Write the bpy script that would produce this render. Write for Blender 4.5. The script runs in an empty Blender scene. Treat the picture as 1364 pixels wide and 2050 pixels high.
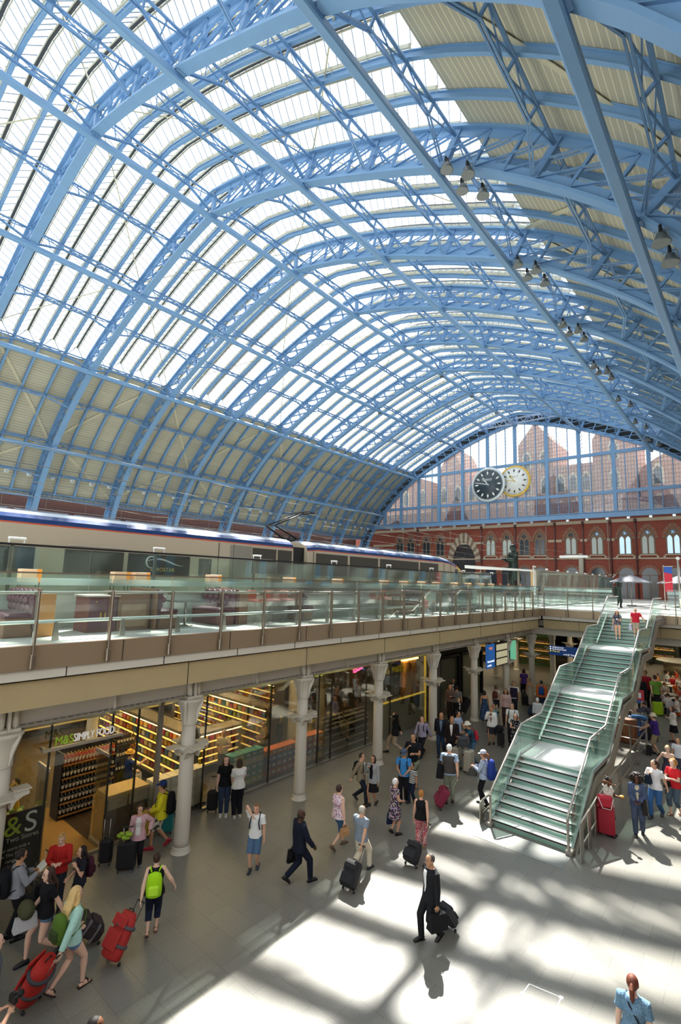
import bpy, bmesh, math, random
from mathutils import Vector, Matrix
S=bpy.context.scene
COL=S.collection
V=Vector
PI=math.pi
rnd=random.Random(7)
# ---------------------------------------------------------------- materials
def lin(h):
    if isinstance(h,str):
        h=h.lstrip('#'); c=[int(h[i:i+2],16)/255 for i in (0,2,4)]
    else: c=h
    return tuple((x/12.92 if x<=.04045 else ((x+.055)/1.055)**2.4) for x in c)+(1.,)
_M={}
def mat(name,col='#888888',rough=.6,metal=0.,var=.12,scale=6.,bump=0.,spec=.5,emit=None,estr=0.,pattern=None,col2=None,pscale=1.,alpha=1.,trans=0.,coat=0.):
    if name in _M: return _M[name]
    m=bpy.data.materials.new(name); m.use_nodes=True; nt=m.node_tree; N=nt.nodes; L=nt.links
    b=N['Principled BSDF']; b.inputs['Roughness'].default_value=rough; b.inputs['Metallic'].default_value=metal
    b.inputs['Specular IOR Level'].default_value=spec
    c=lin(col); tc=N.new('ShaderNodeTexCoord')
    no=N.new('ShaderNodeTexNoise'); no.inputs['Scale'].default_value=scale; no.inputs['Detail'].default_value=4
    L.new(tc.outputs['Object'],no.inputs['Vector'])
    mx=N.new('ShaderNodeMix'); mx.data_type='RGBA'
    mx.inputs[6].default_value=tuple(x*(1-var) for x in c[:3])+(1,)
    mx.inputs[7].default_value=tuple(min(1,x*(1+var)) for x in c[:3])+(1,)
    L.new(no.outputs['Fac'],mx.inputs[0]); out=mx.outputs[2]
    if pattern:
        c2=lin(col2)
        pm=N.new('ShaderNodeMix'); pm.data_type='RGBA'; L.new(out,pm.inputs[6]); pm.inputs[7].default_value=c2
        if pattern in('spots','floral'):
            t=N.new('ShaderNodeTexVoronoi'); t.inputs['Scale'].default_value=pscale; L.new(tc.outputs['Object'],t.inputs['Vector'])
            r=N.new('ShaderNodeMath'); r.operation='LESS_THAN'; r.inputs[1].default_value=.33 if pattern=='spots' else .46; L.new(t.outputs['Distance'],r.inputs[0]); L.new(r.outputs[0],pm.inputs[0])
            if pattern=='floral':
                hs=N.new('ShaderNodeMix'); hs.data_type='RGBA'; hs.inputs[0].default_value=.35; hs.inputs[6].default_value=c2; L.new(t.outputs['Color'],hs.inputs[7]); L.new(hs.outputs[2],pm.inputs[7])
        elif pattern in('stripes','vstripes'):
            t=N.new('ShaderNodeTexWave'); t.bands_direction='Z' if pattern=='stripes' else 'X'; t.inputs['Scale'].default_value=pscale; L.new(tc.outputs['Object'],t.inputs['Vector'])
            r=N.new('ShaderNodeMath'); r.operation='GREATER_THAN'; r.inputs[1].default_value=.5; L.new(t.outputs['Fac'],r.inputs[0]); L.new(r.outputs[0],pm.inputs[0])
        elif pattern=='check':
            t=N.new('ShaderNodeTexChecker'); t.inputs['Scale'].default_value=pscale; L.new(tc.outputs['Object'],t.inputs['Vector']); L.new(t.outputs['Fac'],pm.inputs[0])
        elif pattern=='patch':
            t=N.new('ShaderNodeTexNoise'); t.inputs['Scale'].default_value=pscale; L.new(tc.outputs['Object'],t.inputs['Vector'])
            r=N.new('ShaderNodeMath'); r.operation='GREATER_THAN'; r.inputs[1].default_value=.52; L.new(t.outputs['Fac'],r.inputs[0]); L.new(r.outputs[0],pm.inputs[0])
        out=pm.outputs[2]
    L.new(out,b.inputs['Base Color'])
    if bump:
        bp=N.new('ShaderNodeBump'); bp.inputs['Strength'].default_value=bump; bp.inputs['Distance'].default_value=.02
        n2=N.new('ShaderNodeTexNoise'); n2.inputs['Scale'].default_value=scale*4; L.new(tc.outputs['Object'],n2.inputs['Vector']); L.new(n2.outputs['Fac'],bp.inputs['Height']); L.new(bp.outputs[0],b.inputs['Normal'])
    if emit:
        b.inputs['Emission Color'].default_value=lin(emit); b.inputs['Emission Strength'].default_value=estr
    if coat: b.inputs['Coat Weight'].default_value=coat
    _M[name]=m; return m
def glassmat(name,tint=(.93,.97,.95),refl=.10,rough=.02,haze=0.,hcol=(.8,.9,.86)):
    """thin pane: mostly transparent, fresnel reflection, optional milky frit"""
    if name in _M: return _M[name]
    m=bpy.data.materials.new(name); m.use_nodes=True; nt=m.node_tree; N=nt.nodes; L=nt.links
    for n in list(N):
        if n.type!='OUTPUT_MATERIAL': N.remove(n)
    o=[n for n in N if n.type=='OUTPUT_MATERIAL'][0]
    t=N.new('ShaderNodeBsdfTransparent'); t.inputs[0].default_value=tint+(1,)
    g=N.new('ShaderNodeBsdfGlossy'); g.inputs['Roughness'].default_value=rough; g.inputs[0].default_value=(1,1,1,1)
    lw=N.new('ShaderNodeFresnel'); lw.inputs['IOR'].default_value=1.5
    mm=N.new('ShaderNodeMath'); mm.operation='MULTIPLY'; mm.inputs[1].default_value=refl/.04; L.new(lw.outputs['Fac'],mm.inputs[0])
    mn=N.new('ShaderNodeMath'); mn.operation='MINIMUM'; mn.inputs[1].default_value=.8; L.new(mm.outputs[0],mn.inputs[0])
    x=N.new('ShaderNodeMixShader'); L.new(mn.outputs[0],x.inputs[0]); L.new(t.outputs[0],x.inputs[1]); L.new(g.outputs[0],x.inputs[2]); last=x
    if haze:
        d=N.new('ShaderNodeBsdfDiffuse'); d.inputs[0].default_value=hcol+(1,)
        tl=N.new('ShaderNodeBsdfTranslucent'); tl.inputs[0].default_value=hcol+(1,)
        a=N.new('ShaderNodeMixShader'); a.inputs[0].default_value=.5; L.new(d.outputs[0],a.inputs[1]); L.new(tl.outputs[0],a.inputs[2])
        y=N.new('ShaderNodeMixShader'); y.inputs[0].default_value=haze; L.new(x.outputs[0],y.inputs[1]); L.new(a.outputs[0],y.inputs[2]); last=y
    L.new(last.outputs[0],o.inputs[0]); _M[name]=m; return m
# ---------------------------------------------------------------- mesh builder
def frame(d,up=V((0,0,1))):
    d=d.normalized(); s=d.cross(up)
    if s.length<1e-4: s=d.cross(V((0,1,0)))
    s.normalize(); return s,s.cross(d).normalized(),d
class MB:
    def __init__(s): s.v=[]; s.f=[]; s.m=[]; s.sm=[]; s.uv=None
    def add(s,vs,fs,m=0,sm=False):
        o=len(s.v); s.v+= [tuple(x) for x in vs]
        for f in fs: s.f.append(tuple(o+i for i in f)); s.m.append(m); s.sm.append(sm)
        return s
    def box(s,c,d,m=0,M=None,bev=0.):
        x,y,z=d[0]/2,d[1]/2,d[2]/2; c=V(c)
        if bev:
            b=min(bev,x*.9,y*.9,z*.9); vs=[];
            for sx in(-1,1):
                for sy in(-1,1):
                    for sz in(-1,1):
                        vs+=[(sx*(x-b),sy*(y-b),sz*z),(sx*(x-b),sy*y,sz*(z-b)),(sx*x,sy*(y-b),sz*(z-b))]
            bm=bmesh.new(); bv=[bm.verts.new(v) for v in vs]; r=bmesh.ops.convex_hull(bm,input=bv); bm.normal_update()
            bmesh.ops.dissolve_limit(bm,angle_limit=.02,verts=bm.verts,edges=bm.edges)
            bm.verts.index_update(); P=[v.co.copy() for v in bm.verts]; F=[[v.index for v in f.verts] for f in bm.faces]; bm.free()
            P=[(M@p if M else p)+c for p in P]; return s.add(P,F,m)
        P=[V((a*x,b*y,e*z)) for a in(-1,1) for b in(-1,1) for e in(-1,1)]
        P=[(M@p if M else p)+c for p in P]
        return s.add(P,[(0,1,3,2),(4,6,7,5),(0,4,5,1),(2,3,7,6),(0,2,6,4),(1,5,7,3)],m)
    def beam(s,p,q,w,h,m=0,up=V((0,0,1)),ext=0):
        p=V(p);q=V(q); a,b,d=frame(q-p,up); p=p-d*ext;q=q+d*ext
        P=[e+a*(i*w/2)+b*(j*h/2) for e in(p,q) for i in(-1,1) for j in(-1,1)]
        return s.add(P,[(0,1,3,2),(4,6,7,5),(0,4,5,1),(2,3,7,6),(0,2,6,4),(1,5,7,3)],m)
    def tube(s,pts,r,n=8,m=0,sq=1.,up=V((0,0,1)),cap=True,sm=True,sqs=None):
        pts=[V(p) for p in pts]; k=len(pts); rs=r if isinstance(r,(list,tuple)) else [r]*k
        rs=[max(x,1e-4) for x in rs]
        vs=[]; a=None
        for i,p in enumerate(pts):
            d=(pts[min(i+1,k-1)]-pts[max(i-1,0)])
            if d.length<1e-7: d=V((0,0,1))
            d.normalize()
            if a is None: a=frame(d,up)[0]
            else:
                a=a-d*a.dot(d)
                if a.length<1e-5: a=frame(d,up)[0]
                a.normalize()
            b=d.cross(a); q=sqs[i] if sqs else sq
            for j in range(n):
                t=2*PI*j/n; vs.append(p+a*(rs[i]*math.cos(t))+b*(rs[i]*q*math.sin(t)))
        fs=[(i*n+j,i*n+(j+1)%n,(i+1)*n+(j+1)%n,(i+1)*n+j) for i in range(k-1) for j in range(n)]
        s.add(vs,fs,m,sm)
        if cap: o=len(s.v)-k*n; s.f+= [tuple(o+j for j in reversed(range(n))),tuple(o+(k-1)*n+j for j in range(n))]; s.m+=[m,m]; s.sm+=[False,False]
        return s
    def ell(s,c,r,m=0,nu=12,nv=8,M=None):
        c=V(c); r=r if isinstance(r,(tuple,list,Vector)) else (r,r,r); vs=[V((0,0,-r[2]))]
        for i in range(1,nv):
            p=-PI/2+PI*i/nv
            for j in range(nu):
                t=2*PI*j/nu; vs.append(V((r[0]*math.cos(p)*math.cos(t),r[1]*math.cos(p)*math.sin(t),r[2]*math.sin(p))))
        vs.append(V((0,0,r[2]))); T=len(vs)-1
        fs=[(0,1+(j+1)%nu,1+j) for j in range(nu)]+[(T,1+(nv-2)*nu+j,1+(nv-2)*nu+(j+1)%nu) for j in range(nu)]
        fs+=[(1+i*nu+j,1+i*nu+(j+1)%nu,1+(i+1)*nu+(j+1)%nu,1+(i+1)*nu+j) for i in range(nv-2) for j in range(nu)]
        return s.add([(M@v if M else v)+c for v in vs],fs,m,True)
    def lathe(s,prof,c=(0,0,0),n=16,m=0,sm=True,M=None):
        c=V(c); vs=[]
        for r,z in prof:
            for j in range(n):
                t=2*PI*j/n; v=V((max(r,1e-4)*math.cos(t),max(r,1e-4)*math.sin(t),z)); vs.append((M@v if M else v)+c)
        k=len(prof); fs=[(i*n+j,i*n+(j+1)%n,(i+1)*n+(j+1)%n,(i+1)*n+j) for i in range(k-1) for j in range(n)]
        s.add(vs,fs,m,sm); o=len(s.v)-k*n
        s.f+=[tuple(o+j for j in reversed(range(n))),tuple(o+(k-1)*n+j for j in range(n))]; s.m+=[m,m]; s.sm+=[False,False]
        return s
    def prism(s,poly,depth,m=0,O=(0,0,0),U=(1,0,0),W=(0,0,1)):
        """closed polygon in the U,W plane, extruded along U x W both ways to depth"""
        O=V(O);U=V(U);W=V(W); D=U.cross(W).normalized()*depth; n=len(poly)
        vs=[O+U*a+W*b for a,b in poly]+[O+U*a+W*b+D for a,b in poly]
        fs=[tuple(reversed(range(n))),tuple(range(n,2*n))]+[(i,(i+1)%n,n+(i+1)%n,n+i) for i in range(n)]
        return s.add(vs,fs,m)
    def quad(s,a,b,c,d,m=0): return s.add([a,b,c,d],[(0,1,2,3)],m)
    def build(s,name,mats,parent=None,loc=None,rot=None,fix=False):
        me=bpy.data.meshes.new(name); me.from_pydata(s.v,[],s.f)
        for mm in (mats if isinstance(mats,(list,tuple)) else [mats]): me.materials.append(mm)
        me.polygons.foreach_set('material_index',s.m); me.polygons.foreach_set('use_smooth',s.sm)
        if s.uv:
            u=me.uv_layers.new(name='UVMap'); flat=[]
            for f in s.f:
                for i in f: flat+=s.uv[i]
            u.data.foreach_set('uv',flat)
        if fix:
            bm=bmesh.new(); bm.from_mesh(me); bmesh.ops.recalc_face_normals(bm,faces=bm.faces); bm.to_mesh(me); bm.free()
        me.update(); o=bpy.data.objects.new(name,me); COL.objects.link(o)
        if parent: o.parent=parent
        if loc is not None: o.location=loc
        if rot is not None: o.rotation_euler=rot if isinstance(rot,(tuple,list)) else (0,0,rot)
        return o
def tag(o,label=None,cat=None,group=None,kind=None):
    if label: o['label']=label
    if cat: o['category']=cat
    if group: o['group']=group
    if kind: o['kind']=kind
    return o
def thing(name,label,cat,loc=(0,0,0),rz=0.,group=None,kind=None):
    o=bpy.data.objects.new(name,None); o.empty_display_size=.1; COL.objects.link(o); o.location=loc; o.rotation_euler=(0,0,rz)
    return tag(o,label,cat,group,kind)
_CH={}
def dup(o,loc=None,rz=None,label=None,group=None,parent=None,scale=None):
    c=o.copy(); COL.objects.link(c)
    if parent: c.parent=parent
    if loc is not None: c.location=loc
    if rz is not None: c.rotation_euler=(0,0,rz)
    if label: c['label']=label
    if group: c['group']=group
    if scale: c.scale=(scale,)*3 if not isinstance(scale,(tuple,list)) else scale
    for ch in list(o.children): dup(ch,parent=c)
    return c
ORD=['first','second','third','fourth','fifth','sixth','seventh','eighth','ninth','tenth','eleventh','twelfth','thirteenth','fourteenth','fifteenth','sixteenth','seventeenth','eighteenth','nineteenth','twentieth','twenty-first','twenty-second','twenty-third','twenty-fourth','twenty-fifth','twenty-sixth','twenty-seventh','twenty-eighth','twenty-ninth','thirtieth','thirty-first','thirty-second','thirty-third','thirty-fourth','thirty-fifth','thirty-sixth','thirty-seventh','thirty-eighth','thirty-ninth','fortieth']
# ---------------------------------------------------------------- camera (solved from the column grid)
F,YAW,PIT,ROLL,H=982.47,.7073,.1373,.0297,7.3277
cy,sy,cp,sp,cr,sr=math.cos(YAW),math.sin(YAW),math.cos(PIT),math.sin(PIT),math.cos(ROLL),math.sin(ROLL)
fwd=V((-sy*cp,cy*cp,sp)); rt=V((cy,sy,0)); upv=rt.cross(fwd)
r2=rt*cr+upv*sr; u2=upv*cr-rt*sr
EYE=V((0,0,H))
cd=bpy.data.cameras.new('camera'); cam=bpy.data.objects.new('camera',cd); COL.objects.link(cam)
cd.sensor_fit='VERTICAL'; cd.sensor_height=36; cd.lens=F*36/2050; cd.clip_end=600; cd.clip_start=.1
cam.matrix_world=Matrix(((r2.x,u2.x,-fwd.x,0),(r2.y,u2.y,-fwd.y,0),(r2.z,u2.z,-fwd.z,H),(0,0,0,1)))
S.camera=cam
def ray(x,y): return r2*((x-682)/F)-u2*((y-1025)/F)+fwd
def atz(x,y,z=0.):
    d=ray(x,y); return EYE+d*((z-H)/d.z)
def atx(x,y,X):
    d=ray(x,y); return EYE+d*(X/d.x)
def aty(x,y,Y):
    d=ray(x,y); return EYE+d*(Y/d.y)
# ================================================================ train shed roof
XC=-30.7; Y0=19.55; SPC=9.0; NR0,NR1=-3,7
DECK=5.8
BLUE=mat('painted_iron_blue','#7096ba',.45,0,.08,1.5)
BLUEW=mat('painted_iron_web','#698fb5',.5,0,.1,2.)
CREAM=mat('gutter_cream','#b9b8a6',.6,0,.1,3.)
RIDGE=mat('ridge_lead','#4a4d50',.7,0,.15,2.)
BRACE=mat('brace_cream','#bdb89c',.6,0,.08,3.)
ctrl=[(0,35.3),(1.5,35.0),(5.5,33.95),(10.5,32.2),(15,30.2),(20,27.75),(24,24.9),(28.0,21.2),(30.8,17.3),(32.4,13.6),(33.3,9.6),(33.6,5.8)]
def catmull(c,n=14):
    o=[]
    for i in range(len(c)-1):
        p0=c[i-1] if i else (2*c[0][0]-c[1][0],2*c[0][1]-c[1][1]); p1,p2=c[i],c[i+1]; p3=c[i+2] if i+2<len(c) else (2*c[-1][0]-c[-2][0],2*c[-1][1]-c[-2][1])
        for j in range(n):
            t=j/n; o.append(tuple(.5*(2*p1[k]+(p2[k]-p0[k])*t+(2*p0[k]-5*p1[k]+4*p2[k]-p3[k])*t*t+(3*p1[k]-p0[k]-3*p2[k]+p3[k])*t**3) for k in(0,1)))
    o.append(c[-1]); return o
_pl=catmull(ctrl); _s=[0.]
for i in range(1,len(_pl)): _s.append(_s[-1]+math.dist(_pl[i],_pl[i-1]))
LARC=_s[-1]
def arc(s,off=0.,side=None):
    """point (X,Z) on the arch at signed arc length s from the apex (+ = right), offset outwards"""
    sg=1 if s>=0 else -1; a=min(abs(s),LARC-1e-6); i=1
    while _s[i]<a: i+=1
    t=(a-_s[i-1])/(_s[i]-_s[i-1]); p,q=_pl[i-1],_pl[i]
    def tn(k):
        k0,k1=max(k-1,0),min(k+1,len(_pl)-1); v=(_pl[k1][0]-_pl[k0][0],_pl[k1][1]-_pl[k0][1]); l=math.hypot(*v); return (v[0]/l,v[1]/l)
    t0,t1=tn(i-1),tn(i); tx,tz=t0[0]*(1-t)+t1[0]*t,t0[1]*(1-t)+t1[1]*t; l=math.hypot(tx,tz); tx/=l;tz/=l
    if a<1.2: # close the point of the arch
        w=a/1.2; nx,nz=-tz*w,tx*w+(1-w)
        l=math.hypot(nx,nz); nx/=l;nz/=l
    else: nx,nz=-tz,tx
    x=p[0]+(q[0]-p[0])*t+nx*off; z=p[1]+(q[1]-p[1])*t+nz*off
    return (XC+sg*x,z)
def A3(s,off,y): x,z=arc(s,off); return V((x,y,z))
SEND=LARC-1.0
DEP=1.9
def srange(a,b,step):
    n=max(1,round(abs(b-a)/step)); return [a+(b-a)*i/n for i in range(n+1)]
def arcbar(mb,a,b,off0,off1,y0,y1,step=1.9,m=0):
    """bar along the arch: section off0..off1 (radial) x y0..y1"""
    ss=srange(a,b,step); vs=[]
    for s in ss: vs+=[A3(s,off0,y0),A3(s,off1,y0),A3(s,off1,y1),A3(s,off0,y1)]
    fs=[(i*4+j,i*4+(j+1)%4,i*4+4+(j+1)%4,i*4+4+j) for i in range(len(ss)-1) for j in range(4)]+[(3,2,1,0),tuple(len(vs)-4+j for j in range(4))]
    mb.add(vs,fs,m)
PS=5.37
SEAV=38.5
P7=36.0
purl=[-P7]+[PS*j for j in range(-6,7)]+[P7]; ties=[0,PS*2,-PS*2,PS*4,-PS*4,PS*6,-PS*6]
# --- one main rib, at local y=0
rib0=thing('roof_rib','',None,(0,Y0+SPC*7,0)); 
mb=MB(); arcbar(mb,-SEND,SEND,-.14,.0,-.3,.3); arcbar(mb,-SEND,SEND,0,.42,-.05,.05); mb.build('inner_chord',BLUE,rib0)
mb=MB(); arcbar(mb,-SEND,SEND,DEP-.08,DEP+.06,-.28,.28); arcbar(mb,-SEND,SEND,DEP-.42,DEP-.06,-.05,.05); mb.build('outer_chord',BLUE,rib0)
mb=MB(); st=PS/3
n=int(SEND/st)
for i in range(-n,n):
    a,b=i*st,(i+1)*st
    if -n+1<i<n-2:
        c=(i+2)*st if i>=0 else b; e=(i-1)*st if i<0 else a; q0,q1=(A3(a,.05,0),A3(min(c,SEND),DEP-.12,0)) if i>=0 else (A3(b,.05,0),A3(max(e,-SEND),DEP-.12,0))
        for yy in(-.1,.1): mb.beam(q0+V((0,yy,0)),q1+V((0,yy,0)),.05,.10,up=V((0,1,0)))
    w=.34 if i%3==0 else .14
    mb.beam(A3(a,.05,0),A3(a,DEP-.1,0),w,.26 if i%3==0 else .16,up=V((0,1,0)))
mb.build('lattice_web',BLUEW,rib0)
def riby(k): return Y0+SPC*k
tag(rib0,'blue iron lattice arch rib framing the glazed clock screen','roof rib','main arch ribs','structure')
for k in range(NR0,7):
    j=7-k
    dup(rib0,(0,riby(k),0),label='blue iron lattice arch rib, %s in front of the clock screen'%ORD[j-1])
# --- secondary beams: three per bay
sb=MB(); arcbar(sb,-SEAV,SEAV,DEP-.28,DEP-.02,-.03,.03); arcbar(sb,-SEAV,SEAV,DEP-.31,DEP-.28,-.10,.10); arcbar(sb,-SEAV,SEAV,DEP-.02,DEP+.03,-.10,.10)
GL=PS*4
cnt=0; sec=None
for k in range(6,NR0-1,-1):
    for q in(3,2,1):
        lab='slim blue arched roof beam, %s of three in the %s bay from the clock screen'%(ORD[3-q],ORD[6-k]); y=riby(k)+SPC/4*q
        if sec is None:
            sec=sb.build('arched_beam',BLUE,loc=(0,y,0)); tag(sec,lab,'roof beam','secondary arched beams','structure')
        else: dup(sec,(0,y,0),label=lab)
# --- ridge and furrow glazing for one bay (local y 0..SPC)
GLASS=glassmat('roof_glass',(.985,.99,.995),.006,.1)
RH=.95
g0=thing('roof_glazing','ridge and furrow roof glazing in the first bay from the clock screen','roof glazing',(0,riby(6),0),0,'roof glazing bays','structure')
pm,bm_,rm,cm=MB(),MB(),MB(),MB()
for q in range(4):
    ya,yb=SPC/4*q,SPC/4*(q+1); ym=(ya+yb)/2
    ss=srange(-GL,GL,PS/4)
    for (p,r_) in((ya+.16,ym-.12),(yb-.16,ym+.12)):
        vs=[]; 
        for s in ss: vs+=[A3(s,DEP+.18,p),A3(s,DEP+RH,r_)]
        pm.add(vs,[(2*i,2*i+1,2*i+3,2*i+2) for i in range(len(ss)-1)])
        for s in srange(-GL,GL,.62): bm_.beam(A3(s,DEP+.17,p),A3(s,DEP+RH-.01,r_),.035,.05)
    for sg in(-1,1): # hipped ends
        pm.add([A3(sg*GL,DEP+.18,ya+.16),A3(sg*GL,DEP+RH,ym-.1),A3(sg*GL,DEP+RH,ym+.1),A3(sg*GL,DEP+.18,yb-.16),A3(sg*(GL+.7),DEP+.1,yb-.2),A3(sg*(GL+.7),DEP+.1,ya+.2)],[(0,1,5),(1,2,4,5),(2,3,4)])
        for yy,zz in((ym-.1,ya+.2),(ym+.1,yb-.2)): bm_.beam(A3(sg*GL,DEP+RH,yy),A3(sg*(GL+.7),DEP+.1,zz),.06,.06)
    arcbar(rm,-GL,GL,DEP+RH-.05,DEP+RH+.12,ym-.10,ym+.10)
    for d in(-.15,.13): arcbar(cm,-GL,GL,DEP+RH-.14,DEP+RH-.03,ym+d,ym+d+.05)
    arcbar(cm,-GL,GL,DEP+.04,DEP+.22,ya+.1,ya+.18); arcbar(cm,-GL,GL,DEP+.04,DEP+.22,yb-.18,yb-.1)
    for s in srange(-GL,GL,1.2): cm.beam(A3(s,DEP-.02,yb-.02),A3(s,DEP+.15,yb-.24),.09,.05); 
pm.build('glass_panes',GLASS,g0); bm_.build('glazing_bars',mat('glazing_bar','#7d8ea0',.5),g0); rm.build('ridge_vent',RIDGE,g0); cm.build('gutter_boards',CREAM,g0)
for k in range(5,NR0-1,-1): dup(g0,(0,riby(k),0),label='ridge and furrow roof glazing in the %s bay from the clock screen'%ORD[6-k])
# --- boarded lower slopes
BOARD=mat('roof_boards','#aba792',.75,0,.08,.4)
nt=BOARD.node_tree; N=nt.nodes; L=nt.links; bs=N['Principled BSDF']; src=bs.inputs['Base Color'].links[0].from_socket
uv=N.new('ShaderNodeUVMap'); w=N.new('ShaderNodeTexBrick'); w.inputs['Scale'].default_value=1; w.inputs['Mortar Size'].default_value=.022; w.inputs['Brick Width'].default_value=40; w.inputs['Row Height'].default_value=.30; w.inputs['Color1'].default_value=(1,1,1,1); w.inputs['Color2'].default_value=(.9,.9,.9,1); w.inputs['Mortar'].default_value=(1.5,1.5,1.42,1)
L.new(uv.outputs[0],w.inputs[0]); mu=N.new('ShaderNodeMix'); mu.data_type='RGBA'; mu.blend_type='MULTIPLY'; mu.inputs[0].default_value=1; L.new(src,mu.inputs[6]); L.new(w.outputs['Color'],mu.inputs[7]); L.new(mu.outputs[2],bs.inputs['Base Color'])
for sg,nm in((-1,'left'),(1,'right')):
    mb=MB(); mb.uv=[]; ss=srange(sg*(GL+.55),sg*(SEAV+.4),1.2)
    for off in(DEP+.04,DEP+.14):
        vs=[]
        for s in ss:
            for y in(0,SPC): vs.append(A3(s,off,y)); mb.uv.append((y,abs(s)))
        mb.add(vs,[(2*i,2*i+1,2*i+3,2*i+2) for i in range(len(ss)-1)])
    p0=mb.build('ceiling_boards',BOARD,loc=(0,riby(6),0)); tag(p0,'boarded lower roof slope on the %s, first bay from the clock screen'%nm,'roof boarding','%s roof boarding'%nm,'structure')
    for k in range(5,NR0-1,-1): dup(p0,(0,riby(k),0),label='boarded lower roof slope on the %s, %s bay from the clock screen'%(nm,ORD[6-k]))
# --- longitudinal lattice purlins (one continuous truss each)
for j,s in zip(range(-7,8),purl):
    m1=MB()
    for k in range(NR0,7):
        y=riby(k); qs=[y+SPC/4*i for i in range(5)]
        lo=[A3(s,.12,qs[0]+.3),A3(s,.95,qs[1]),A3(s,.95,qs[2]),A3(s,.95,qs[3]),A3(s,.12,qs[4]-.3)]
        for i in range(4):
            a,b=qs[i],qs[i+1]
            for dx in(-.06,.06):
                t=V((dx,0,0)); m1.beam(lo[i]+t,lo[i+1]+t,.07,.10)
            m1.beam(A3(s,DEP-.42,a),A3(s,DEP-.42,b),.14,.09)
            mid=(lo[i]+lo[i+1])/2
            if i in(1,2):
                m1.beam(lo[i],A3(s,DEP-.45,b),.05,.06); m1.beam(A3(s,DEP-.45,a),lo[i+1],.05,.06)
            else: m1.beam(A3(s,DEP-.45,a if i==0 else b),lo[1 if i==0 else 3],.06,.06); m1.beam(A3(s,DEP-.45,(a+b)/2),mid,.05,.06)
        for i in(1,2,3): m1.beam(lo[i],A3(s,DEP-.4,qs[i]),.10,.12)
    o=m1.build('roof_purlin',BLUEW)
    lab='lattice purlin along the apex of the roof' if j==0 else 'long blue lattice purlin, %s from the apex on the %s slope'%(ORD[abs(j)-1],'left' if j<0 else 'right')
    tag(o,lab,'roof purlin','lattice purlins','structure')
# --- straight box ties under the ribs
for s in ties:
    mb=MB(); y0,y1=riby(NR0)-4,riby(7)-.1; p=A3(s,-.42,0)
    x,z=p.x,p.z; b=.2
    mb.prism([(-b,-b+.06),(-b+.06,-b),(b-.06,-b),(b,-b+.06),(b,b-.06),(b-.06,b),(-b+.06,b),(-b,b-.06)],y1-y0,O=(x,y1,z),U=(1,0,0),W=(0,0,1))
    j=round(s/PS/2)
    lab='long blue box girder under the apex of the roof' if j==0 else 'long blue box girder under the ribs, %s from the apex on the %s'%(ORD[abs(j)-1],'left' if j<0 else 'right')
    o=mb.build('roof_girder',BLUE,fix=True); tag(o,lab,'roof girder','long girders','structure')
    for k in range(NR0,7): # saddle brackets
        q=A3(s,-.2,riby(k)); mm=MB().box(q,(.6,.34,.16)); mm.box(q+V((.22,0,.05)),(.1,.5,.3)); mm.build('saddle_bracket',BLUE,o)
# --- diagonal wind braces, zigzag
for k in range(NR0,7):
    mb=MB(); seq=[PS*4,PS*6,38.0]; flip=k%2
    for sg in(-1,1):
        for i,(a,b) in enumerate(((0,PS*2),(PS*2,PS*4),(PS*4,PS*6),(PS*6,38.0))):
            ya,yb=(riby(k)+.2,riby(k+1)-.2) if (i+flip)%2 else (riby(k+1)-.2,riby(k)+.2)
            n=10
            pts=[A3(sg*(a+(b-a)*t/n),DEP-.035 if i>1 else DEP-.06,ya+(yb-ya)*t/n) for t in range(n+1)]
            for t,(p,q) in enumerate(zip(pts,pts[1:])): sm=sg*(a+(b-a)*(t+.5)/n); mb.beam(p,q,.30 if i>1 else .09,.025,up=A3(sm,1,0)-A3(sm,0,0))
    o=mb.build('diagonal_brace',BRACE); tag(o,'cream diagonal wind braces in the %s bay from the clock screen'%ORD[6-k],'roof brace','wind braces','structure')
# --- eaves girders and side walls
EAVZ=arc(-SEAV,DEP)[1]; print('EAV',arc(-SEAV,DEP),arc(-SEAV,0),LARC)
for sg,nm in((-1,'left'),(1,'right')):
    x,z=arc(sg*(SEAV+.1),DEP-.3); mb=MB(); y0,y1=riby(NR0),riby(7)
    mb.box((x,(y0+y1)/2,z+.25),(.3,y1-y0,.12)); mb.box((x,(y0+y1)/2,z-.35),(.3,y1-y0,.12))
    y=y0
    while y<y1: mb.beam((x,y,z-.3),(x,y+.6,z+.2),.05,.06); mb.beam((x,y,z+.2),(x,y+.6,z-.3),.05,.06); y+=.6
    o=mb.build('eaves_girder',BLUEW); tag(o,'lattice eaves girder along the foot of the %s roof slope'%nm,'eaves girder',None,'structure')
# ================================================================ ground level and upper deck
def brick(name,c1,c2,mort,axes='XZ',bw=.45,rh=.15,ms=.012,var=.1,rough=.8,bias=0.):
    if name in _M: return _M[name]
    m=mat(name,c1,rough,0,var,.5); nt=m.node_tree; N=nt.nodes; L=nt.links; b=N['Principled BSDF']; src=b.inputs['Base Color'].links[0].from_socket
    tc=[n for n in N if n.type=='TEX_COORD'][0]; sx=N.new('ShaderNodeSeparateXYZ'); L.new(tc.outputs['Object'],sx.inputs[0]); cx=N.new('ShaderNodeCombineXYZ')
    L.new(sx.outputs[axes[0]],cx.inputs[0]); L.new(sx.outputs[axes[1]],cx.inputs[1])
    t=N.new('ShaderNodeTexBrick'); t.inputs['Scale'].default_value=1; t.inputs['Brick Width'].default_value=bw; t.inputs['Row Height'].default_value=rh; t.inputs['Mortar Size'].default_value=ms; t.inputs['Bias'].default_value=bias
    t.inputs['Mortar'].default_value=lin(mort); t.inputs['Color2'].default_value=lin(c2); L.new(src,t.inputs['Color1']); L.new(cx.outputs[0],t.inputs['Vector']); L.new(t.outputs['Color'],b.inputs['Base Color'])
    return m
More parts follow.
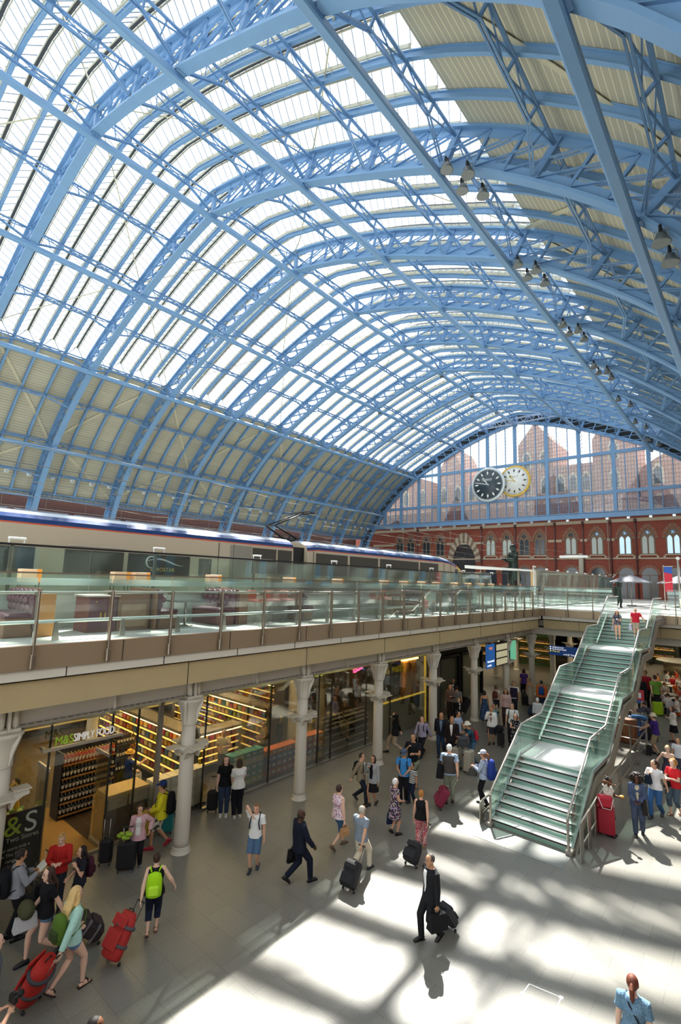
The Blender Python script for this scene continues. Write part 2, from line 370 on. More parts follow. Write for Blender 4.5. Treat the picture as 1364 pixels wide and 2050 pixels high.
FLOORM=brick('granite_paving','#76746c','#7c7a72','#5f5d56','XY',.92,.60,.004,.05,.36)
nt=FLOORM.node_tree; sp=nt.nodes.new('ShaderNodeTexNoise'); sp.inputs['Scale'].default_value=55; sp.inputs['Detail'].default_value=2
tc=[n for n in nt.nodes if n.type=='TEX_COORD'][0]; nt.links.new(tc.outputs['Object'],sp.inputs['Vector'])
rp=nt.nodes.new('ShaderNodeMapRange'); rp.inputs[1].default_value=.35; rp.inputs[2].default_value=.65; rp.inputs[3].default_value=.82; rp.inputs[4].default_value=1.16; nt.links.new(sp.outputs['Fac'],rp.inputs[0])
b=nt.nodes['Principled BSDF']; src=b.inputs['Base Color'].links[0].from_socket; mu=nt.nodes.new('ShaderNodeMix'); mu.data_type='RGBA'; mu.blend_type='MULTIPLY'; mu.inputs[0].default_value=1; nt.links.new(src,mu.inputs[6]); nt.links.new(rp.outputs[0],mu.inputs[7]); nt.links.new(mu.outputs[2],b.inputs['Base Color'])
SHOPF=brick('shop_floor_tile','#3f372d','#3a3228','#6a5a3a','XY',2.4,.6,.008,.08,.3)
STEEL=mat('brushed_steel','#b9b3a8',.32,.9,.05,3.)
FASC=mat('steel_fascia','#a89478',.36,.55,.06,.6)
CONC=mat('concrete_beam','#b09d74',.8,0,.10,1.1,.1)
TRIM=mat('cream_panel','#cfc9b8',.6,0,.04,2.)
IRON=mat('cream_iron','#c6bfae',.5,0,.05,2.)
GREYI=mat('grey_iron','#8a8478',.5,.2,.1,3.)
DARK=mat('dark_gap','#2a2824',.8)
BLACK=mat('black_metal','#161616',.45,.3,.1,4.)
BRONZE=mat('bronze_post','#8d8171',.35,.8,.06,4.)
DECKM=mat('deck_terrazzo','#cfcfc8',.35,0,.06,2.)
SOFF=mat('soffit_plaster','#a39c8b',.8,0,.05,1.)
def slab(name,x0,x1,y0,y1,z0,z1,m,label=None,cat=None,kind='structure'):
    o=MB().box(((x0+x1)/2,(y0+y1)/2,(z0+z1)/2),(x1-x0,y1-y0,z1-z0)).build(name,m); return tag(o,label,cat,None,kind)
XS=-13.93  # shop front
XE=-11.4; YE=34.6
slab('floor',XS,6,-8,84,-.2,0,FLOORM)
slab('floor_hall',-42,XS,27.4,84,-.2,0,FLOORM)
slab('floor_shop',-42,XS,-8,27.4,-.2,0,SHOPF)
slab('floor_deck',-70,XE-.12,-20,YE,DECK-.3,DECK,DECKM)
slab('floor_bridge',-70,6,YE+.12,84.5,DECK-.3,DECK,DECKM)
slab('floor_gallery',-11.4,6,-20,-.7,DECK-.3,DECK,DECKM)
slab('ceiling_gallery',-11.4,6,-20,-.8,4.62,5.0,SOFF)
slab('floor_deck_east',1.6,6,-.7,YE,DECK-.3,DECK,DECKM)
slab('ceiling_arcade',-42,XE-.9,-8,YE+.6,4.62,5.0,SOFF)
slab('ceiling_bridge',-42,6,YE+.61,84,4.62,5.0,SOFF)
slab('wall_arcade',-42.4,-42,-8,84,0,5,mat('arcade_back','#5a5044',.8))
slab('wall_back',-42,6,83.9,84.3,0,5,mat('arcade_end','#6b6253',.8))
slab('wall_right',6,6.4,-8,84,0,12,brick('right_brick','#7c3b2b','#6b3226','#8a7a6a','YZ'))
# beams along the void edge
def edge(x0,y0,x1,y1,nx,ny,nm,lab):
    """nx,ny: unit normal out of the deck, towards the void"""
    d=V((x1-x0,y1-y0,0)); Ln=d.length; d.normalize(); n=V((nx,ny,0)); ang=math.atan2(d.y,d.x)
    M=Matrix.Rotation(ang,3,'Z')
    def lay(name,m,off,th,z0,z1,joint=None,jm=DARK):
        mb=MB(); c=(V((x0,y0,0))+V((x1,y1,0)))/2+n*(off-th/2); c.z=(z0+z1)/2; mb.box(c,(Ln,th,z1-z0),M=M)
        if joint:
            t=joint/2
            while t<Ln:
                p=V((x0,y0,0))+d*t+n*(off+.002); p.z=(z0+z1)/2; mb.box(p,(.02,.01,z1-z0-.004),1,M=M); t+=joint
        return tag(mb.build(name,[m,jm]),lab[name],'beam' if 'beam' in name else 'edge panel',None,'structure')
    lay('trim_1' if nm=='left' else 'trim_2',FASC,0,.12,5.33,DECK+.01,1.523*2)
    lay('trim_3' if nm=='left' else 'trim_4',TRIM,-.08,.14,5.12,5.325,2.28)
    lay('concrete_beam',CONC,-.25,.5,4.50,5.06,4.47)
L1={'trim_1':'brushed steel fascia along the edge of the upper deck','trim_3':'cream panel strip under the steel fascia of the deck','concrete_beam':'long concrete edge beam above the shop columns'}
L2={'trim_2':'brushed steel fascia facing us across the far bridge','trim_4':'cream panel strip under the fascia of the far bridge','concrete_beam':'concrete edge beam of the far bridge behind the stair'}
edge(XE,-8,XE,YE,1,0,'left',L1); edge(XE,YE,6,YE,0,-1,'far',L2)
# column row
def column_mesh(parent):
    MB().lathe([(.215,.12),(.2,.3),(.19,2.55),(.185,3.25)],n=20).build('shaft',IRON,parent)
    MB().lathe([(.27,0),(.27,.02),(.235,.03),(.225,.14),(.2,.2)],n=20).build('base_ring',IRON,parent)
    mb=MB().lathe([(.185,3.24),(.205,3.26),(.205,3.32),(.2,3.5),(.25,3.72),(.33,3.86),(.36,3.9),(.36,3.95),(.3,3.96)],n=20)
    for a in range(4):
        R=Matrix.Rotation(a*PI/2+PI/4,3,'Z'); mb.prism([(.19,3.3),(.21,3.3),(.26,3.55),(.37,3.86),(.37,3.93),(.19,3.93)],.06,O=R@V((0,-.03,0)),U=R@V((1,0,0)))
    mb.build('capital',IRON,parent,fix=True)
    mb=MB().lathe([(.2,2.5),(.24,2.55),(.3,2.62),(.33,2.68),(.33,2.72),(.19,2.73)],n=20)
    for a in range(4):
        R=Matrix.Rotation(a*PI/2,3,'Z'); mb.prism([(.19,2.42),(.22,2.44),(.27,2.56),(.40,2.64),(.52,2.66),(.52,2.72),(.19,2.72)],.16,O=R@V((0,-.08,0)),U=R@V((1,0,0)))
        mb.box(R@V((.42,0,2.73)),(.34,.3,.03),M=R)
    mb.build('bracket_collar',IRON,parent,fix=True)
    mb=MB()
    for dy in(-.13,.13): mb.tube([(.12,dy,3.98),(.12,dy,4.47)],.075,10); mb.box((.1,dy,4.0),(.24,.2,.07)); mb.box((.1,dy,4.46),(.24,.22,.05))
    mb.box((.1,0,4.23),(.26,.05,.52)); mb.build('bearing_stubs',IRON,parent)
cx0=-12.337; ys=[8.2485+4.47*k for k in range(-3,7)]
cproto=thing('iron_column','','column',(cx0,ys[3],0),0,'cast iron columns along the shop front','structure'); column_mesh(cproto)
vis=[y for y in ys if y>3]
names={}
for i,y in enumerate(vis): names[y]='cream cast iron column by the arcade, %s from the left edge of the photo'%ORD[i]
for y in ys:
    lb=names.get(y,'cream cast iron column behind the view')
    if y==ys[3]: cproto['label']=lb
    else: dup(cproto,(cx0,y,0),label=lb)
k=0
for y in (39.54,44.01,48.5):
    for x in (-16.8,cx0,-7.87,-1):
        k+=1; dup(cproto,(x,y,0),label='cream cast iron column under the far bridge, %s row back, %s across'%(ORD[[39.54,44.01,48.5].index(y)],ORD[[-16.8,cx0,-7.87,-1].index(x)]),group='cast iron columns under the bridge')
# plate girder over the columns
gd=thing('plate_girder','cream riveted girder resting on the arcade columns','girder',(0,0,0),0,None,'structure')
mb=MB().box((cx0+.02,(ys[0]+ys[-1])/2,4.27),(.05,ys[-1]-ys[0],.46)); mb.build('web_plate',IRON,gd)
mb=MB().box((cx0+.02,(ys[0]+ys[-1])/2,4.04),(.34,ys[-1]-ys[0],.05))
yy=ys[0]
while yy<ys[-1]: mb.box((cx0+.17,yy,4.075),(.03,.05,.03)); yy+=.16
mb.build('bottom_flange',GREYI,gd)
mb=MB()
for y in ys[:-1]: mb.box((cx0+.1,y+2.235,4.27),(.14,.05,.44)); mb.box((cx0+.06,y+2.235,4.27),(.04,.22,.44))
mb.build('stiffener',IRON,gd)
tag(MB().box((-6,YE+.3+.6,4.27),(24,.3,.46)).build('plate_girder',IRON),'cream girder under the far bridge behind the stair','girder',None,'structure')
# ---------------------------------------------------------------- glass balustrades
BGL=glassmat('balustrade_glass',(.90,.97,.945),.035,.02,.025,(.85,.95,.91))
FRIT=glassmat('frosted_band',(.9,.97,.95),.05,.05,.32,(.9,.98,.95))
def balustrade(name,lab,P0,P1,step,nrm,n,post0=0.,gap=None):
    P0=V(P0);P1=V(P1); d=(P1-P0); Ln=d.length; d.normalize(); nv=V(nrm); ang=math.atan2(d.y,d.x); M=Matrix.Rotation(ang,3,'Z')
    t=thing(name,lab,'balustrade',(0,0,0))
    for i in range(n):
        p=P0+d*(post0+i*step)+nv*.05
        mb=MB(); mb.box(p+V((0,0,.35)),(.045,.10,1.55),M=M,bev=.01); mb.box(p+V((0,0,-.3))+nv*.01,(.09,.10,.3),M=M,bev=.02); mb.box(p+V((0,0,1.06))-nv*.1,(.05,.22,.07),M=M)
        o=mb.build('post',BRONZE,t)
    pts=[post0+i*step for i in range(n)]; ed=[0]+pts+[Ln]
    for a,b in zip(ed,ed[1:]):
        if b-a<.3: continue
        c=P0+d*((a+b)/2)-nv*.03
        MB().box(c+V((0,0,.76)),(b-a-.03,.016,1.44),M=M).build('glass_panel',BGL,t)
        MB().box(c+V((0,0,1.31))-nv*.012,(b-a-.03,.004,.15),M=M).build('frosted_strip',FRIT,t)
    MB().tube([P0+V((0,0,1.08))-nv*.17,P1+V((0,0,1.08))-nv*.17],.032,10).build('handrail',STEEL,t)
    MB().beam(P0+V((0,0,1.49))-nv*.03,P1+V((0,0,1.49))-nv*.03,.03,.03).build('top_rail',BRONZE,t)
    return t
balustrade('glass_balustrade','glass balustrade with bronze posts along the upper deck edge',(XE,-.8,DECK),(XE,YE,DECK),1.523,(1,0,0),23,.04)
balustrade('glass_balustrade','glass balustrade along the far bridge left of the stair',(XE,YE,DECK),(-7.1,YE,DECK),1.5,(0,-1,0),3,.16)
balustrade('glass_balustrade','glass balustrade along the far bridge right of the stair',(-4.25,YE,DECK),(4,YE,DECK),1.5,(0,-1,0),5,.4)
# low tubular rail inside the balustrade
t=thing('low_rail','low white tubular rail on slanted legs inside the deck balustrade','rail')
MB().tube([(XE-.75,-1,DECK+.42),(XE-.75,33,DECK+.42)],.04,10).build('tube_rail',mat('pale_metal','#c9cfca',.35,.6),t)
for i in range(24):
    y=-.6+1.523*i
    if y>33: break
    MB().prism([(-.05,0),(.09,0),(.03,.4),(-.03,.4)],.06,O=(XE-.75,y+.5,DECK),U=(0,1,0)).build('leg',STEEL,t)
# ---------------------------------------------------------------- staircase
SX0,SX1=-6.85,-4.5; RIS=1.45/9; TRD=(18.12-15.58)/8
TREAD=mat('stair_tread','#f0f2ed',.45,0,.05,8.)
RISER=mat('glass_riser','#7aa292',.12,0,.1,2.,coat=.5)
st=thing('staircase','broad open stair of pale treads and green glass risers up to the bridge','staircase')
y,z=15.58,0.; fl=[]
SGL=glassmat('stair_glass',(.78,.93,.87),.06,.02,.05,(.6,.85,.76))
prof=[]
for f in range(4):
    prof.append((y,z)); ya=y
    for r in range(9):
        MB().box(((SX0+SX1)/2,y+.02,z+RIS/2-.02),(SX1-SX0-.1,.02,RIS-.03)).build('riser',RISER,st)
        z+=RIS
        if r<8:
            mb=MB().box(((SX0+SX1)/2,y+TRD/2-.01,z-.02),(SX1-SX0-.06,TRD+.04,.04)); mb.box(((SX0+SX1)/2,y-.025,z-.01),(SX1-SX0-.06,.012,.05),1); mb.build('tread',[TREAD,DARK],st); y+=TRD
    dl=2.05 if f<3 else YE-y+.12
    prof.append((y,z))
    if f<3: 
        MB().box(((SX0+SX1)/2,y+dl/2,z-.03),(SX1-SX0-.06,dl+.04,.06)).build('landing',TREAD,st); y+=dl
    else: MB().box(((SX0+SX1)/2,(y+YE)/2+.05,z-.1),(SX1-SX0-.06,YE-y+.2,.2)).build('landing',TREAD,st)
prof.append((YE,z))
UND=mat('stair_soffit','#8f8674',.55,.3,.08,1.)
for x,nm in((SX0,-1),(SX1,1)):
    mb=MB()
    for (ya,za),(yb,zb) in zip(prof,prof[1:]): mb.prism([(ya,za-.12 if za>0.05 else 0),(yb,zb-.12),(yb,zb-.42),(ya,max(za-.42,0))],.09,O=(x+.045*1,0,0),U=(0,1,0)) if True else None
    mb.build('string',UND,st,fix=True)
    mb=MB()
    for (ya,za),(yb,zb) in zip(prof,prof[1:]): mb.beam((x+nm*.0,ya,za+.03),(x+nm*.0,yb,zb+.03),.07,.12,ext=.02)
    mb.build('glass_channel',mat('channel_steel','#d5d9d6',.25,.85),st)
    for (ya,za),(yb,zb) in zip(prof,prof[1:]):
        k=max(1,round((yb-ya)/1.3))
        for i in range(k):
            a0,a1=i/k,(i+1)/k; p=(ya+(yb-ya)*a0+.01,za+(zb-za)*a0); q=(ya+(yb-ya)*a1-.01,za+(zb-za)*a1)
            MB().prism([(p[0],p[1]+.06),(q[0],q[1]+.06),(q[0],q[1]+.98),(p[0],p[1]+.98)],.014,O=(x,0,0),U=(0,1,0)).build('glass_panel',SGL,st,fix=True)
    hp=[(x-nm*.05,prof[0][0]-.05,.98)]+[(x-nm*.05,a+ (.0),b+1.02) for a,b in prof]
    hp[0]=(x-nm*.05,prof[0][0]-.12,.88)
    MB().tube(hp,.034,10).build('handrail',STEEL,st)
    MB().box((x-nm*.05,prof[0][0]-.12,.46),(.07,.05,.92),bev=.01).build('newel_post',STEEL,st)
    MB().box((x-nm*.02,prof[0][0]-.08,.06),(.2,.28,.12),bev=.02).build('newel_foot',GREYI,st)
mb=MB()
for (ya,za),(yb,zb) in zip(prof,prof[1:]): mb.quad((SX0+.1,ya,max(za-.4,.0)),(SX1-.1,ya,max(za-.4,0.)),(SX1-.1,yb,zb-.4),(SX0+.1,yb,zb-.4))
mb.build('soffit',UND,st)
tag(slab('tread_grille',SX0-.1,SX1+.05,14.55,15.4,0.0,.006,brick('grille','#8f938d','#9b9f98','#6a6d69','XY',3,.05,.012,.05,.5),'ribbed metal foot grille at the bottom of the stair','floor grille',None),None,None)
# ramp barriers beside the stair
def barrier(lab,pts,zt,n,plates=True):
    t=thing('metal_barrier',lab,'barrier'); P=[V(p) for p in pts]
    for zz,r,nm in((zt,.03,'top_rail'),(zt*.42,.022,'lower_rail')): MB().tube([p+V((0,0,zz)) for p in P],r,8).build(nm,STEEL,t)
    for i in range(n):
        u=i/(n-1)*(len(P)-1); k=min(int(u),len(P)-2); p=P[k].lerp(P[k+1],u-k)
        MB().box(p+V((0,0,zt/2)),(.03,.30,zt),bev=.008).build('post',STEEL,t)
barrier('brushed steel barrier with wide flat posts right of the stair',[(-4.15,15.3,0),(-4.3,19,0),(-4.42,27,0)],1.0,9)
barrier('short steel barrier crossing under the stair by the wooden cabinet',[(-5.75,27.2,0),(-4.45,27.2,0)],1.0,3)
barrier('short steel barrier at the left foot of the stair',[(-7.12,15.55,0),(-7.12,17.6,0)],.62,2)
# floor markings
mk=MB(); c=[atz(*p) for p in [(1046,1990),(1112,2026),(1124,1997),(1060,1970)]]
for p,q in zip(c,c[1:]+c[:1]): mk.beam(p+V((0,0,.002)),q+V((0,0,.002)),.02,.003)
for p in c[:3]: mk.box(p+V((0,0,.003)),(.07,.07,.004))
tag(mk.build('floor_mark',mat('tape_white','#eceee8',.5)),'thin white taped rectangle marked on the paving','floor marking')
# ================================================================ glazed end screen, hotel wall, left wall
YS=riby(7)+.25
SG=glassmat('screen_glass',(.86,.9,.9),.07,.02,.12,(.7,.72,.72))
sc=thing('window_1','great glazed end screen of blue iron with clocks, below the last arch','window',(0,0,0),0,None,'structure')
zb=aty(747,1060.6,YS).z; zt1=aty(775,1022,YS).z; zt2=aty(1044,929,YS).z
mx=[-58.6,-54.6,-50.5,-46,-41.1,-36.2,-31.2,-25.9,-20.9,-16,-11.4,-7,-2.8]
def arcz(x): # underside of the arch at x
    d=abs(x-XC)
    for p,q in zip(_pl,_pl[1:]):
        if p[0]<=d<=q[0]: return p[1]+(q[1]-p[1])*(d-p[0])/(q[0]-p[0])
    return 5.8
xl,xr=-63.6,2.2
mb=MB().box(((xl+xr)/2,YS,zb+.36),(xr-xl,.5,.72)); mb.box(((xl+xr)/2,YS-.25,zb+.85),(xr-xl,.14,.12)); mb.build('bottom_beam',BLUE,sc)
for zt in(zt1,zt2):
    a,b=[x for x in mx if arcz(x)>zt],0; 
    d=30
    xs=[x/10 for x in range(-650,30) if arcz(x/10)>zt]; MB().box(((xs[0]+xs[-1])/2,YS,zt),(xs[-1]-xs[0],.3,.5)).build('transom',BLUE,sc)
for x in mx:
    MB().box((x,YS,(zb+arcz(x))/2),(.52,.34,arcz(x)-zb)).build('mullion',BLUE,sc)
mb=MB(); arcbar(mb,-SEND,SEND,.1,DEP+.3,YS+.35,YS+.45); mb.build('dark_infill',mat('infill_dark','#2c2f30',.8),sc)
fine=MB(); allx=[-62.5]+mx+[1.3]
for a,b in zip(allx,allx[1:]):
    for t in(1/3,2/3):
        x=a+(b-a)*t
        if arcz(x)>zb+1: fine.box((x,YS,(zb+arcz(x))/2),(.12,.14,arcz(x)-zb))
    lx=a+.45
    if arcz(lx)>zb+2: # lattice stiffener next to each mullion
        z=zb+.6
        while z<arcz(lx)-.6: fine.beam((a+.22,YS+.1,z),(a+.55,YS+.1,z+.35),.05,.04,up=V((0,1,0))); fine.beam((a+.55,YS+.1,z+.35),(a+.22,YS+.1,z+.7),.05,.04,up=V((0,1,0))); z+=.7
fine.build('glazing_mullions',BLUEW,sc)
wire=MB(); z=zb+.9
while z<34.5:
    xs=[x/10 for x in range(-640,30) if arcz(x/10)>z+.1]
    if xs: wire.box(((xs[0]+xs[-1])/2,YS+.05,z),(xs[-1]-xs[0],.04,.035))
    z+=.62
x=-62
while x<1:
    if arcz(x)>zb+1: wire.box((x,YS+.05,(zb+arcz(x))/2),(.03,.04,arcz(x)-zb))
    x+=.42
wire.build('glazing_bars',mat('glazing_bar_grey','#6f7f8c',.5),sc)
for a,b in zip(allx,allx[1:]):
    n=5; top=[(a+(b-a)*i/n,max(zb,arcz(a+(b-a)*i/n))) for i in range(n+1)]
    MB().add([(a,YS+.12,zb)]+[(x,YS+.12,z) for x,z in top]+[(b,YS+.12,zb)],[tuple(range(n+3))]).build('glass_pane',SG,sc)
# service gantry across the arch
p0,p1=aty(957,855,YS-1.2),aty(1111,862,YS-1.2)
mb=MB(); za=p0.z-.6
for dz in(0,.9):
    for dy in(0,.5): mb.beam((p0.x,YS-1.4+dy,za+dz),(p1.x,YS-1.4+dy,za+dz),.1,.1)
i=0; x=p0.x
while x<p1.x-.6: mb.beam((x,YS-1.4,za+(.9 if i%2 else 0)),(x+.7,YS-1.4,za+(0 if i%2 else .9)),.07,.07,up=V((0,1,0))); x+=.7;i+=1
tag(mb.build('service_gantry',mat('gantry_grey','#a9b6cc',.5)),'pale lattice gantry hanging under the top of the last arch','gantry')
# clocks
def clock(lab,px,rpx,Y,face,ring,mark,hand,num,thick):
    c=aty(px[0],px[1],Y); r=(aty(px[0],px[1]-rpx,Y)-c).length
    t=thing('station_clock',lab,'clock',c); U=V((1,0,0))
    R=Matrix.Rotation(PI/2,3,'X')  # lathe axis z -> -y
    MB().lathe([(.2,0),(r*1.0,0),(r,-.0),(r*1.03,thick*.5),(r,thick),(r*.93,thick+.01),(.2,thick)],n=48,M=R,c=(0,thick,0)).build('case',ring,t)
    MB().lathe([(.1,thick+.012),(r*.90,thick+.013),(r*.90,thick+.03),(.1,thick+.03)],n=48,M=R,c=(0,thick,0)).build('dial',face,t)
    y=-.045
    mb=MB()
    for i in range(60):
        a=2*PI*i/60; mb.beam((math.sin(a)*r*.84,y,math.cos(a)*r*.84),(math.sin(a)*r*.89,y,math.cos(a)*r*.89),r*.018,.01,up=V((0,1,0)))
    for i in range(12):
        a=2*PI*i/12; d=V((math.sin(a),0,math.cos(a))); e=V((math.cos(a),0,-math.sin(a))); k=r*.68; 
        P=[d*(k-r*.13),d*k+e*r*.055,d*(k+r*.13),d*k-e*r*.055]; MB().add([p+V((0,y,0)) for p in P]+[p+V((0,y-.02,0)) for p in P],[(0,1,2,3),(7,6,5,4)]+[(i2,(i2+1)%4,4+(i2+1)%4,4+i2) for i2 in range(4)]).build('hour_mark',mark,t,fix=True)
    mb.build('minute_track',mark,t,fix=True)
    for nm,ang,l,w in(('hour_hand',math.radians(323),.45,.05),('minute_hand',math.radians(282),.78,.035)):
        d=V((math.sin(ang),0,math.cos(ang))); MB().beam(-d*r*.08+V((0,y-.03,0)),d*r*l+V((0,y-.03,0)),r*w,.02,up=V((0,1,0))).build(nm,hand,t)
        if nm=='hour_hand':
            e=V((d.z,0,-d.x)); P=[d*r*.32,d*r*.4+e*r*.09,d*r*.52,d*r*.4-e*r*.09]; 
            MB().add([p+V((0,y-.04,0)) for p in P],[(0,1,2,3)]).build('hand_tip',hand,t)
    text('DENT',r*.2,c0=(0,y-.005,r*.27),parent=t,m=num,name='dial_lettering',rx=PI/2)
    return t
def text(s,size,c0,parent,m,name,rx=0,rz=0,ext=.004,align='CENTER',sx=1.):
    cu=bpy.data.curves.new(name,'FONT'); cu.body=s; cu.size=size; cu.extrude=ext; cu.align_x=align; cu.align_y='CENTER'; cu.materials.append(m)
    o=bpy.data.objects.new(name,cu); COL.objects.link(o); o.location=c0; o.rotation_euler=(rx,0,rz); o.scale=(sx,1,1)
    if parent: o.parent=parent
    return o
WHITEP=mat('white_paint','#e8ebe6',.5,0,.03); GOLD=mat('gold_paint','#d9b24a',.4,.3); CBLK=mat('clock_black','#39454c',.35)
clock('white faced station clock with a gold rim, right of the black one',(1030,963),30.5,YS-.55,mat('clock_white','#e9e8e0',.5),GOLD,mat('mark_dark','#3b3a30',.5),mat('hand_gold','#e0c65a',.4),mat('text_pale','#a8a590',.5),.25)
clock('black faced station clock with white diamond hour marks',(977,970),33.5,YS-1.35,CBLK,mat('clock_rim','#cfd6d6',.4,.4),WHITEP,WHITEP,WHITEP,.3)
# small floodlights under the screen
FLW=mat('floodlight_white','#dfe2de',.5); LENS=mat('lens','#cfd3cc',.1,.6)
def small_flood(p,label,group):
    t=thing('floodlight',label,'floodlight',p,0,group)
    MB().box((0,0,-.22),(.42,.34,.36),bev=.04).build('housing',FLW,t); MB().box((0,-.18,-.24),(.34,.02,.26)).build('lens',LENS,t); MB().box((0,0,-.02),(.1,.1,.1)).build('bracket',GREYI,t)
    return t
f0=None
n=20
for i in range(n):
    p=V((-57+54*i/(n-1),YS,zb+.02)); lb='small white floodlight under the glazed screen, %s from the left'%ORD[i]
    if f0 is None: f0=small_flood(p,lb,'floodlights under the screen')
    else: dup(f0,p,label=lb)
# ---------------------------------------------------------------- hotel wall under and behind the screen
RB=brick('hotel_brick','#8c3a26','#7a3020','#9c6a55','XZ',.5,.16,.012,.18)
STONE=mat('pale_stone','#b5a48c',.8,0,.1,4.); STONED=mat('brown_stone','#7d6653',.8,0,.12,4.)
YH=84.5
wl=slab('wall_hotel',-70,6,YH,YH+.8,DECK,zb+3,RB)
HW=[-9.17,-12.3,-15.28,-19.14,-22.97,-27.9,-30.5,-33.5,-36.5,-46.65,-49.7,-53.3,-55.9]
PANE=mat('window_dark','#2b3236',.12,0,.2,1.,spec=.8); BLIND=mat('window_blind','#bfc6bd',.7,0,.05,2.); SKYP=mat('window_sky','#9fb6cc',.06,.7,.12,1.2)
def lancet(cx,w,z0,zs,y,n=5):
    """outline of a pointed arch opening, left-bottom round to right-bottom"""
    R=w; L=[(cx-w/2,z0)]
    for i in range(n+1):
        a=PI-(PI/3)*i/n; L.append((cx+w/2+R*math.cos(a),zs+R*math.sin(a)))
    for i in range(n-1,-1,-1):
        a=(PI/3)*i/n; L.append((cx-w/2+R*math.cos(a),zs+R*math.sin(a)))
    L.append((cx+w/2,z0)); return L
def archring(mb,cx,w,t,z0,zs,y,dep,round_=False,seg=11,ms=(0,1)):
    def P(wd,i,n):
        u=i/n
        if round_: a=PI*(1-u); return (cx+wd/2*math.cos(a),zs+wd/2*math.sin(a))
        if u<=.5: a=PI-(PI/3)*u*2; return (cx+wd/2+wd*math.cos(a)- (0),zs+wd*math.sin(a))
        a=(PI/3)*(1-u)*2; return (cx-wd/2+wd*math.cos(a),zs+wd*math.sin(a))
    n=seg
    for i in range(n):
        a,b=P(w,i,n),P(w,i+1,n); c,d=P(w+2*t,i+1,n),P(w+2*t,i,n)
        mb.prism([a,b,c,d],dep,m=ms[i%2],O=(0,y,0),U=(1,0,0),W=(0,0,1))
wn=1
for i,x in enumerate(HW):
    wn+=1
    o=thing('window_%d'%wn,'twin lancet hotel window, %s from the right'%ORD[i],'window',(0,0,0),0,'upper hotel windows','structure')
    mb=MB(); archring(mb,x,1.9,.38,12.4,14.75,YH+.0,.14,seg=15); mb.build('arch_surround',[STONED,mat('arch_brick','#93513a',.8),],o,fix=True)
    mb=MB(); mb.prism(lancet(x,1.86,12.4,14.75,0),.05,O=(0,YH,0)); mb.build('tracery',STONED,o,fix=True)
    for s in(-1,1):
        MB().prism(lancet(x+s*.42,.62,12.5,14.6,0),.08,O=(0,YH,0)).build('pane',SKYP if i in(0,2) else BLIND if i in(1,3,4,8,7) else PANE,o,fix=True)
    MB().lathe([(.02,0),(.3,0),(.3,.09),(.02,.09)],n=16,M=Matrix.Rotation(PI/2,3,'X'),c=(x,YH,15.6)).build('roundel',SKYP if i<4 else PANE,o)
    mb=MB().box((x,YH-.1,12.3),(2.2,.3,.16)); mb.box((x-1.15,YH-.1,12.05),(.3,.2,.3)); mb.box((x+1.15,YH-.1,12.05),(.3,.2,.3)); mb.build('sill',STONE,o)
for i,x in enumerate(HW):
    wn+=1
    o=thing('window_%d'%wn,'round headed ground floor hotel opening, %s from the right'%ORD[i],'window',(0,0,0),0,'lower hotel windows','structure')
    mb=MB(); archring(mb,x,2.0,.42,5.8,9.4,YH,.14,True,15); mb.build('arch_surround',[STONED,mat('arch_brick','#93513a',.8)],o,fix=True)
    pl=[(x-1,5.85)]+[(x-math.cos(PI*j/12),9.4+math.sin(PI*j/12)) for j in range(13)]+[(x+1,5.85)]
    MB().prism(pl,.05,O=(0,YH,0)).build('pane',PANE,o,fix=True)
    mb=MB().box((x,YH-.08,7.6),(.1,.08,3.4)); mb.box((x,YH-.08,9.3),(2,.08,.1)); mb.build('frame',STONED,o)
o=thing('window_%d'%(wn+1),'big pointed dark archway in the hotel wall above the train','window',(0,0,0),0,None,'structure'); xa=-41.7
mb=MB(); archring(mb,xa,4.6,1.0,9,11.2,YH,.2,seg=21); mb.build('arch_surround',[STONED,STONE],o,fix=True)
MB().prism(lancet(xa,4.5,6,11.2,0,8),.06,O=(0,YH,0)).build('pane',mat('archway_dark','#2a2122',.6),o,fix=True)
mb=MB()
for z,h in((14.7,.4),(11.8,.22),(9.3,.3),(17.6,.5)):
    mb.box((-33,YH-.06,z),(70,.14,h)) if z in(11.8,17.6) else [mb.box(((a+b)/2,YH-.06,z),(abs(a-b)-2.8,.14,h)) for a,b in zip([2]+HW,HW+[-64]) if abs(a-b)>3.2]
tag(mb.build('trim_5',STONE),None,None,None,'structure')
k=0
for x in(-6.8,-13.8,-17.2,-21.1,-25.4,-32,-38.2,-51.6):
    k+=1
    mb=MB().tube([(x,YH-.14,DECK),(x,YH-.14,17.8)],.11,8); mb.box((x,YH-.2,17.5),(.4,.3,.4)); mb.box((x,YH-.2,11.7),(.34,.3,.3))
    tag(mb.build('drainpipe',mat('pipe_maroon','#4a2522',.5)),'dark maroon drainpipe on the hotel wall, %s from the right'%ORD[k-1],'drainpipe','hotel drainpipes')
# hotel block seen through the glass
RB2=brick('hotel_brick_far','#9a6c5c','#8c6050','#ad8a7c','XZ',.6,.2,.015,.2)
def block(lab,x0,x1,ztop,gable=0.,y=92.,d=10,nw=3):
    t=thing('hotel_block',lab,'building',(0,0,0),0,'hotel buildings behind the glass')
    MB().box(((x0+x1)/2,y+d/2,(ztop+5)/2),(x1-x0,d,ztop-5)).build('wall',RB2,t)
    if gable: MB().prism([(x0,ztop),(x1,ztop),((x0+x1)/2,ztop+gable)],d,O=(0,y+d,0)).build('gable',RB2,t,fix=True)
    for i in range(nw):
        for zz in range(19,int(ztop)-2,5):
            x=x0+(x1-x0)*(i+.5)/nw
            f=MB().prism(lancet(x,1.7,zz,zz+2.2,0),.06,O=(0,y,0)).build('window',STONE,t,fix=True); MB().prism(lancet(x,1.1,zz+.2,zz+2.1,0),.1,O=(0,y,0)).build('pane',PANE,f,fix=True)
block('red brick hotel wing behind the glass, far left',-70,-53,29,3,nw=4)
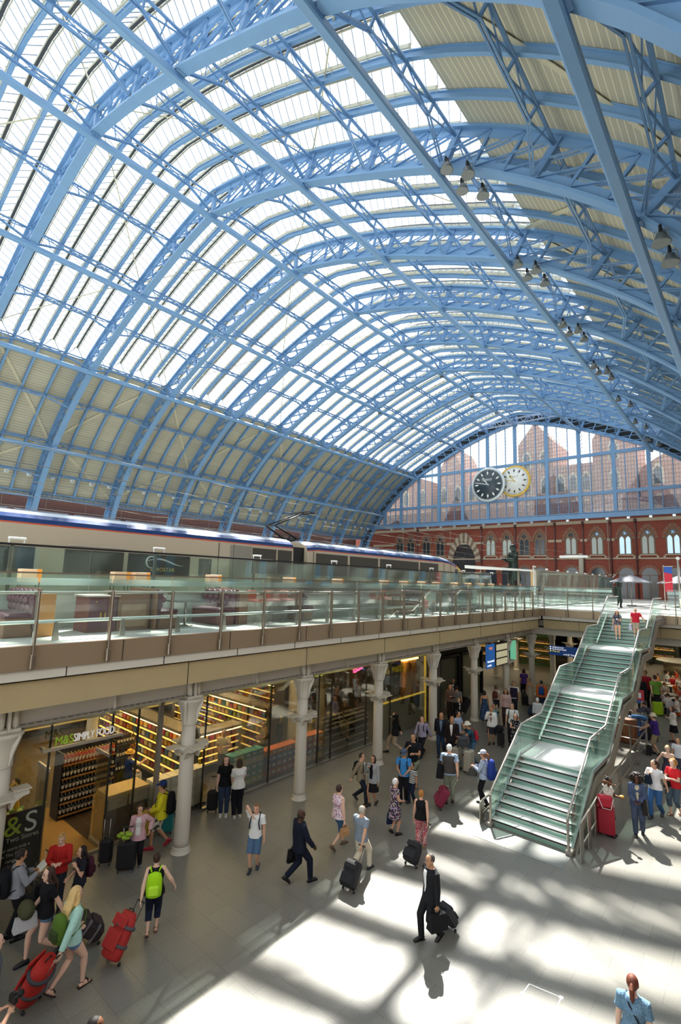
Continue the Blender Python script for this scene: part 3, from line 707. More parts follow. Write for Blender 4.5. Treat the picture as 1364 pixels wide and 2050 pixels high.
block('red brick hotel tower with gable behind the glass, left of the clocks',-51.5,-45.1,30,6,nw=2)
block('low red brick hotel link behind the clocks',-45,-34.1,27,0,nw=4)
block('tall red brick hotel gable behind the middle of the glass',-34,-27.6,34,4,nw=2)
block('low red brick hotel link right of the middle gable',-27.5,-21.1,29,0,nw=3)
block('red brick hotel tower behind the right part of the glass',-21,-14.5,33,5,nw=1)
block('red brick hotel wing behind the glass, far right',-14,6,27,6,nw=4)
# ---------------------------------------------------------------- left wall behind the train
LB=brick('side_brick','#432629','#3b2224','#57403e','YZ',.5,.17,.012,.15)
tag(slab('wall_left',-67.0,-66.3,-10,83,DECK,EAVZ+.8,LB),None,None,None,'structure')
k=0
for kk in range(NR0+2,7):
    for q in(0,1,2):
        y=riby(kk)+1.5+q*3; 
        if y<14 or y>80: continue
        k+=1
        t=thing('wall_arch','blind brick arch with pale voussoirs on the left wall, %s from the clock end'%ORD[min(39,24-k)],'wall arch',(0,0,0),0,'blind arches on the left wall','structure')
        mb=MB()
        n=13
        for i in range(n):
            a0,a1=PI*i/n,PI*(i+1)/n
            P=[(y+1.15*math.cos(a0),11.6+1.15*math.sin(a0)),(y+1.15*math.cos(a1),11.6+1.15*math.sin(a1)),(y+1.6*math.cos(a1),11.6+1.6*math.sin(a1)),(y+1.6*math.cos(a0),11.6+1.6*math.sin(a0))]
            mb.prism(P,.12,m=i%2,O=(-66.3,0,0),U=(0,1,0),W=(0,0,1))
        mb.build('arch_surround',[mat('arch_dark','#6a3f38',.8),STONE],t,fix=True)
        MB().prism([(y-1.1,9)]+[(y-1.1*math.cos(PI*j/10),11.6+1.1*math.sin(PI*j/10)) for j in range(11)]+[(y+1.1,9)],.05,O=(-66.3,0,0),U=(0,1,0)).build('recess',mat('recess','#3d2523',.8),t,fix=True)
mb=MB(); y=-9
while y<82: # diaper brick frieze
    mb.beam((-66.28,y,13.2),(-66.28,y+1,14.4),.06,.12,up=V((1,0,0))); mb.beam((-66.28,y,14.4),(-66.28,y+1,13.2),.06,.12,up=V((1,0,0))); y+=1
tag(mb.build('trim_6',mat('frieze','#7a5247',.8)),None,None,None,'structure')
# ================================================================ train
TX=-18.42
TCRE=mat('train_cream','#bcae94',.35,0,.04,.7,coat=.4); TORG=mat('train_orange','#c9532c',.4); TBLU=mat('train_blue','#1d3f7a',.25,.2,.06,.7,coat=.6); TROOF=mat('train_roof_silver','#b9c2cc',.28,.7,.06,.6); TYEL=mat('train_yellow','#e2b62c',.35); TDRK=mat('train_window','#1d211f',.08,0,.2,1.,spec=.9); TGRI=mat('train_grille','#4a443b',.6,.2,.1,6.)
SECT=[(1.40,5.82),(1.42,6.6),(1.42,8.2),(1.405,8.74),(1.395,8.79),(1.34,8.93),(1.2,9.06),(.85,9.19),(.4,9.26),(0,9.28)]
SMAT=[0,0,0,1,2,2,3,3,3]
def coach(mb,stations):
    """stations: (y, width scale, top z)"""
    full=[(a,b) for a,b in SECT]+[(-a,b) for a,b in SECT[-2::-1]]; mm=SMAT+SMAT[::-1]; n=len(full); vs=[]
    for y,w,zt in stations:
        k=(zt-5.82)/(9.28-5.82); vs+=[(TX+a*w,y,5.82+(b-5.82)*k) for a,b in full]
    for i in range(len(stations)-1):
        for j in range(n-1):
            m=mm[j]
            if stations[i][0]>33 and m in(2,3,1): m=4
            mb.add([vs[i*n+j],vs[i*n+j+1],vs[(i+1)*n+j+1],vs[(i+1)*n+j]],[(0,1,2,3)],m,True)
    for o in(0,(len(stations)-1)*n): mb.add(vs[o:o+n],[tuple(range(n))],0)
tr=thing('high_speed_train','cream high speed train with blue and silver roof beside the bar terrace','train',(0,0,0))
mb=MB(); coach(mb,[(-14,1,9.28),(16.5,1,9.28)]); mb.build('coach_body',[TCRE,TORG,TBLU,TROOF,TYEL],tr,fix=True)
mb=MB(); coach(mb,[(17.5,.98,9.2),(18.2,1,9.28),(31,1,9.28),(32.2,.99,9.2),(33.4,.96,8.95),(34.3,.9,8.6),(35.2,.8,8.0),(36,.66,7.2),(36.4,.5,6.5)]); mb.build('power_car_body',[TCRE,TORG,TBLU,TROOF,TYEL],tr,fix=True)
MB().box((TX,17,7.4),(2.3,1.1,2.9)).build('gangway_bellows',BLACK,tr)
tx=TX+1.425
def side(name,m,y0,y1,z0,z1,dx=.0,t=.02):
    return MB().box((tx+dx,(y0+y1)/2,(z0+z1)/2),(t,y1-y0,z1-z0),bev=.009).build(name,m,tr)
for a,b in((-9,-6.2),(-5,-2.2),(-1,1.8),(2.9,5.45),(6.3,8.25),(8.4,10.9)): side('window',TDRK,a,b,7.27,8.05)
side('window',TDRK,11.3,11.9,7.3,8.0); 
for a,b in((14.0,15.4),(15.5,16.4),(18.1,20.6),(20.8,23.4),(23.6,27.9),(28.1,30.5)): side('equipment_grille',TGRI,a,b,7.5,8.62)
side('equipment_grille',mat('train_grey','#8f897c',.5),12.8,13.95,7.0,8.66)
side('cab_window',TDRK,33.1,33.5,7.9,8.35,-.04)
for y in(12.2,12.95,2.2,17.9,31.3,32.3): side('door_seam',BLACK,y,y+.03,5.85,8.7,.003)
side('handle_rail',STEEL,6.4,8.3,8.16,8.2,.03); side('handle_rail',STEEL,12.3,15.2,8.12,8.15,.03)
sil=mat('logo_silver','#c8cdd0',.3,.5); lg=text('EUROSTAR',.2,(tx+.02,9.75,7.5),tr,mat('logo_gold','#c9b04a',.4,.3),'logo_lettering',PI/2,PI/2)
mb=MB(); e=[]
for i in range(25):
    a=i/24*4.6; r=.16+.05*i/24; e.append((tx+.025,9.28+r*math.cos(a+.3),7.78+r*1.1*math.sin(a+.3)))
mb.tube(e,[.012+.02*math.sin(i/24*PI) for i in range(25)],6); mb.tube([(tx+.025,9.1+1.5*i/12,7.8+.1*math.sin(i/12*5)-.03*i/12) for i in range(13)],[.006+.028*math.sin(i/12*PI) for i in range(13)],6); mb.build('logo_swirl',sil,tr)
for y0,y1 in((11.6,13.2),(20,21.5)): MB().box((TX-.2,(y0+y1)/2,9.24),(1.3,y1-y0,.1),bev=.03).build('roof_vent',TGRI,tr)
mb=MB()
for i in range(16):
    for x in(-.5,-.25,.2,.6): mb.beam((TX+x,-13+i*1.8,9.262),(TX+x,-11.4+i*1.8,9.262),.03,.03)
for y in(22,24,26,28): mb.box((TX+.3,y,9.27),(.7,1.1,.06),bev=.02)
mb.build('roof_ribs',mat('roof_rib','#8a93a0',.35,.6),tr)
pg=MB()
for s in(-.45,.45):
    pg.tube([(TX+s,17.6,9.35),(TX+s*.7,16.2,9.9)],.045,8); pg.tube([(TX+s*.7,16.2,9.9),(TX+s*.5,18.3,10.75)],.035,8)
    pg.tube([(TX+s,16.9,9.1),(TX+s,17.9,9.4)],.05,8)
pg.beam((TX-.5,17.6,9.35),(TX+.5,17.6,9.35),.12,.1); pg.beam((TX-.4,16.2,9.9),(TX+.4,16.2,9.9),.06,.06)
pg.tube([(TX-.8,18.35,10.7),(TX-.6,18.35,10.82),(TX+.6,18.35,10.82),(TX+.8,18.35,10.7)],.04,8); pg.tube([(TX-.6,18.7,10.78),(TX+.6,18.7,10.78)],.035,8); pg.beam((TX,18.3,10.7),(TX,18.7,10.75),.3,.06)
pg.build('pantograph',BLACK,tr)
pg=MB()
for y in(16.75,17.25):
    for s in(-.6,.2): pg.tube([(TX+s,y,9.2),(TX+s+.15,y,9.5),(TX+s+.2,17.0,9.1),(TX+s+.5,17.,8.6)],.035,6)
pg.build('roof_cables',BLACK,tr)
wr=thing('overhead_wires','thin overhead wires strung above the train','wires')
mb=MB()
for x,z in((TX,10.85),(TX-3.6,10.85),(TX-14,11),(TX-21,11)): 
    mb.tube([(x,-10,z),(x,82,z)],.014,5)
    pts=[(x,-10+i*2.3,z+.35+.35*abs(math.cos(i*PI/8))) for i in range(41)]; mb.tube(pts,.012,5)
    for i in range(41): mb.tube([(x,-10+i*2.3,z),pts[i]],.006,4)
mb.build('wire_runs',mat('wire_grey','#6f706c',.7,0),wr)
# ================================================================ wind screen behind the bar
WX=-15.2
WGL=glassmat('wind_screen_glass',(.84,.93,.89),.05,.03,.06,(.62,.76,.70))
ws=thing('wind_screen','tall green glass wind screen with black top rail between bar and train','glass screen')
py=[-.2,4.33,8.47,12.68,17.35,21.83,26.37,30.6,35.2]
for a,b in zip(py,py[1:]):
    for q in(0,1): 
        u,v=a+(b-a)*q/2,a+(b-a)*(q+1)/2; MB().box((WX,(u+v)/2,DECK+1.12),(.02,v-u-.03,2.1)).build('glass_panel',WGL,ws)
MB().box((WX,17.5,DECK+2.22),(.07,35.6,.06)).build('top_rail',BLACK,ws)
for y in py: MB().box((WX-.06,y,DECK+1.1),(.06,.09,2.2)).build('post',GREYI,ws)
for i,y in enumerate(py[1:]):
    t=thing('bracket_light','small white light on the black rail of the wind screen, %s from the left'%ORD[i],'light',(WX,y,DECK+2.25),0,'wind screen lights')
    MB().box((0,.08,.13),(.10,.42,.07),bev=.02).build('lamp_head',FLW,t); mb=MB()
    for d in(-.1,.26): mb.box((0,d,.06),(.03,.03,.12))
    mb.build('bracket',FLW,t)
WGL2=glassmat('enclosure_glass',(.78,.9,.86),.08,.03,.10,(.6,.72,.68)); FIN=mat('wood_fin','#b99c66',.6,0,.1,3.)
ws=thing('glass_enclosure','glass restaurant enclosure with wooden fins beyond the far bridge','glass screen')
ey=[40,43,46,49,52,55,58,61,64,67.8]
for a,b in zip(ey,ey[1:]):
    MB().box((-13.7,(a+b)/2,DECK+1.4),(.03,b-a-.06,2.7)).build('glass_panel',WGL2,ws); 
    for q in(0,.5): MB().box((-13.9,a+(b-a)*q,DECK+1.35),(.12,.22,2.6)).build('wooden_fin',FIN,ws)
MB().box((-13.7,53.9,DECK+2.78),(.12,28,.08)).build('top_rail',GREYI,ws); MB().box((-13.7,40,DECK+1.55),(.1,.5,3.1)).build('end_post',mat('pale_post','#c9c3b8',.5),ws)
for y in ey: MB().box((-13.7,y,DECK+2.9),(.1,.5,.14),bev=.03).build('light_head',FLW,ws)
# ================================================================ bar terrace furniture
MAR=mat('maroon_leather','#5d3440',.45,0,.12,3.); MARD=mat('maroon_wood','#6b3c35',.5,0,.12,2.); WOODB=mat('brown_wood','#7d5a40',.5,0,.15,1.5); WOODO=mat('orange_wood','#b27a3c',.5,0,.15,1.5); ORG=mat('orange_leather','#b5532c',.45,0,.08,3.); PALE=mat('pale_front','#c6cbbb',.5,0,.04,1.)
def booth(y,dr,lab,wood=True,side=WOODB):
    t=thing('banquette_seat',lab,'booth seat',(-13.75,y,DECK),0 if dr>0 else PI,'bar banquettes')
    mb=MB().box((0,.30,.22),(1.5,.6,.44),bev=.02); mb.build('base',side,t)
    MB().box((0,.33,.48),(1.5,.62,.13),bev=.05).build('seat_cushion',MAR,t)
    mb=MB().box((0,.02,.62),(1.5,.16,.96),bev=.05)
    for i in range(5):
        for j in range(3): mb.ell((-.6+.3*i+(.15 if j%2 else 0),.11,.66+.17*j),(.15,.05,.1),0,8,6)
    mb.build('tufted_back',MAR,t)
    if wood: MB().box((0,-.09,.56),(1.56,.06,1.12),bev=.01).build('back_panel',side,t); 
    return t
def table(y,lab,w=.8,x=-13.55):
    t=thing('bar_table',lab,'table',(x,y,DECK),0,'bar terrace tables')
    MB().box((0,0,.745),(.95,w,.035),bev=.012).build('table_top',mat('table_top_dark','#3b4241',.25,0,.05,coat=.4),t)
    MB().tube([(0,0,.02),(0,0,.73)],.04,10).build('pedestal',STEEL,t); MB().lathe([(.26,0),(.26,.02),(.05,.04)],n=16).build('base_plate',STEEL,t)
    return t
booth(4.3,-1,'maroon tufted banquette at the far left end of the bar terrace')
tag(MB().box((-13.0,4.55,DECK+.5),(.16,.34,1.0),bev=.01).build('end_panel_block',WOODO),'upright orange wood end block beside the far left banquette','wood block')
cb=thing('serving_cabinet','maroon serving cabinet with drawers between two banquettes on the bar terrace','cabinet',(-13.55,5.95,DECK))
MB().box((0,0,.45),(.8,.75,.9),bev=.01).build('body',MARD,cb); MB().box((0,0,.92),(.9,.85,.04)).build('top',mat('cab_top','#a79d92',.4),cb)
for j in(-.19,.19):
    d=MB().box((.41,j,.38),(.02,.34,.6),bev=.008).build('door',MAR,cb); MB().box((.43,j*.3,.4),(.02,.02,.2)).build('handle',GOLD,d)
    d=MB().box((.41,j,.78),(.02,.34,.14),bev=.008).build('drawer',MAR,cb); MB().ell((.43,j,.78),.018).build('knob',GOLD,d)
pb=thing('service_station','brown wooden service station right of the maroon cabinet on the bar terrace','counter',(-13.6,6.8,DECK)); MB().box((0,0,.5),(.9,.9,1.0),bev=.015).build('body',WOODB,pb); MB().box((0,0,1.02),(1.,1.,.04)).build('top',WOODB,pb); MB().box((.46,0,.4),(.02,.7,.6),bev=.008).build('door',mat('brown_light','#96775a',.5),pb)
booth(7.45,1,'purple banquette facing right, second booth of the bar terrace')
table(8.65,'dark topped table between two facing banquettes on the bar terrace',1.1)
booth(10.1,-1,'quilted maroon banquette facing left, third booth of the bar terrace',True,MARD)
tag(MB().box((-13.5,10.42,DECK+.53),(1.1,.36,1.06),bev=.012).build('wood_pier',WOODB),'brown wood pier behind the quilted banquette on the bar terrace','wood block')
k=0
sp=None
def stool(y,lab,x=-13.2):
    t=thing('bar_stool',lab,'stool',(x,y,DECK),PI/2,'orange bar stools')
    MB().box((0,0,.74),(.42,.42,.1),bev=.04).build('seat',ORG,t); MB().box((0,.2,.92),(.42,.07,.34),bev=.03).build('backrest',ORG,t)
    for a in(-1,1):
        for b in(-1,1): MB().tube([(a*.16,b*.16,.7),(a*.21,b*.21,0)],.014,6).build('leg',STEEL,t)
    MB().tube([(-.19,-.19,.28),(.19,-.19,.28),(.19,.19,.28),(-.19,.19,.28),(-.19,-.19,.28)],.01,6).build('footrest',STEEL,t)
    return t
s0=stool(11.1,'orange bar stool beside the brown wood pier')
for y,l in((11.9,'orange bar stool, second from the wood pier'),(12.6,'orange bar stool, third from the wood pier'),(18.1,'orange bar stool, first of the pair by the middle bar counter'),(18.9,'orange bar stool, second of the pair by the middle bar counter')): dup(s0,(-13.2,y,DECK),label=l)
def counter(y0,y1,lab,m=PALE,x=-13.9,h=.95):
    t=thing('bar_counter',lab,'counter',(x,(y0+y1)/2,DECK),0,'bar counters'); L=y1-y0
    MB().box((0,0,h/2-.02),(.5,L,h-.04),bev=.01).build('front_panel',m,t); MB().box((.03,0,h),(.7,L+.05,.05),bev=.01).build('counter_top',mat('counter_top','#d8dcd4',.25,0,.03,coat=.5),t)
    for i in range(1,int(L/.8)+1): MB().box((.255,-L/2+i*.8-.3,h/2),(.006,.015,h*.85)).build('panel_joint',GREYI,t)
    return t
counter(11.0,13.3,'pale bar counter behind the first orange stools')
booth(13.2,1,'brown backed banquette right of the orange stools',True,WOODB)
counter(14.2,17.2,'pale long bar counter in the middle of the terrace'); counter(17.6,19.6,'pale short bar counter behind the pair of stools')
booth(20.0,1,'brown banquette past the middle bar counter, facing right',True,WOODB); booth(21.6,-1,'brown banquette past the middle bar counter, facing left',True,WOODB)
counter(22.0,24.3,'pale bar counter before the last red banquettes')
booth(24.6,1,'reddish banquette near the far end of the terrace, facing right',True,MARD); booth(27.3,-1,'reddish banquette near the far end of the terrace, facing left',True,MARD); table(26,'small table between the reddish banquettes near the terrace end',.9)
counter(27.8,33.5,'pale counter at the far end of the bar terrace')
t=thing('bar_ledge','long pale ledge carrying the box lamps behind the banquettes','ledge',(-14.75,0,DECK))
MB().box((0,18.2,.96),(.34,31.5,.05)).build('ledge_top',mat('counter_top','#d8dcd4',.25),t)
for a,b in zip(range(2,34,4),range(6,38,4)): MB().box((-.04,(a+b)/2,.47),(.2,b-a-.08,.94)).build('ledge_panel',mat('ledge_panel','#bac4b8',.4,0,.06),t)
LS=mat('lamp_shade_cream','#e8c9a2',.6,0,.04,emit='#ffc98a',estr=.08); LO=mat('lamp_shade_orange','#e59a35',.5,0,.04,emit='#ff9a2a',estr=.15)
l0=thing('box_lamp','','lamp',(0,0,0),0,'box lamps on the bar ledge'); l0.scale=(1.3,1.3,1.15)
MB().box((0,0,.36),(.22,.30,.30),bev=.01).build('lamp_shade',LS,l0); MB().box((0.0,.19,.36),(.22,.09,.30),bev=.008).build('lamp_side',LO,l0)
for a in(-1,1):
    for b in(-.13,.2): MB().tube([(a*.08,b,0),(a*.08,b,.24)],.008,5).build('leg',BLACK,l0)
ly=[4.6,7.03,7.67,10.37,14.07,17.1,20.75,22.6,24.45,26.1,28.4,30.3,32.3,34]
for i,y in enumerate(ly):
    lb='cream and orange box lamp on the bar ledge, %s from the left'%ORD[i]; p=(-14.72,y,DECK+.985)
    if i==0: l0.location=p; l0['label']=lb
    else: dup(l0,p,label=lb)
    
# ================================================================ far deck
cp=thing('platform_canopy','thin flat white canopy past the nose of the train','canopy',(-19.2,47,DECK))
MB().prism([(-3.2,3.05),(3.4,2.86),(3.4,2.95),(-3.2,3.35)],3.0,O=(0,1.5,0)).build('roof_slab',mat('canopy_white','#d9dad4',.5),cp,fix=True)
for x in(-2.2,1.6): MB().tube([(x,0,0),(x,0,2.95)],.1,10).build('post',GREYI,cp)
for i,x in enumerate((-2.9,-1.2)):
    t=MB().box((x,-1.0,2.35),(.9,.14,.6),bev=.02).build('display_screen',mat('screen_dark','#22282a',.2),cp)
gp=thing('gantry_post','grey post with a long white cross arm by the glass enclosure','post',(-14.3,56,DECK)); MB().box((0,0,2.5),(.4,.4,5.0),bev=.03).build('post',GREYI,gp); MB().box((-.7,-.1,4.7),(2.8,.4,.25),bev=.05).build('cross_arm',FLW,gp)
def parasol(p,r,lab):
    t=thing('parasol',lab,'parasol',p); MB().lathe([(r,2.05),(r*.98,2.1),(r*.5,2.45),(.05,2.75),(.02,2.74),(r*.5,2.4)],n=8,sm=False).build('canopy',mat('parasol_grey','#6f727b',.8,0,.06),t); MB().tube([(0,0,0),(0,0,2.8)],.035,8).build('pole',GREYI,t); MB().box((0,0,.05),(.7,.7,.1),bev=.03).build('base',GREYI,t)
parasol((-8.75,50,DECK),1.7,'large grey parasol on the deck behind the bronze man'); parasol((-5.6,53,DECK),1.6,'grey parasol partly behind the red banner')
bn=thing('banner','tall red banner with a blue top on a pole beyond the bridge','banner',(-5.35,45,DECK))
m=MB().box((0,0,2.3),(.5,.04,1.9)).build('cloth',mat('banner_red','#c2283c',.7,0,.04),bn); mb=MB().prism([(-.25,2.83),(.25,2.7),(.25,3.26),(-.25,3.26)],.05,O=(0,.025,0)); mb.build('blue_top',mat('banner_blue','#2a56a8',.7),bn,fix=True); mb=MB().prism([(-.25,2.0),(.25,2.1),(.25,2.14),(-.25,2.04)],.05,O=(0,.026,0)); mb.build('white_stroke',WHITEP,bn,fix=True)
MB().tube([(-.3,0,0),(-.3,0,3.4)],.03,8).build('pole',STEEL,bn); MB().box((0,0,3.27),(.6,.05,.05)).build('top_bar',STEEL,bn); MB().box((-.3,0,.03),(.5,.5,.06)).build('base',GREYI,bn)
lp=thing('lamp_post','slim steel post with a small ball top at the right end of the bridge','post',(-5.0,48,DECK)); MB().tube([(0,0,0),(0,0,4.0)],.07,8).build('post',STEEL,lp); MB().ell((0,0,4.05),.14).build('ball_top',FLW,lp)
k=0
for x,zl in((-54,11),(-43.6,13),(-26.3,9.6),(-17.2,8.9)):
    k+=1; t=thing('hanging_rod','thin rod hanging from the glazed screen, %s from the left'%ORD[k-1],'hanging rod',(x,YS-.1,zl),0,'hanging rods'); MB().tube([(0,0,0),(0,0,zb-zl)],.05,6).build('rod',GREYI,t)
    MB().box((0,0,-.2),(.22,.22,.5),bev=.04).build('end_fitting',GREYI,t)
    if x>-20: MB().box((0,-.12,-.65),(1.2,.1,.5)).build('sign_plate',WHITEP,t); text('EXIT',.3,(0,-.18,-.65),t,mat('sign_grey','#55605a',.5),'sign_lettering',PI/2)
# floodlights on the ribs
def big_flood():
    t=thing('floodlight','','floodlight',(0,0,0),0,'roof floodlights')
    MB().lathe([(.08,0),(.16,-.04),(.2,-.2),(.3,-.34),(.31,-.4),(.28,-.4)],n=16).build('housing',mat('flood_grey','#6c7271',.4,.5),t); MB().lathe([(.02,-.385),(.27,-.385),(.27,-.37),(.02,-.37)],n=16).build('lens',mat('flood_lens','#e3dfc8',.15,.3),t)
    MB().box((0,0,.12),(.1,.3,.3),bev=.02).build('bracket',BLACK,t); MB().tube([(-.2,0,-.2),(-.22,0,.1),(.22,0,.1),(.2,0,-.2)],.02,6).build('yoke',GREYI,t); return t
ff=None
for kk in range(6,-1,-1):
    spots=[(PS*4+1.0,-.9),(PS*4+1.0,.7),(PS*4+2.2,-.7),(PS*4+2.2,.9)] if kk<4 else [(PS*4+1,0),(PS*4+2.2,.5)]
    if kk==0: spots+=[(PS*6+1.3,-.5),(PS*6+1.5,.7)]
    spots+=[(0,.4),(-PS*2,.5)] if kk in(5,4,6) else []
    for i,(s,dy) in enumerate(spots):
        p=A3(s,-.3,riby(kk)+dy); wh='apex' if s==0 else 'left slope' if s<0 else 'far right slope' if s>30 else 'right slope'
        lb='round floodlight %d of %d hung on the %s of the %s rib before the clocks'%(i+1,len(spots),wh,ORD[6-kk])
        lb='round floodlight, %s in the %s cluster of the %s rib from the clocks'%(ORD[i],wh,ORD[6-kk])
        if ff is None: ff=big_flood(); ff.location=p; ff['label']=lb
        else: dup(ff,p,label=lb)
fe=None; n=0
for kk in range(6,-2,-1):
    for q in range(4):
        y=riby(kk)+1.2+q*2.2; p=A3(-P7,.75,y); n+=1
        lb='small white floodlight under the left eaves purlin, %s from the clock end'%ORD[n-1]
        if fe is None: fe=small_flood(p,lb,'floodlights along the left eaves'); fe.rotation_euler=(0,0,PI/2)
        else: dup(fe,p,label=lb)
SHOPW=60; HALLW=60
# ================================================================ glass shop front and shop interior
SFG=glassmat('shop_glass',(.95,.96,.92),.03,.02)
sf=thing('glazed_shopfront','tall glass shop front behind the arcade columns','shop front',(0,0,0))
MU=mat('shop_mullion','#3a3a34',.35,.5); mul=[-2,1.5,3.2,5.31]+[6.88,7.64,8.33,9.95,12.73,15.31,16.1,18.48,20.39,23.9]
for a,b in zip(mul,mul[1:]):
    lo=2.45 if (a,b)==(5.31,6.88) else .06
    MB().box((XS,(a+b)/2,(4.0+lo)/2),(.02,b-a-.03,4.0-lo)).build('glass_pane',SFG,sf)
for y in mul: 
    w=.10 if y in(8.33,) else .035
    MB().box((XS-.02,y,2.0),(.07 if w<.05 else .16,w,4.0)).build('mullion',MU if w<.05 else GREYI,sf)
MB().box((XS,11,.03),(.12,26,.06)).build('floor_track',mat('track_steel','#9b978c',.35,.8),sf); MB().box((XS-.1,11,4.02),(.4,26,.12)).build('head_rail',GREYI,sf)
MB().box((XS+.02,11,3.72),(.03,26,.5)).build('vent_strip',glassmat('frit_head',(.8,.84,.76),.06,.05,.45,(.62,.66,.56)),sf)
sg=thing('shop_sign','green and white shop name letters on a steel bar over the shop doors','sign',(-13.62,6.02,3.13))
MB().box((0,0,-.16),(.07,2.0,.07)).build('bar',STEEL,sg); MB().box((-.15,-.92,-.16),(.3,.07,.07)).build('bracket',STEEL,sg); MB().box((-.15,.92,-.16),(.3,.07,.07)).build('bracket',STEEL,sg)
text('M&S',.30,(.03,-.52,.01),sg,mat('sign_green','#9cc233',.4,emit='#9cd433',estr=.08),'sign_lettering',PI/2,PI/2,.02,sx=.8); text('SIMPLY FOOD',.27,(.03,.22,.01),sg,mat('sign_white','#e4e4dc',.4,emit='#ffffff',estr=.15),'sign_lettering',PI/2,PI/2,.02,sx=.62)  # unlit letters; a slight glow is added in the material to keep them readable
# doors
for y,r in((5.35,-1.2),(6.84,1.25)):
    d=thing('glass_door','open glass shop door, %s leaf of the entrance'%('left' if r<0 else 'right'),'door',(XS,y,0),0,'shop entrance doors'); s=1 if r<0 else -1
    MB().box((-.36,0,1.2),(.72,.02,2.3)).build('glass_pane',SFG,d); MB().box((-.36,0,.05),(.74,.05,.1)).build('bottom_rail',STEEL,d); MB().box((-.36,0,2.38),(.74,.05,.08)).build('top_rail',STEEL,d); MB().tube([(-.62,.05,.7),(-.62,.05,1.5)],.016,8).build('handle',GOLD,d)
slab('shop_floor_glow',-17.5,XS-.02,5.4,6.8,.0,.006,mat('floor_glow_ochre','#8a6a35',.7),'ochre floor patch standing in for warm light inside the shop entrance','floor patch',None)  # thin ochre patch: the warm glow on the entrance floor, painted in
# wall poster
pt=thing('poster_board','black poster board with large green ampersand behind the glass at the far left','poster',(-14.1,4.6,0))
MB().box((0,0,.78),(.05,1.45,1.5)).build('board',mat('poster_black','#12130f',.5),pt)
text('&',.62,(.03,.12,1.22),pt,mat('poster_green','#a6b83a',.5),'poster_lettering',PI/2,PI/2,.003); text('S',.66,(.03,.5,1.22),pt,WHITEP,'poster_lettering',PI/2,PI/2,.003); text('M',.62,(.03,-.33,1.22),pt,WHITEP,'poster_lettering',PI/2,PI/2,.003)
for s,z,sz in (('Station, Two Stores',.93,.15),('our store only a',.73,.10),('in The Circle,',.6,.10),('range of',.47,.10),('clothing',.34,.10),('gift wrap!',.21,.10)): text(s,sz,(.03,.10 if sz>.12 else .2,z),pt,mat('poster_text','#b9bdb2',.5),'poster_lettering',PI/2,PI/2,.003)
# flowers & produce behind the poster
RED=mat('flower_red','#8c2a35',.7); 
def bouquet(p,cols,lab,n=26,r=.32,h=.9):
    t=thing('flower_display',lab,'flowers',p,0,'shop flowers'); MB().lathe([(.16,0),(.2,.35),(.17,.35)],n=12).build('bucket',mat('bucket_grey','#55585a',.4,.5),t)
    for ci,c in enumerate(cols):
        mb=MB(); R=random.Random(ci*7+int(p[1]*10))
        for i in range(n//len(cols)):
            a=R.random()*6.28; q=R.random()**.5*r; x,y,z=q*math.cos(a),q*math.sin(a),.35+h*(.35+.5*R.random()); mb.ell((x,y,z),(.07,.07,.05),0,7,5)
        mb.build('blooms',mat('bloom_%s'%c[1:],c,.7),t)
    mb=MB(); R=random.Random(3)
    for i in range(20):
        a=R.random()*6.28; mb.tube([(0,0,.3),(.2*math.cos(a),.2*math.sin(a),.5),(r*math.cos(a),r*math.sin(a),.4+h*.5*R.random())],[.012,.02,.004],5)
    mb.build('stems',mat('stem_green','#3f6b2c',.7),t)
bouquet((-14.8,4.5,.75),['#6a1a2a','#c98a2a','#7a2233'],'dark red and amber bouquet above the black poster board',40,.38,.8)
bouquet((-15.2,3.4,.9),['#d8b62a','#e0702a'],'yellow and orange flowers behind the first column'); bouquet((-15.1,5.1,.2),['#5f8f2a','#c9d86a'],'leafy green bouquet just left of the shop doors',24,.25,.7)
tag(MB().box((-14.9,4.2,.37),(.9,1.8,.74),bev=.02).build('display_plinth',mat('plinth','#4a3c30',.6)),'brown display plinth behind the black poster board','plinth'); tag(MB().box((-15.3,3.3,.45),(.7,.7,.9),bev=.02).build('display_plinth',mat('plinth','#4a3c30',.6)),'brown display plinth holding the yellow flowers','plinth'); tag(MB().box((-15.1,5.1,.1),(.4,.4,.2),bev=.02).build('display_plinth',mat('plinth','#4a3c30',.6)),'low brown plinth left of the shop doors','plinth')
# bottles
def bottle(m,cap,lab,group,wine=True):
    t=thing('wine_bottle',lab,'bottle',(0,0,0),0,group)
    MB().lathe([(.036,0),(.038,.01),(.038,.2),(.03,.225),(.014,.245),(.0135,.29),(.015,.3),(.001,.3)],n=8).build('glass_body',m,t); MB().lathe([(.0385,.06),(.0387,.065),(.0387,.15),(.0385,.155)],n=8).build('label_band',mat('bottle_label','#d8cfb8',.7),t); MB().lathe([(.016,.24),(.017,.302),(.001,.304)],n=8).build('cap',cap,t); return t
GD=mat('bottle_green','#20291a',.12,0,.1,coat=.5); GRD=mat('bottle_rose','#b2482e',.15,0,.1,coat=.5); GB=mat('bottle_brown','#241a14',.12,0,.1,coat=.5); CG=mat('cap_gold','#d0a63c',.35,.5); CW=mat('cap_white','#dcd6c4',.5); CR=mat('cap_red','#7a1f22',.4)
SHW=mat('shelf_wood','#9a6f3c',.5,0,.1,2.); RKB=mat('rack_black','#171512',.5)
b1=bottle(GRD,CG,'rose wine bottle with cream label on the top shelf of the wine rack','rose wine bottles'); b2=bottle(GD,CG,'dark green wine bottle with cream label on the big wine rack','dark wine bottles'); b3=bottle(GB,CW,'dark bottle with pale cap in the tall stacked bottle display','stacked dark bottles')
used=[]
def put(b,p):
    if b in used: dup(b,p)
    else: used.append(b); b.location=p
rk=thing('wine_rack','black wine rack full of bottles just inside the shop doors','shelving',(-16.5,7.45,0))
zs=[.12,.47,.82,1.17,1.55]
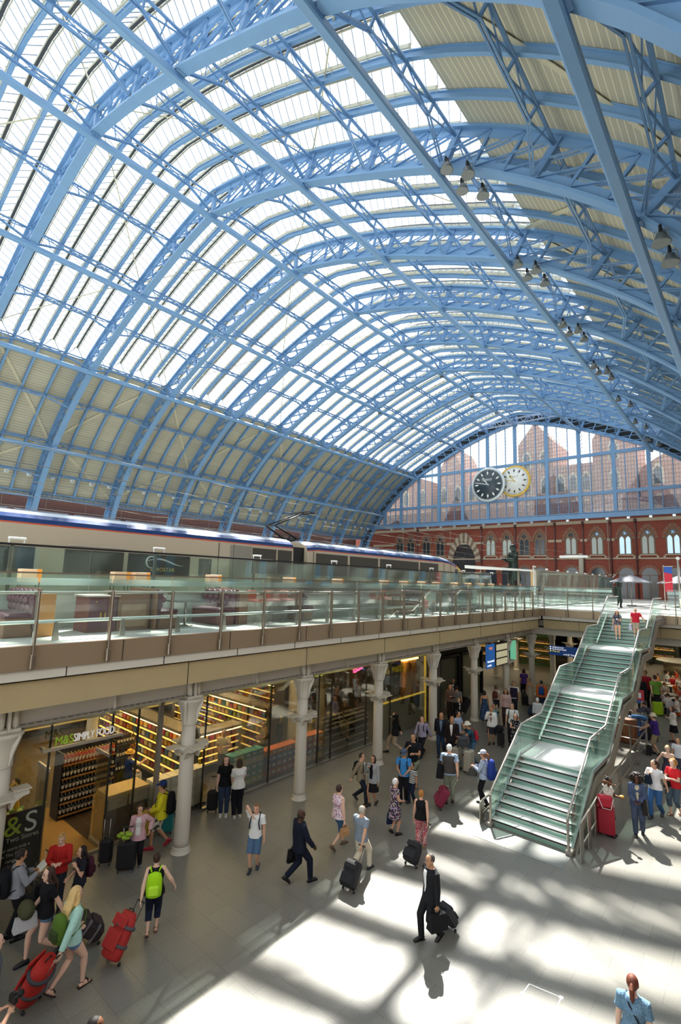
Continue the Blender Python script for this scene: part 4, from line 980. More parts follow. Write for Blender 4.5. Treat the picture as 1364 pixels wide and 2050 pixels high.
MB().box((-.38,0,.95),(.05,1.65,1.9)).build('back_panel',RKB,rk)
for y in(-.82,.82): MB().box((-.12,y,.95),(.55,.04,1.9),bev=.01).build('side_panel',RKB,rk)
for z in zs: MB().box((-.1,0,z-.02),(.52,1.6,.03)).build('shelf',RKB,rk); MB().box((.165,0,z-.015),(.02,1.6,.045)).build('price_rail',SHW,rk)
for i,z in enumerate(zs):
    for j in range(15):
        for dx in(.1,-.02) : put(b1 if i==4 else b2,(-16.5+dx,7.45-.74+j*.106,z+.0))
rk=thing('wine_rack','black wine rack end bay with red topped bottles left of the shop pillar','shelving',(-17.6,9.0,0)); MB().box((-.25,0,.8),(.05,1.0,1.6)).build('back_panel',RKB,rk)
for z in(.5,.95,1.4): MB().box((0,0,z-.02),(.5,1.0,.03)).build('shelf',RKB,rk)
MB().box((0,0,.24),(.5,1.,.46)).build('base',RKB,rk)
b4=bottle(GB,CR,'dark bottle with red cap on the end bay of the wine racks','red capped bottles')
for z in(.5,.95,1.4):
    for j in range(9): put(b4,(-17.5,9-.42+j*.105,z))
# tall stacked bottle display along the glass
for c,(y0,y1) in enumerate(((16.25,17.65),(17.75,19.25))):
    rk=thing('bottle_stack','black crate wall of stacked bottles along the glass, %s part'%('left' if c==0 else 'right'),'shelving',(-14.5,(y0+y1)/2,0)); MB().box((-.2,0,.6),(.3,y1-y0,1.18)).build('back_panel',RKB,rk); mb=MB()
    for z in(.0,.3,.6,.9): mb.box((.05,0,z+.015),(.3,y1-y0,.03))
    mb.build('shelf',RKB,rk)
    for z in(.03,.33,.63,.93):
        for j in range(13): put(b3,(-14.38,y0+.06+j*(y1-y0-.12)/12,z))
    for j in range(13): put(b3,(-14.6,y0+.06+j*(y1-y0-.12)/12,1.2))
# shelving runs with packets
PKC=['#c9852e','#b5392a','#d9b34a','#8f9a3c','#7a4a2a','#d8cdb0','#3f6a8a','#a8324a','#e0a040']
pk=[]
for i,c in enumerate(PKC):
    o=MB().box((0,0,.09),(.17,.10,.18),bev=.015).build('food_packet',mat('packet_%d'%i,c,.5,0,.2,14.)); tag(o,'%s food packet on the lit shop shelves'%['orange','red','yellow','olive','brown','cream','blue','crimson','amber'][i],'packet','%s food packets'%['orange','red','yellow','olive','brown','cream','blue','crimson','amber'][i]); pk.append([o,True])
NPK=[0]; STF=MB()
def packet(p,rz,i,sc):
    NPK[0]+=1
    if NPK[0]>290: STF.box(V(p)+V((0,0,.09*sc[2])),(.17*sc[0],.10,.18*sc[2]),i,M=Matrix.Rotation(rz,3,'Z')); return
    o,first=pk[i]
    if first: pk[i][1]=False; o.location=p; o.rotation_euler=(0,0,rz); o.scale=sc
    else: dup(o,p,rz,scale=sc)
FR=mat('fridge_body','#6d6250',.5,.2); LED=mat('fridge_led','#ffe2a0',.5,emit='#ffcf78',estr=7.)
def fridge(p,L,rz,lab,shelves=5,Hh=2.05,n=None):
    """run along local x, open side -y"""
    t=thing('chiller_shelving',lab,'shelving',p,rz,'lit chiller shelving')
    MB().box((0,.38,Hh/2),(L,.06,Hh)).build('back_panel',FR,t)
    for s in(-1,1): MB().box((s*L/2,.1,Hh/2),(.05,.7,Hh),bev=.01).build('side_panel',FR,t)
    MB().box((0,.05,.14),(L-.06,.76,.28)).build('base',RKB,t); MB().box((0,.05,Hh-.05),(L-.06,.76,.1)).build('canopy',FR,t); MB().box((0,-.3,Hh-.12),(L-.1,.04,.03)).build('light_tube',LED,t)
    R=random.Random(int(L*100+p[1]*10)); M=Matrix.Rotation(rz,3,'Z')
    for i in range(shelves):
        z=.3+i*(Hh-.5)/shelves
        MB().box((0,.12,z),(L-.08,.5,.025)).build('shelf',FR,t); MB().box((0,-.135,z),(L-.08,.015,.05)).build('price_rail',mat('price_rail','#e0c070',.5,emit='#ffc860',estr=.9),t)  # price rails glow by themselves to paint the warm lit shelf edges
        x=-L/2+.2
        while x<L/2-.15:
            c=R.randrange(len(PKC)); w=1+R.random()*.6
            q=V(p)+M@V((x,.02,z+.013)); packet(q,rz,c,(w*.9,1,.75+R.random()*.5)); x+=.17*w+.06
fridge((-18.6,10.3,0),6.4,0,'lit chiller shelving running back from the glass behind the straw hat')
fridge((-19.2,14.4,0),7.0,0,'lit chiller shelving running back behind the man in the cream shirt')
fridge((-25.5,12.3,0),8,-PI/2+PI,'lit chiller shelving along the back of the shop',5)
fridge((-16.6,12.4,0),2.0,-PI/2+PI,'low lit bakery gondola near the glass',4,1.5)
fridge((-22.0,17.8,0),6,0,'lit chiller shelving at the far side of the shop',5)
tag(STF.build('packet_stock',[mat('packet_%d'%i) for i in range(len(PKC))]),'massed food packets on the farthest lit shop shelves','packets',None,'stuff')
# cartons stacked along the glass
cart=None; CC={'white':'#cfc9b4','teal':'#3f9c9c','green':'#9db83a','red':'#a6302a','blue':'#2f5fa8','navy':'#24386a','tan':'#c9a56a','purple':'#6a4a8a','orange':'#c96a2a'}
cproto2={}
def cartons(y0,y1,rows,x=-14.42,d=.42):
    for r,(c,z,h) in enumerate(rows):
        n=max(1,round((y1-y0)/.30)); w=(y1-y0)/n
        for j in range(n):
            if c not in cproto2:
                t=MB().box((0,0,.5),(1,1,1),bev=.02).build('drinks_carton',mat('carton_%s'%c,CC[c],.6,0,.2,5.)); MB().box((.49,0,.5),(.03,.6,.4),bev=.01).build('printed_panel',mat('carton_print','#d9d6c4',.6,0,.4,12.),t)
                tag(t,'%s carton in the stacks along the inside of the shop glass'%c,'carton','%s cartons by the shop glass'%c); cproto2[c]=t; o=t; o.location=(x,y0+w*(j+.5),z); o.scale=(d,w*.95,h*.96)
            else: dup(cproto2[c],(x,y0+w*(j+.5),z),scale=(d,w*.95,h*.96))
tag(MB().box((-14.42,12.2,.05),(.5,7.8,.1)).build('carton_plinth',RKB),'long black plinth under the cartons along the shop glass','plinth')
cartons(8.4,10.2,[('white',.1,.27),('white',.37,.27),('white',.64,.27),('white',.91,.28)])
cartons(11.3,12.75,[('green',.1,.22),('teal',.32,.22),('teal',.54,.22),('white',.76,.22),('teal',.98,.22)]); cartons(12.85,14.5,[('red',.1,.25),('purple',.35,.25),('blue',.6,.22),('orange',.82,.2)]); cartons(14.7,16.0,[('tan',.1,.25),('navy',.35,.25),('red',.6,.25),('orange',.85,.25)])
# till counter by the door
ct=thing('till_counter','pale lit till counter inside the glass right of the shop doors','counter',(-14.75,7.75,0)); MB().box((0,0,.5),(.7,1.2,1.0),bev=.02).build('body',mat('till_front','#5a5142',.6),ct); MB().box((0,0,1.06),(.75,1.25,.1),bev=.01).build('counter_top',mat('till_top','#b9a070',.5),ct); MB().box((.36,-.3,.86),(.02,.55,.3)).build('notice_panel',mat('till_panel','#a89a80',.6),ct); MB().box((.36,.3,.86),(.02,.55,.3)).build('notice_panel',mat('till_panel','#a89a80',.6),ct)
# ceiling lights, banners, pillars
TUBE=mat('tube_light','#fff1cc',.5,emit='#ffe0a0',estr=14.)
k=0
for x in(-15.6,-18.2,-21.2,-24.2):
    for y in(4.2,8.6,12.4,16.4,20.5):
        k+=1; t=thing('ceiling_strip_light','slim strip light on the shop ceiling, %s in the row %s from the glass'%(ORD[int((y-4)/4)],ORD[int((-15-x)/2.9)]),'ceiling light',(x,y,4.55),0,'shop strip lights'); MB().box((0,0,.02),(.12,1.3,.06)).build('housing',FLW,t); MB().box((0,0,-.02),(.06,1.24,.02)).build('tube',TUBE,t)
        if k%2==0 or (x>-16 and y>12):
            l=bpy.data.lights.new('shop_light','AREA'); l.energy=SHOPW*(1.6 if x>-16 and y>14 else 1); l.color=(1,.70,.32); l.shape='RECTANGLE'; l.size=.8; l.size_y=1.3; lo=bpy.data.objects.new('shop_light',l); COL.objects.link(lo); lo.location=(x,y,4.48)
k=0
for p in((-19.2,8.7),(-18.9,12.4),(-16.8,16.7),(-21,5),(-23,16)):
    k+=1; tag(MB().lathe([(.24,0),(.2,.1),(.19,3.9),(.3,4.4),(.3,4.62)],(p[0],p[1],0),16).build('shop_pillar',IRON),'cream round pillar inside the shop, %s from the door'%ORD[k-1],'pillar','pillars inside the shop','structure')
hb=thing('hanging_banner','green hanging banner over the shop shelves','banner',(-17.6,12.6,3.1)); MB().box((0,0,0),(.9,.03,.9)).build('cloth',mat('banner_green','#7f9a1e',.7),hb); text('food to go',.2,(0,-.02,.1),hb,mat('banner_text','#c9d86a',.6),'banner_lettering',PI/2); MB().tube([(-.35,0,.45),(-.35,0,1.45)],.008,4).build('cord',GREYI,hb)
hb=thing('wall_sign','lit yellow green letters over the counter deep in the shop','sign',(-16.8,18.3,2.75)); MB().box((-.05,0,0),(.06,1.0,.5)).build('panel',RKB,hb); text('M&S',.42,(.0,0,0),hb,mat('sign_lime','#b9c92a',.4,emit='#d0e030',estr=1.2),'sign_lettering',PI/2,PI/2,.01)
hb=thing('neon_sign','small pink neon sign hanging inside the shop glass','sign',(-14.4,18.55,3.35))
mb=MB()
for i in range(3): mb.tube([(0,-.3+.2*i+.11*math.cos(a*.6),.09*math.sin(a*.6)+.05*i-.1) for a in range(11)],.02,6)
mb.tube([(0,-.42,-.2),(0,.3,.02)],.016,6); mb.build('tube',mat('neon_pink','#ff6a9a',.4,emit='#ff4f8a',estr=4.),hb); MB().tube([(0,0,.1),(0,0,1.2)],.008,4).build('cord',GREYI,hb)
# café bar counter and menu boards further along
mb_=thing('menu_board','black menu board with yellow heading over the café counter, left one','sign',(-14.6,20.85,2.35),0,'menu boards'); MB().box((0,0,0),(.05,.85,1.7)).build('board',mat('menu_black','#15150f',.5),mb_); MB().box((-.05,0,-1.55),(.05,.1,1.6)).build('mount_post',GREYI,mb_); text('M&S',.42,(.03,0,.5),mb_,mat('menu_yellow','#c9b52e',.5,emit='#d8c020',estr=.25),'menu_lettering',PI/2,PI/2,.003)
for i in range(9): text(['Coffee','Tea','Cakes','Sandwiches','Soup','Salads','Juice','Water','Fruit'][i],.10,(.03,0,.18-.11*i),mb_,mat('menu_text','#a8a890',.6),'menu_lettering',PI/2,PI/2,.002)
dup(mb_,(-14.6,21.85,2.35),label='black menu board with yellow heading over the café counter, right one')
pf=thing('food_poster','tall poster of bread and a cup with warm yellow light, right of the menu boards','poster',(-14.7,23.2,2.3)); MB().box((0,0,0),(.05,1.5,1.8)).build('board',mat('poster_tan','#b08a58',.6,0,.25,1.5),pf); MB().lathe([(.26,-.9),(.30,-.3),(.3,.2),(.24,.8),(.1,.85)],n=14,c=(.1,-.35,0)).build('picture_loaf',mat('loaf','#c98f45',.7,0,.2,5.),pf); MB().lathe([(.3,-.88),(.36,-.2),(.33,-.18)],n=14,c=(.2,.25,0)).build('picture_cup',mat('cup_mauve','#8f7468',.5),pf); MB().box((.1,0,.95),(.12,1.5,.12)).build('light_tube',LED,pf)
cr=thing('counter_screen','frosted glass screen with a yellow top band below the menu boards','glass screen',(XS-.12,21.8,0)); MB().box((0,0,.75),(.03,4.0,1.5)).build('frosted_panel',glassmat('frost',(.55,.58,.48),.05,.2,.5,(.42,.42,.34)),cr); MB().box((0,0,1.56),(.05,4.1,.07)).build('top_band',mat('yellow_band','#d8b63a',.5,emit='#ffd24a',estr=.5),cr); MB().box((0,2.05,1.7),(.06,.09,3.4)).build('yellow_post',mat('yellow_band','#d8b63a',.5),cr)
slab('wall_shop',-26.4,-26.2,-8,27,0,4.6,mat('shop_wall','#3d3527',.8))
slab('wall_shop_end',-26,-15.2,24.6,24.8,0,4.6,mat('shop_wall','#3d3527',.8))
# grey hall portal and far shops
slab('wall_portal',-14.6,-14.4,24.9,26.1,0,4.5,mat('portal_grey','#58524a',.6),None,None)
pw=thing('door_1','dark framed opening in the arrivals hall wall','door',(-14.8,28.3,0),0,None,'structure'); MB().box((-.3,0,1.35),(.06,2.4,2.7)).build('pane',mat('hall_glass','#5b5c45',.2,0,.1),pw)
mb=MB(); 
for y in(-1.25,1.25): mb.box((-.2,y,1.4),(.2,.14,2.8))
mb.box((-.2,0,2.85),(.2,2.6,.14)); mb.build('frame',BLACK,pw)
pw=thing('door_2','second dark framed opening in the arrivals hall wall','door',(-14.8,31.4,0),0,None,'structure'); MB().box((-.3,0,1.35),(.06,2.8,2.7)).build('pane',mat('hall_glass2','#6a6a4c',.2,0,.1),pw)
mb=MB()
for y in(-1.5,1.5): mb.box((-.2,y,1.4),(.2,.14,2.8))
mb.box((-.2,0,2.85),(.2,3.1,.14)); mb.build('frame',BLACK,pw)
slab('wall_hall',-15.4,-15.25,27,33.2,0,4.6,mat('hall_wall','#4b463b',.7))
# blue signs
SBL=mat('sign_blue','#1f5fa8',.45,0,.04,emit='#1f5fa8',estr=.25); SNV=mat('sign_navy','#16386e',.45,0,.04,emit='#16386e',estr=.3); STX=mat('sign_text_white','#eef2f4',.5,emit='#ffffff',estr=.5); SYL=mat('sign_text_yellow','#e0d84a',.5,emit='#e8e040',estr=.5)
s=thing('arrivals_banner','vertical blue International arrivals sign hung by the column','sign',(-12.1,27.75,3.25)); MB().box((0,0,0),(.06,1.15,1.32)).build('panel',SBL,s); text('WHS',.22,(.035,0,.42),s,mat('sign_orange','#e88a4a',.5,emit='#f08a4a',estr=.4),'sign_lettering',PI/2,PI/2); text('International',.19,(.035,0,-.28),s,STX,'sign_lettering',PI/2,PI/2,sx=.95); text('arrivals',.19,(.035,-.2,-.5),s,STX,'sign_lettering',PI/2,PI/2)
MB().tube([(0,-.4,.66),(0,-.4,1.2)],.012,5).build('hanger',GREYI,s)
s=thing('departure_board','dark departure screen with three pale panels beside the blue arrivals sign','display',(-12.15,29.35,3.25)); MB().box((0,0,0),(.14,1.75,1.35),bev=.02).build('case',BLACK,s)
for i in range(3): MB().box((.075,0,.4-.42*i),(.02,1.6,.34)).build('screen',mat('board_screen','#a8a28a',.3,0,.25,9.,emit='#c8c09a',estr=.35),s)
MB().tube([(0,.5,.66),(0,.5,1.2)],.012,5).build('hanger',GREYI,s)
s=thing('wayfinding_sign','navy wayfinding sign with white Underground and yellow Way out lines under the bridge','sign',(-11.1,38,2.74)); MB().box((0,0,0),(1.95,.1,.66)).build('panel',SNV,s)
for tx_,z,m_ in(('Underground',.23,STX),('St Pancras Hotel',.09,STX),('Way out',-.05,SYL)): text(tx_,.15,(-.75,-.055,z),s,m_,'sign_lettering',PI/2,0,.003,'LEFT',.95)
text('A & BV Tickets',.15,(.9,-.055,-.22),s,STX,'sign_lettering',PI/2,0,.003,'RIGHT',.95)
mb=MB()
for z in(.23,.09): mb.lathe([(.01,0),(.05,0),(.05,.01),(.01,.01)],n=10,M=Matrix.Rotation(PI/2,3,'X'),c=(-.87,-.05,z))
mb.build('arrow_marks',STX,s); MB().lathe([(.01,0),(.05,0),(.05,.01),(.01,.01)],n=10,M=Matrix.Rotation(PI/2,3,'X'),c=(-.87,-.05,-.05)).build('arrow_mark',SYL,s); MB().tube([(-.7,0,.33),(-.7,0,1.75)],.02,6).build('hanger',GREYI,s); MB().tube([(.7,0,.33),(.7,0,1.75)],.02,6).build('hanger',GREYI,s)
# small shop fronts beyond the columns
def kiosk(p,w,h,col,lab,emit=None,letters=None,glow=.6):
    t=thing('kiosk_front',lab,'shop front',p,0,'far shop fronts'); MB().box((0,.3,h/2),(w,.6,h),bev=.02).build('body',mat('kiosk_%s'%col[1:],col,.6),t)
    for i_ in range(3):
        sh_=MB().box((0,-.10,h*.2+i_*h*.2),(w*.8,.12,.05)).build('glowing_shelf',mat('kiosk_shelf','#8a7448',.5,0,.5,9.,emit='#ffb85a',estr=.35),t)  # glowing strips shaped as shelves; their emission stands in for shop lighting
        MB().box((0,-.09,h*.2+i_*h*.2+.13),(w*.76,.08,.2)).build('displayed_goods',mat('kiosk_goods','#8a5a34',.6,0,.9,7.,pattern='floral',col2='#b8a05a',pscale=9.),sh_)
    MB().box((0,-.02,h*.42),(w*.86,.04,h*.7)).build('window',mat('kiosk_win_%s'%(emit or 'd')[1:],'#242119',.15,0,.9,3.5,emit=emit or '#000000',estr=glow*.04 if emit else 0),t); MB().box((0,-.04,h*.86),(w*.9,.06,h*.18)).build('fascia',mat('kiosk_f_%s'%col[1:],col,.5,0,.1,emit=col,estr=.05),t)  # window and fascia carry a faint emission too, painted-in shop light
    if letters: text(letters,.4,(0,-.09,h*.86),t,STX,'sign_lettering',PI/2)
kiosk((-20.5,46,0),3.6,3.6,'#1c2422','black fronted shop with white letters beyond the columns','#3f6a50','TORRE GONE',.25); kiosk((-16.6,48,0),3.4,3.4,'#3d5a28','green fronted juice kiosk beyond the columns','#a8b04a',None,.4); kiosk((-12,52,0),3.6,3.8,'#6a5a2a','warm lit gift shop beyond the columns','#c98a2a',None,.7); kiosk((-27,46,0),5,3.6,'#3f3a32','dark shop with orange lit window in the arrivals hall','#d88a3a',None,.5); kiosk((-8.2,58.6,0),3.4,3.6,'#3a3f36','dim shop behind the stair','#8a9a4a',None,.3)
pg=thing('glowing_poster','glowing mint green poster panel among the far shops','poster',(-13.9,35.8,2.2)); MB().box((0,0,.5),(.08,.9,1.3)).build('panel',mat('mint_panel','#6fb89a',.5,0,.1,emit='#6fc8a0',estr=.4),pg); MB().tube([(0,0,1.1),(0,0,2.4)],.02,5).build('hanger',GREYI,pg)
# lights in the arrivals hall / under the bridge
for p,e in(((-20,31,4.5),1.),((-18,42,4.5),1.2),((-9,42,4.5),1.2),((-24,38,4.5),1.),((-2,44,4.5),1.6),((-9,54,4.5),1.2),((-2,58,4.5),1.2)):
    l=bpy.data.lights.new('hall_light','AREA'); l.energy=HALLW*e; l.color=(1,.86,.62); l.size=1.6; lo=bpy.data.objects.new('hall_light',l); COL.objects.link(lo); lo.location=p
    tag(MB().box((p[0],p[1],4.575),(1.5,1.5,.07)).build('ceiling_panel_light',mat('hall_panel','#fff2d8',.5,emit='#ffe2b0',estr=4.)),'square ceiling light panel in the arcade beyond the columns','ceiling light','arcade ceiling lights')
# ================================================================ people
REM=[]   # objects whose overlapping lofts are fused into one surface at the end
def cloth(c,pat=None):
    if isinstance(c,tuple): c,pat=c[0],c[1:]
    if pat: return mat('cloth_%s_%s'%(c[1:],'_'.join(map(str,pat))),c,.85,0,.08,20.,0,.2,pattern=pat[0],col2=pat[1],pscale=pat[2])
    return mat('cloth_%s'%c[1:],c,.85,0,.12,25.,.15,.2)
def ik(a,b,l1,l2,pole):
    d=b-a; D=min(d.length,(l1+l2)*.999); dn=d.normalized(); b=a+dn*D
    x=(l1*l1-l2*l2+D*D)/(2*D); h=math.sqrt(max(l1*l1-x*x,0)); p=pole-dn*pole.dot(dn); p.normalize(); return a+dn*x+p*h,b
ARM={'hang':(.07,.03,-.55),'swf':(.05,.26,-.46),'swb':(.08,-.24,-.48),'phone':(-.06,.13,.17),'hold':(-.10,.32,-.20),'pull':(.08,-.30,-.44),'carry':(.08,.02,-.565),'push':(.0,.46,-.22),'lean':(.1,.42,-.33),'hip':(.14,.02,-.36),'cross':(-.22,.20,-.22),'face':(-.12,.20,.10),'strap':(-.05,.15,-.08),'reach':(.05,.42,-.02),'lap':(-.08,.32,-.36),'low':(-.1,.26,-.38),'back2':(.05,-.36,-.40),'out':(.26,.10,-.44)}
SK={'w':'#d0a184','p':'#dcb49c','t':'#b98a68','b':'#6b4630','d':'#4a3024'}
def loft(mb,rings,n=14,bulge=None):
    """rings: (cx,cy,cz,rx,ry)"""
    vs=[]
    for cx,cy,cz,rx,ry in rings:
        for j in range(n):
            t=2*PI*j/n; vs.append((cx+rx*math.cos(t),cy+ry*math.sin(t),cz))
    k=len(rings); mb.add(vs,[(i*n+j,i*n+(j+1)%n,(i+1)*n+(j+1)%n,(i+1)*n+j) for i in range(k-1) for j in range(n)],0,True); o=len(mb.v)-k*n
    mb.f+=[tuple(o+j for j in reversed(range(n))),tuple(o+(k-1)*n+j for j in range(n))]; mb.m+=[0,0]; mb.sm+=[True,True]
TM=[(.84,.13,.10),(.90,.160,.118),(.97,.158,.116),(1.05,.146,.105),(1.12,.146,.104),(1.20,.158,.112),(1.28,.172,.118),(1.35,.178,.108),(1.395,.15,.09),(1.43,.085,.066)]
TF=[(.84,.135,.105),(.90,.170,.122),(.97,.165,.118),(1.05,.134,.100),(1.12,.126,.094),(1.20,.140,.108),(1.27,.150,.126),(1.34,.155,.104),(1.39,.132,.082),(1.43,.075,.058)]
PEOPLE={}
GIRTH=1.07
def person(label,px=None,hy=None,face=180,top=('tee','#888888'),bot=('long','#222222'),hair=('short','#2a1d14'),skin='w',sex='m',la='hang',ra='hang',walk=0.,ph=1,shoes='#1b1a1a',w=1.,lean=0.,hp=0.,hyaw=0.,pos=None,h=None,z0=0.,headpx=None,group=None,shirt=None,extra=None,sit=False,key=None,name='person',cat='person',vox=None,over=None):
    if headpx: h=h or 1.68; pos=atz(headpx[0],headpx[1],z0+h); pos.z=z0
    elif px is not None and pos is None: pos=atz(px[0],px[1],z0)
    pos=V(pos)
    if h is None:
        lo,hi=.5,2.3
        for _ in range(30):
            m=(lo+hi)/2; P=pos+V((0,0,m))-EYE; y=1025-F*P.dot(u2)/P.dot(fwd)
            if y>hy: lo=m
            else: hi=m
        h=lo
    k=h/1.72; vd=V((pos.x,pos.y,0)).normalized() if pos.length>.1 else V((0,1,0)); a=math.radians(face); hd=V((vd.x*math.cos(a)-vd.y*math.sin(a),vd.x*math.sin(a)+vd.y*math.cos(a),0)); rz=math.atan2(-hd.x,hd.y)
    dist=(pos-EYE).length; w=w*GIRTH; near=dist<20; vx=vox or (.0075 if dist<17 else .010 if dist<24 else .016)
    t=thing(name,label,cat,pos,rz,group); t.scale=(k,k,k)
    f=sex=='f'; T=[(z,(rx*(w if z>.86 else 1)),ry*w) for z,rx,ry in(TF if f else TM)]
    SKM=mat('skin_%s'%skin,SK[skin],.55,0,.06,12.,0,.3)
    st=.28*walk
    hz=.90 if not sit else .50
    if st: hz=min(.90,math.sqrt(.80**2-st**2)+.085)
    dz=hz-.90
    def bend(x,y,z): # torso lean about the pelvis
        r=z-.92; return V((x,y+r*math.sin(lean) if r>0 else y,(.92+r*math.cos(lean) if r>0 else z)+dz))
    shw=.165 if f else .19
    # skeleton
    hips={s:V((s*.088,0,hz)) for s in(-1,1)}
    legs={}
    for s in(-1,1):
        if sit: kn=V((s*.11,.42,hz+.0)); an=V((s*.11,.40,.085))
        else:
            fr=(s==ph); y=st if fr else -st; ank=V((s*.085,y,.085 if fr or not st else .085+.10*walk)); kn,an=ik(hips[s],ank,.42,.41,V((s*.05,1,.1)))
        legs[s]=(hips[s],kn,an,(s!=ph and st>0))
    arms={}
    for s,pn in((-1,la),(1,ra)):
        sh=bend(s*shw,-.005,1.375); o=ARM[pn] if isinstance(pn,str) else pn; R=Matrix.Rotation(-lean*.6,3,'X')
        hdp=sh+V((s*o[0],o[1],o[2])); el,wr=ik(sh,hdp,.285,.255,V((s*.55,-.8,-.25))); arms[s]=(sh,el,wr)
    # ---- skin body
    mb=MB()
    def torso(mb,g,z0_=0,z1_=9,hemadd=None):
        R=[]
        for z,rx,ry in T:
            if z<z0_ or z>z1_: continue
            c=bend(0,-.004 if z>1.2 else .0,z); R.append((c.x,c.y,c.z,rx+g,ry+g))
        loft(mb,R)
    torso(mb,0)
    nb=bend(0,-.01,1.41); hcen=bend(0,.018,1.575); neckt=bend(0,.005,1.52)
    nr=.047 if f else .056
    mb.tube([nb,neckt,neckt+V((0,.012,.05))],[nr*1.25,nr,nr],12)
    HR=Matrix.Rotation(math.radians(hyaw),3,'Z')@Matrix.Rotation(math.radians(-hp)-lean*.5,3,'X')
    def HP(x,y,z): return hcen+HR@V((x,y,z))
    hr=[(-.118,.020,.024,.045),(-.108,.036,.036,.042),(-.085,.052,.058,.028),(-.055,.062,.076,.014),(-.02,.070,.090,.004),(.02,.075,.096,0),(.055,.076,.097,-.003),(.085,.068,.086,-.006),(.108,.048,.060,-.008),(.119,.020,.026,-.008)]
    vs=[];n=14
    for z,rx,ry,cy0 in hr:
        for j in range(n):
            q=2*PI*j/n; vs.append(HP(rx*math.cos(q),cy0+ry*math.sin(q),z))
    kk=len(hr); mb.add(vs,[(i*n+j,i*n+(j+1)%n,(i+1)*n+(j+1)%n,(i+1)*n+j) for i in range(kk-1) for j in range(n)]+[tuple(reversed(range(n))),tuple((kk-1)*n+j for j in range(n))],0,True)
    mb.tube([HP(0,.082,.03),HP(0,.100,-.005),HP(0,.108,-.025),HP(0,.085,-.036)],[.009,.013,.017,.01],8)
    for s in(-1,1): mb.ell(HP(s*.076,-.005,-.008),(.012,.02,.032),0,8,6,HR)
    ut=1.0*w
    for s in(-1,1):
        sh,el,wr=arms[s]; d=(wr-el).normalized()
        mb.tube([sh+V((-s*.05,0,.005)),sh,sh.lerp(el,.35),sh.lerp(el,.8),el,el.lerp(wr,.25),el.lerp(wr,.7),wr],[.05*ut,(.053 if not f else .046)*ut,(.048 if not f else .042)*ut,.04*ut,.039*ut,.040*ut,.031,.026],10)
        # hand: palm, four fingers, thumb
        side=V((s,0,0)); side=side-d*side.dot(d); side.normalize(); pn=d.cross(side); fw=V((0,1,0))-d*d.y
        ac=fw.normalized() if fw.length>.3 else V((0,0,1))-d*d.z
        ac.normalize(); nrm=d.cross(ac).normalized()  # ac: across the palm (thumb side), nrm: palm normal
        if nrm.dot(V((-s,0,0)))<0: nrm=-nrm
        pc=wr+d*.085; mb.tube([wr-d*.01,wr+d*.03,pc],[.026,.038,.040],10,up=nrm,sq=.5) if False else mb.add([wr+ac*a*.024+nrm*b*.014 for a,b in((-1,-1),(1,-1),(1,1),(-1,1))]+[pc+ac*a*.040+nrm*b*.013 for a,b in((-1,-1),(1,-1),(1,1),(-1,1))],[(3,2,1,0),(4,5,6,7),(0,1,5,4),(1,2,6,5),(2,3,7,6),(3,0,4,7)],0,True)
        for i,(u_,L_) in enumerate(((.030,.070),(.010,.078),(-.011,.073),(-.031,.058))):
            b0=pc-d*.012+ac*u_; c1=b0+d*L_*.5+nrm*.008; c2=c1+d*L_*.33+nrm*.026; c3=c2+d*L_*.12+nrm*.022; mb.tube([b0,c1,c2,c3],[.0105,.0095,.0088,.0065],7)
        tb=wr+d*.03+ac*.028; mb.tube([tb-ac*.012,tb+d*.022+ac*.024+nrm*.010,tb+d*.050+ac*.028+nrm*.024],[.014,.012,.008],7)
    for s in(-1,1):
        hp_,kn,an,bk=legs[s]; lt=w if w<1.2 else 1.1
        mb.tube([hp_+V((0,0,.05)),hp_+V((0,0,-.03)),hp_.lerp(kn,.4),hp_.lerp(kn,.85),kn,kn.lerp(an,.3),kn.lerp(an,.75),an],[.07,.088*lt,.077*lt,.058*lt,.052*lt,.053*lt,.037,.034],12)
        tp=V((0,1,0)) if not bk else V((0,.78,-.62)); uf=V((0,0,1)) if not bk else V((0,.62,.78)); fs_=.8 if isinstance(shoes,str) else 1.
        mb.tube([an-tp*.052-uf*.048,an-uf*.036,an+tp*.07-uf*.050,an+tp*.150-uf*.064],[.03*fs_,.038*fs_,.036*fs_,.016*fs_],10)
    o=mb.build('body',SKM,t); REM.append((o,vx))
    fe=MB()
    for s in(-1,1): fe.ell(HP(s*.030,.089,.012),(.011,.008,.007),0,8,6,HR)
    fe.build('eyes',mat('eye_dark','#1c1512',.3),t)
    if near:
        fe=MB()
        for s in(-1,1): fe.beam(HP(s*.016,.094,.032),HP(s*.046,.083,.033),.006,.007)
        fe.build('eyebrows',mat('brow_%s'%hair[1][1:],hair[1] if hair[1]!='#e8e6e0' else '#9a968e',.8),t)
        MB().ell(HP(0,.083,-.062),(.022,.010,.007),0,10,6,HR).build('lips',mat('lips_%s'%skin,'#9c5a50' if skin in 'wpt' else '#5a2f28',.5),t)
    # ---- hair
    hs,hc=hair[0],hair[1]; HM=mat('hair_%s'%hc[1:],hc,.55,0,.3,40.,.3,.4); hb=MB()
    def cap_(r=(.086,.100,.108),c=(0,-.020,.030)): hb.ell(HP(*c),r,0,16,10,HR)
    if hs in('short','crop','long','pony','bun','bob','curly'): cap_((.083,.096,.100),(0,-.018,.032)) if hs=='crop' else cap_()
    if hs=='bald': hb.ell(HP(0,-.03,-.01),(.080,.080,.055),0,14,8,HR)
    if hs=='tuft': hb.ell(HP(0,.02,.085),(.06,.07,.05),0,12,8,HR); cap_()
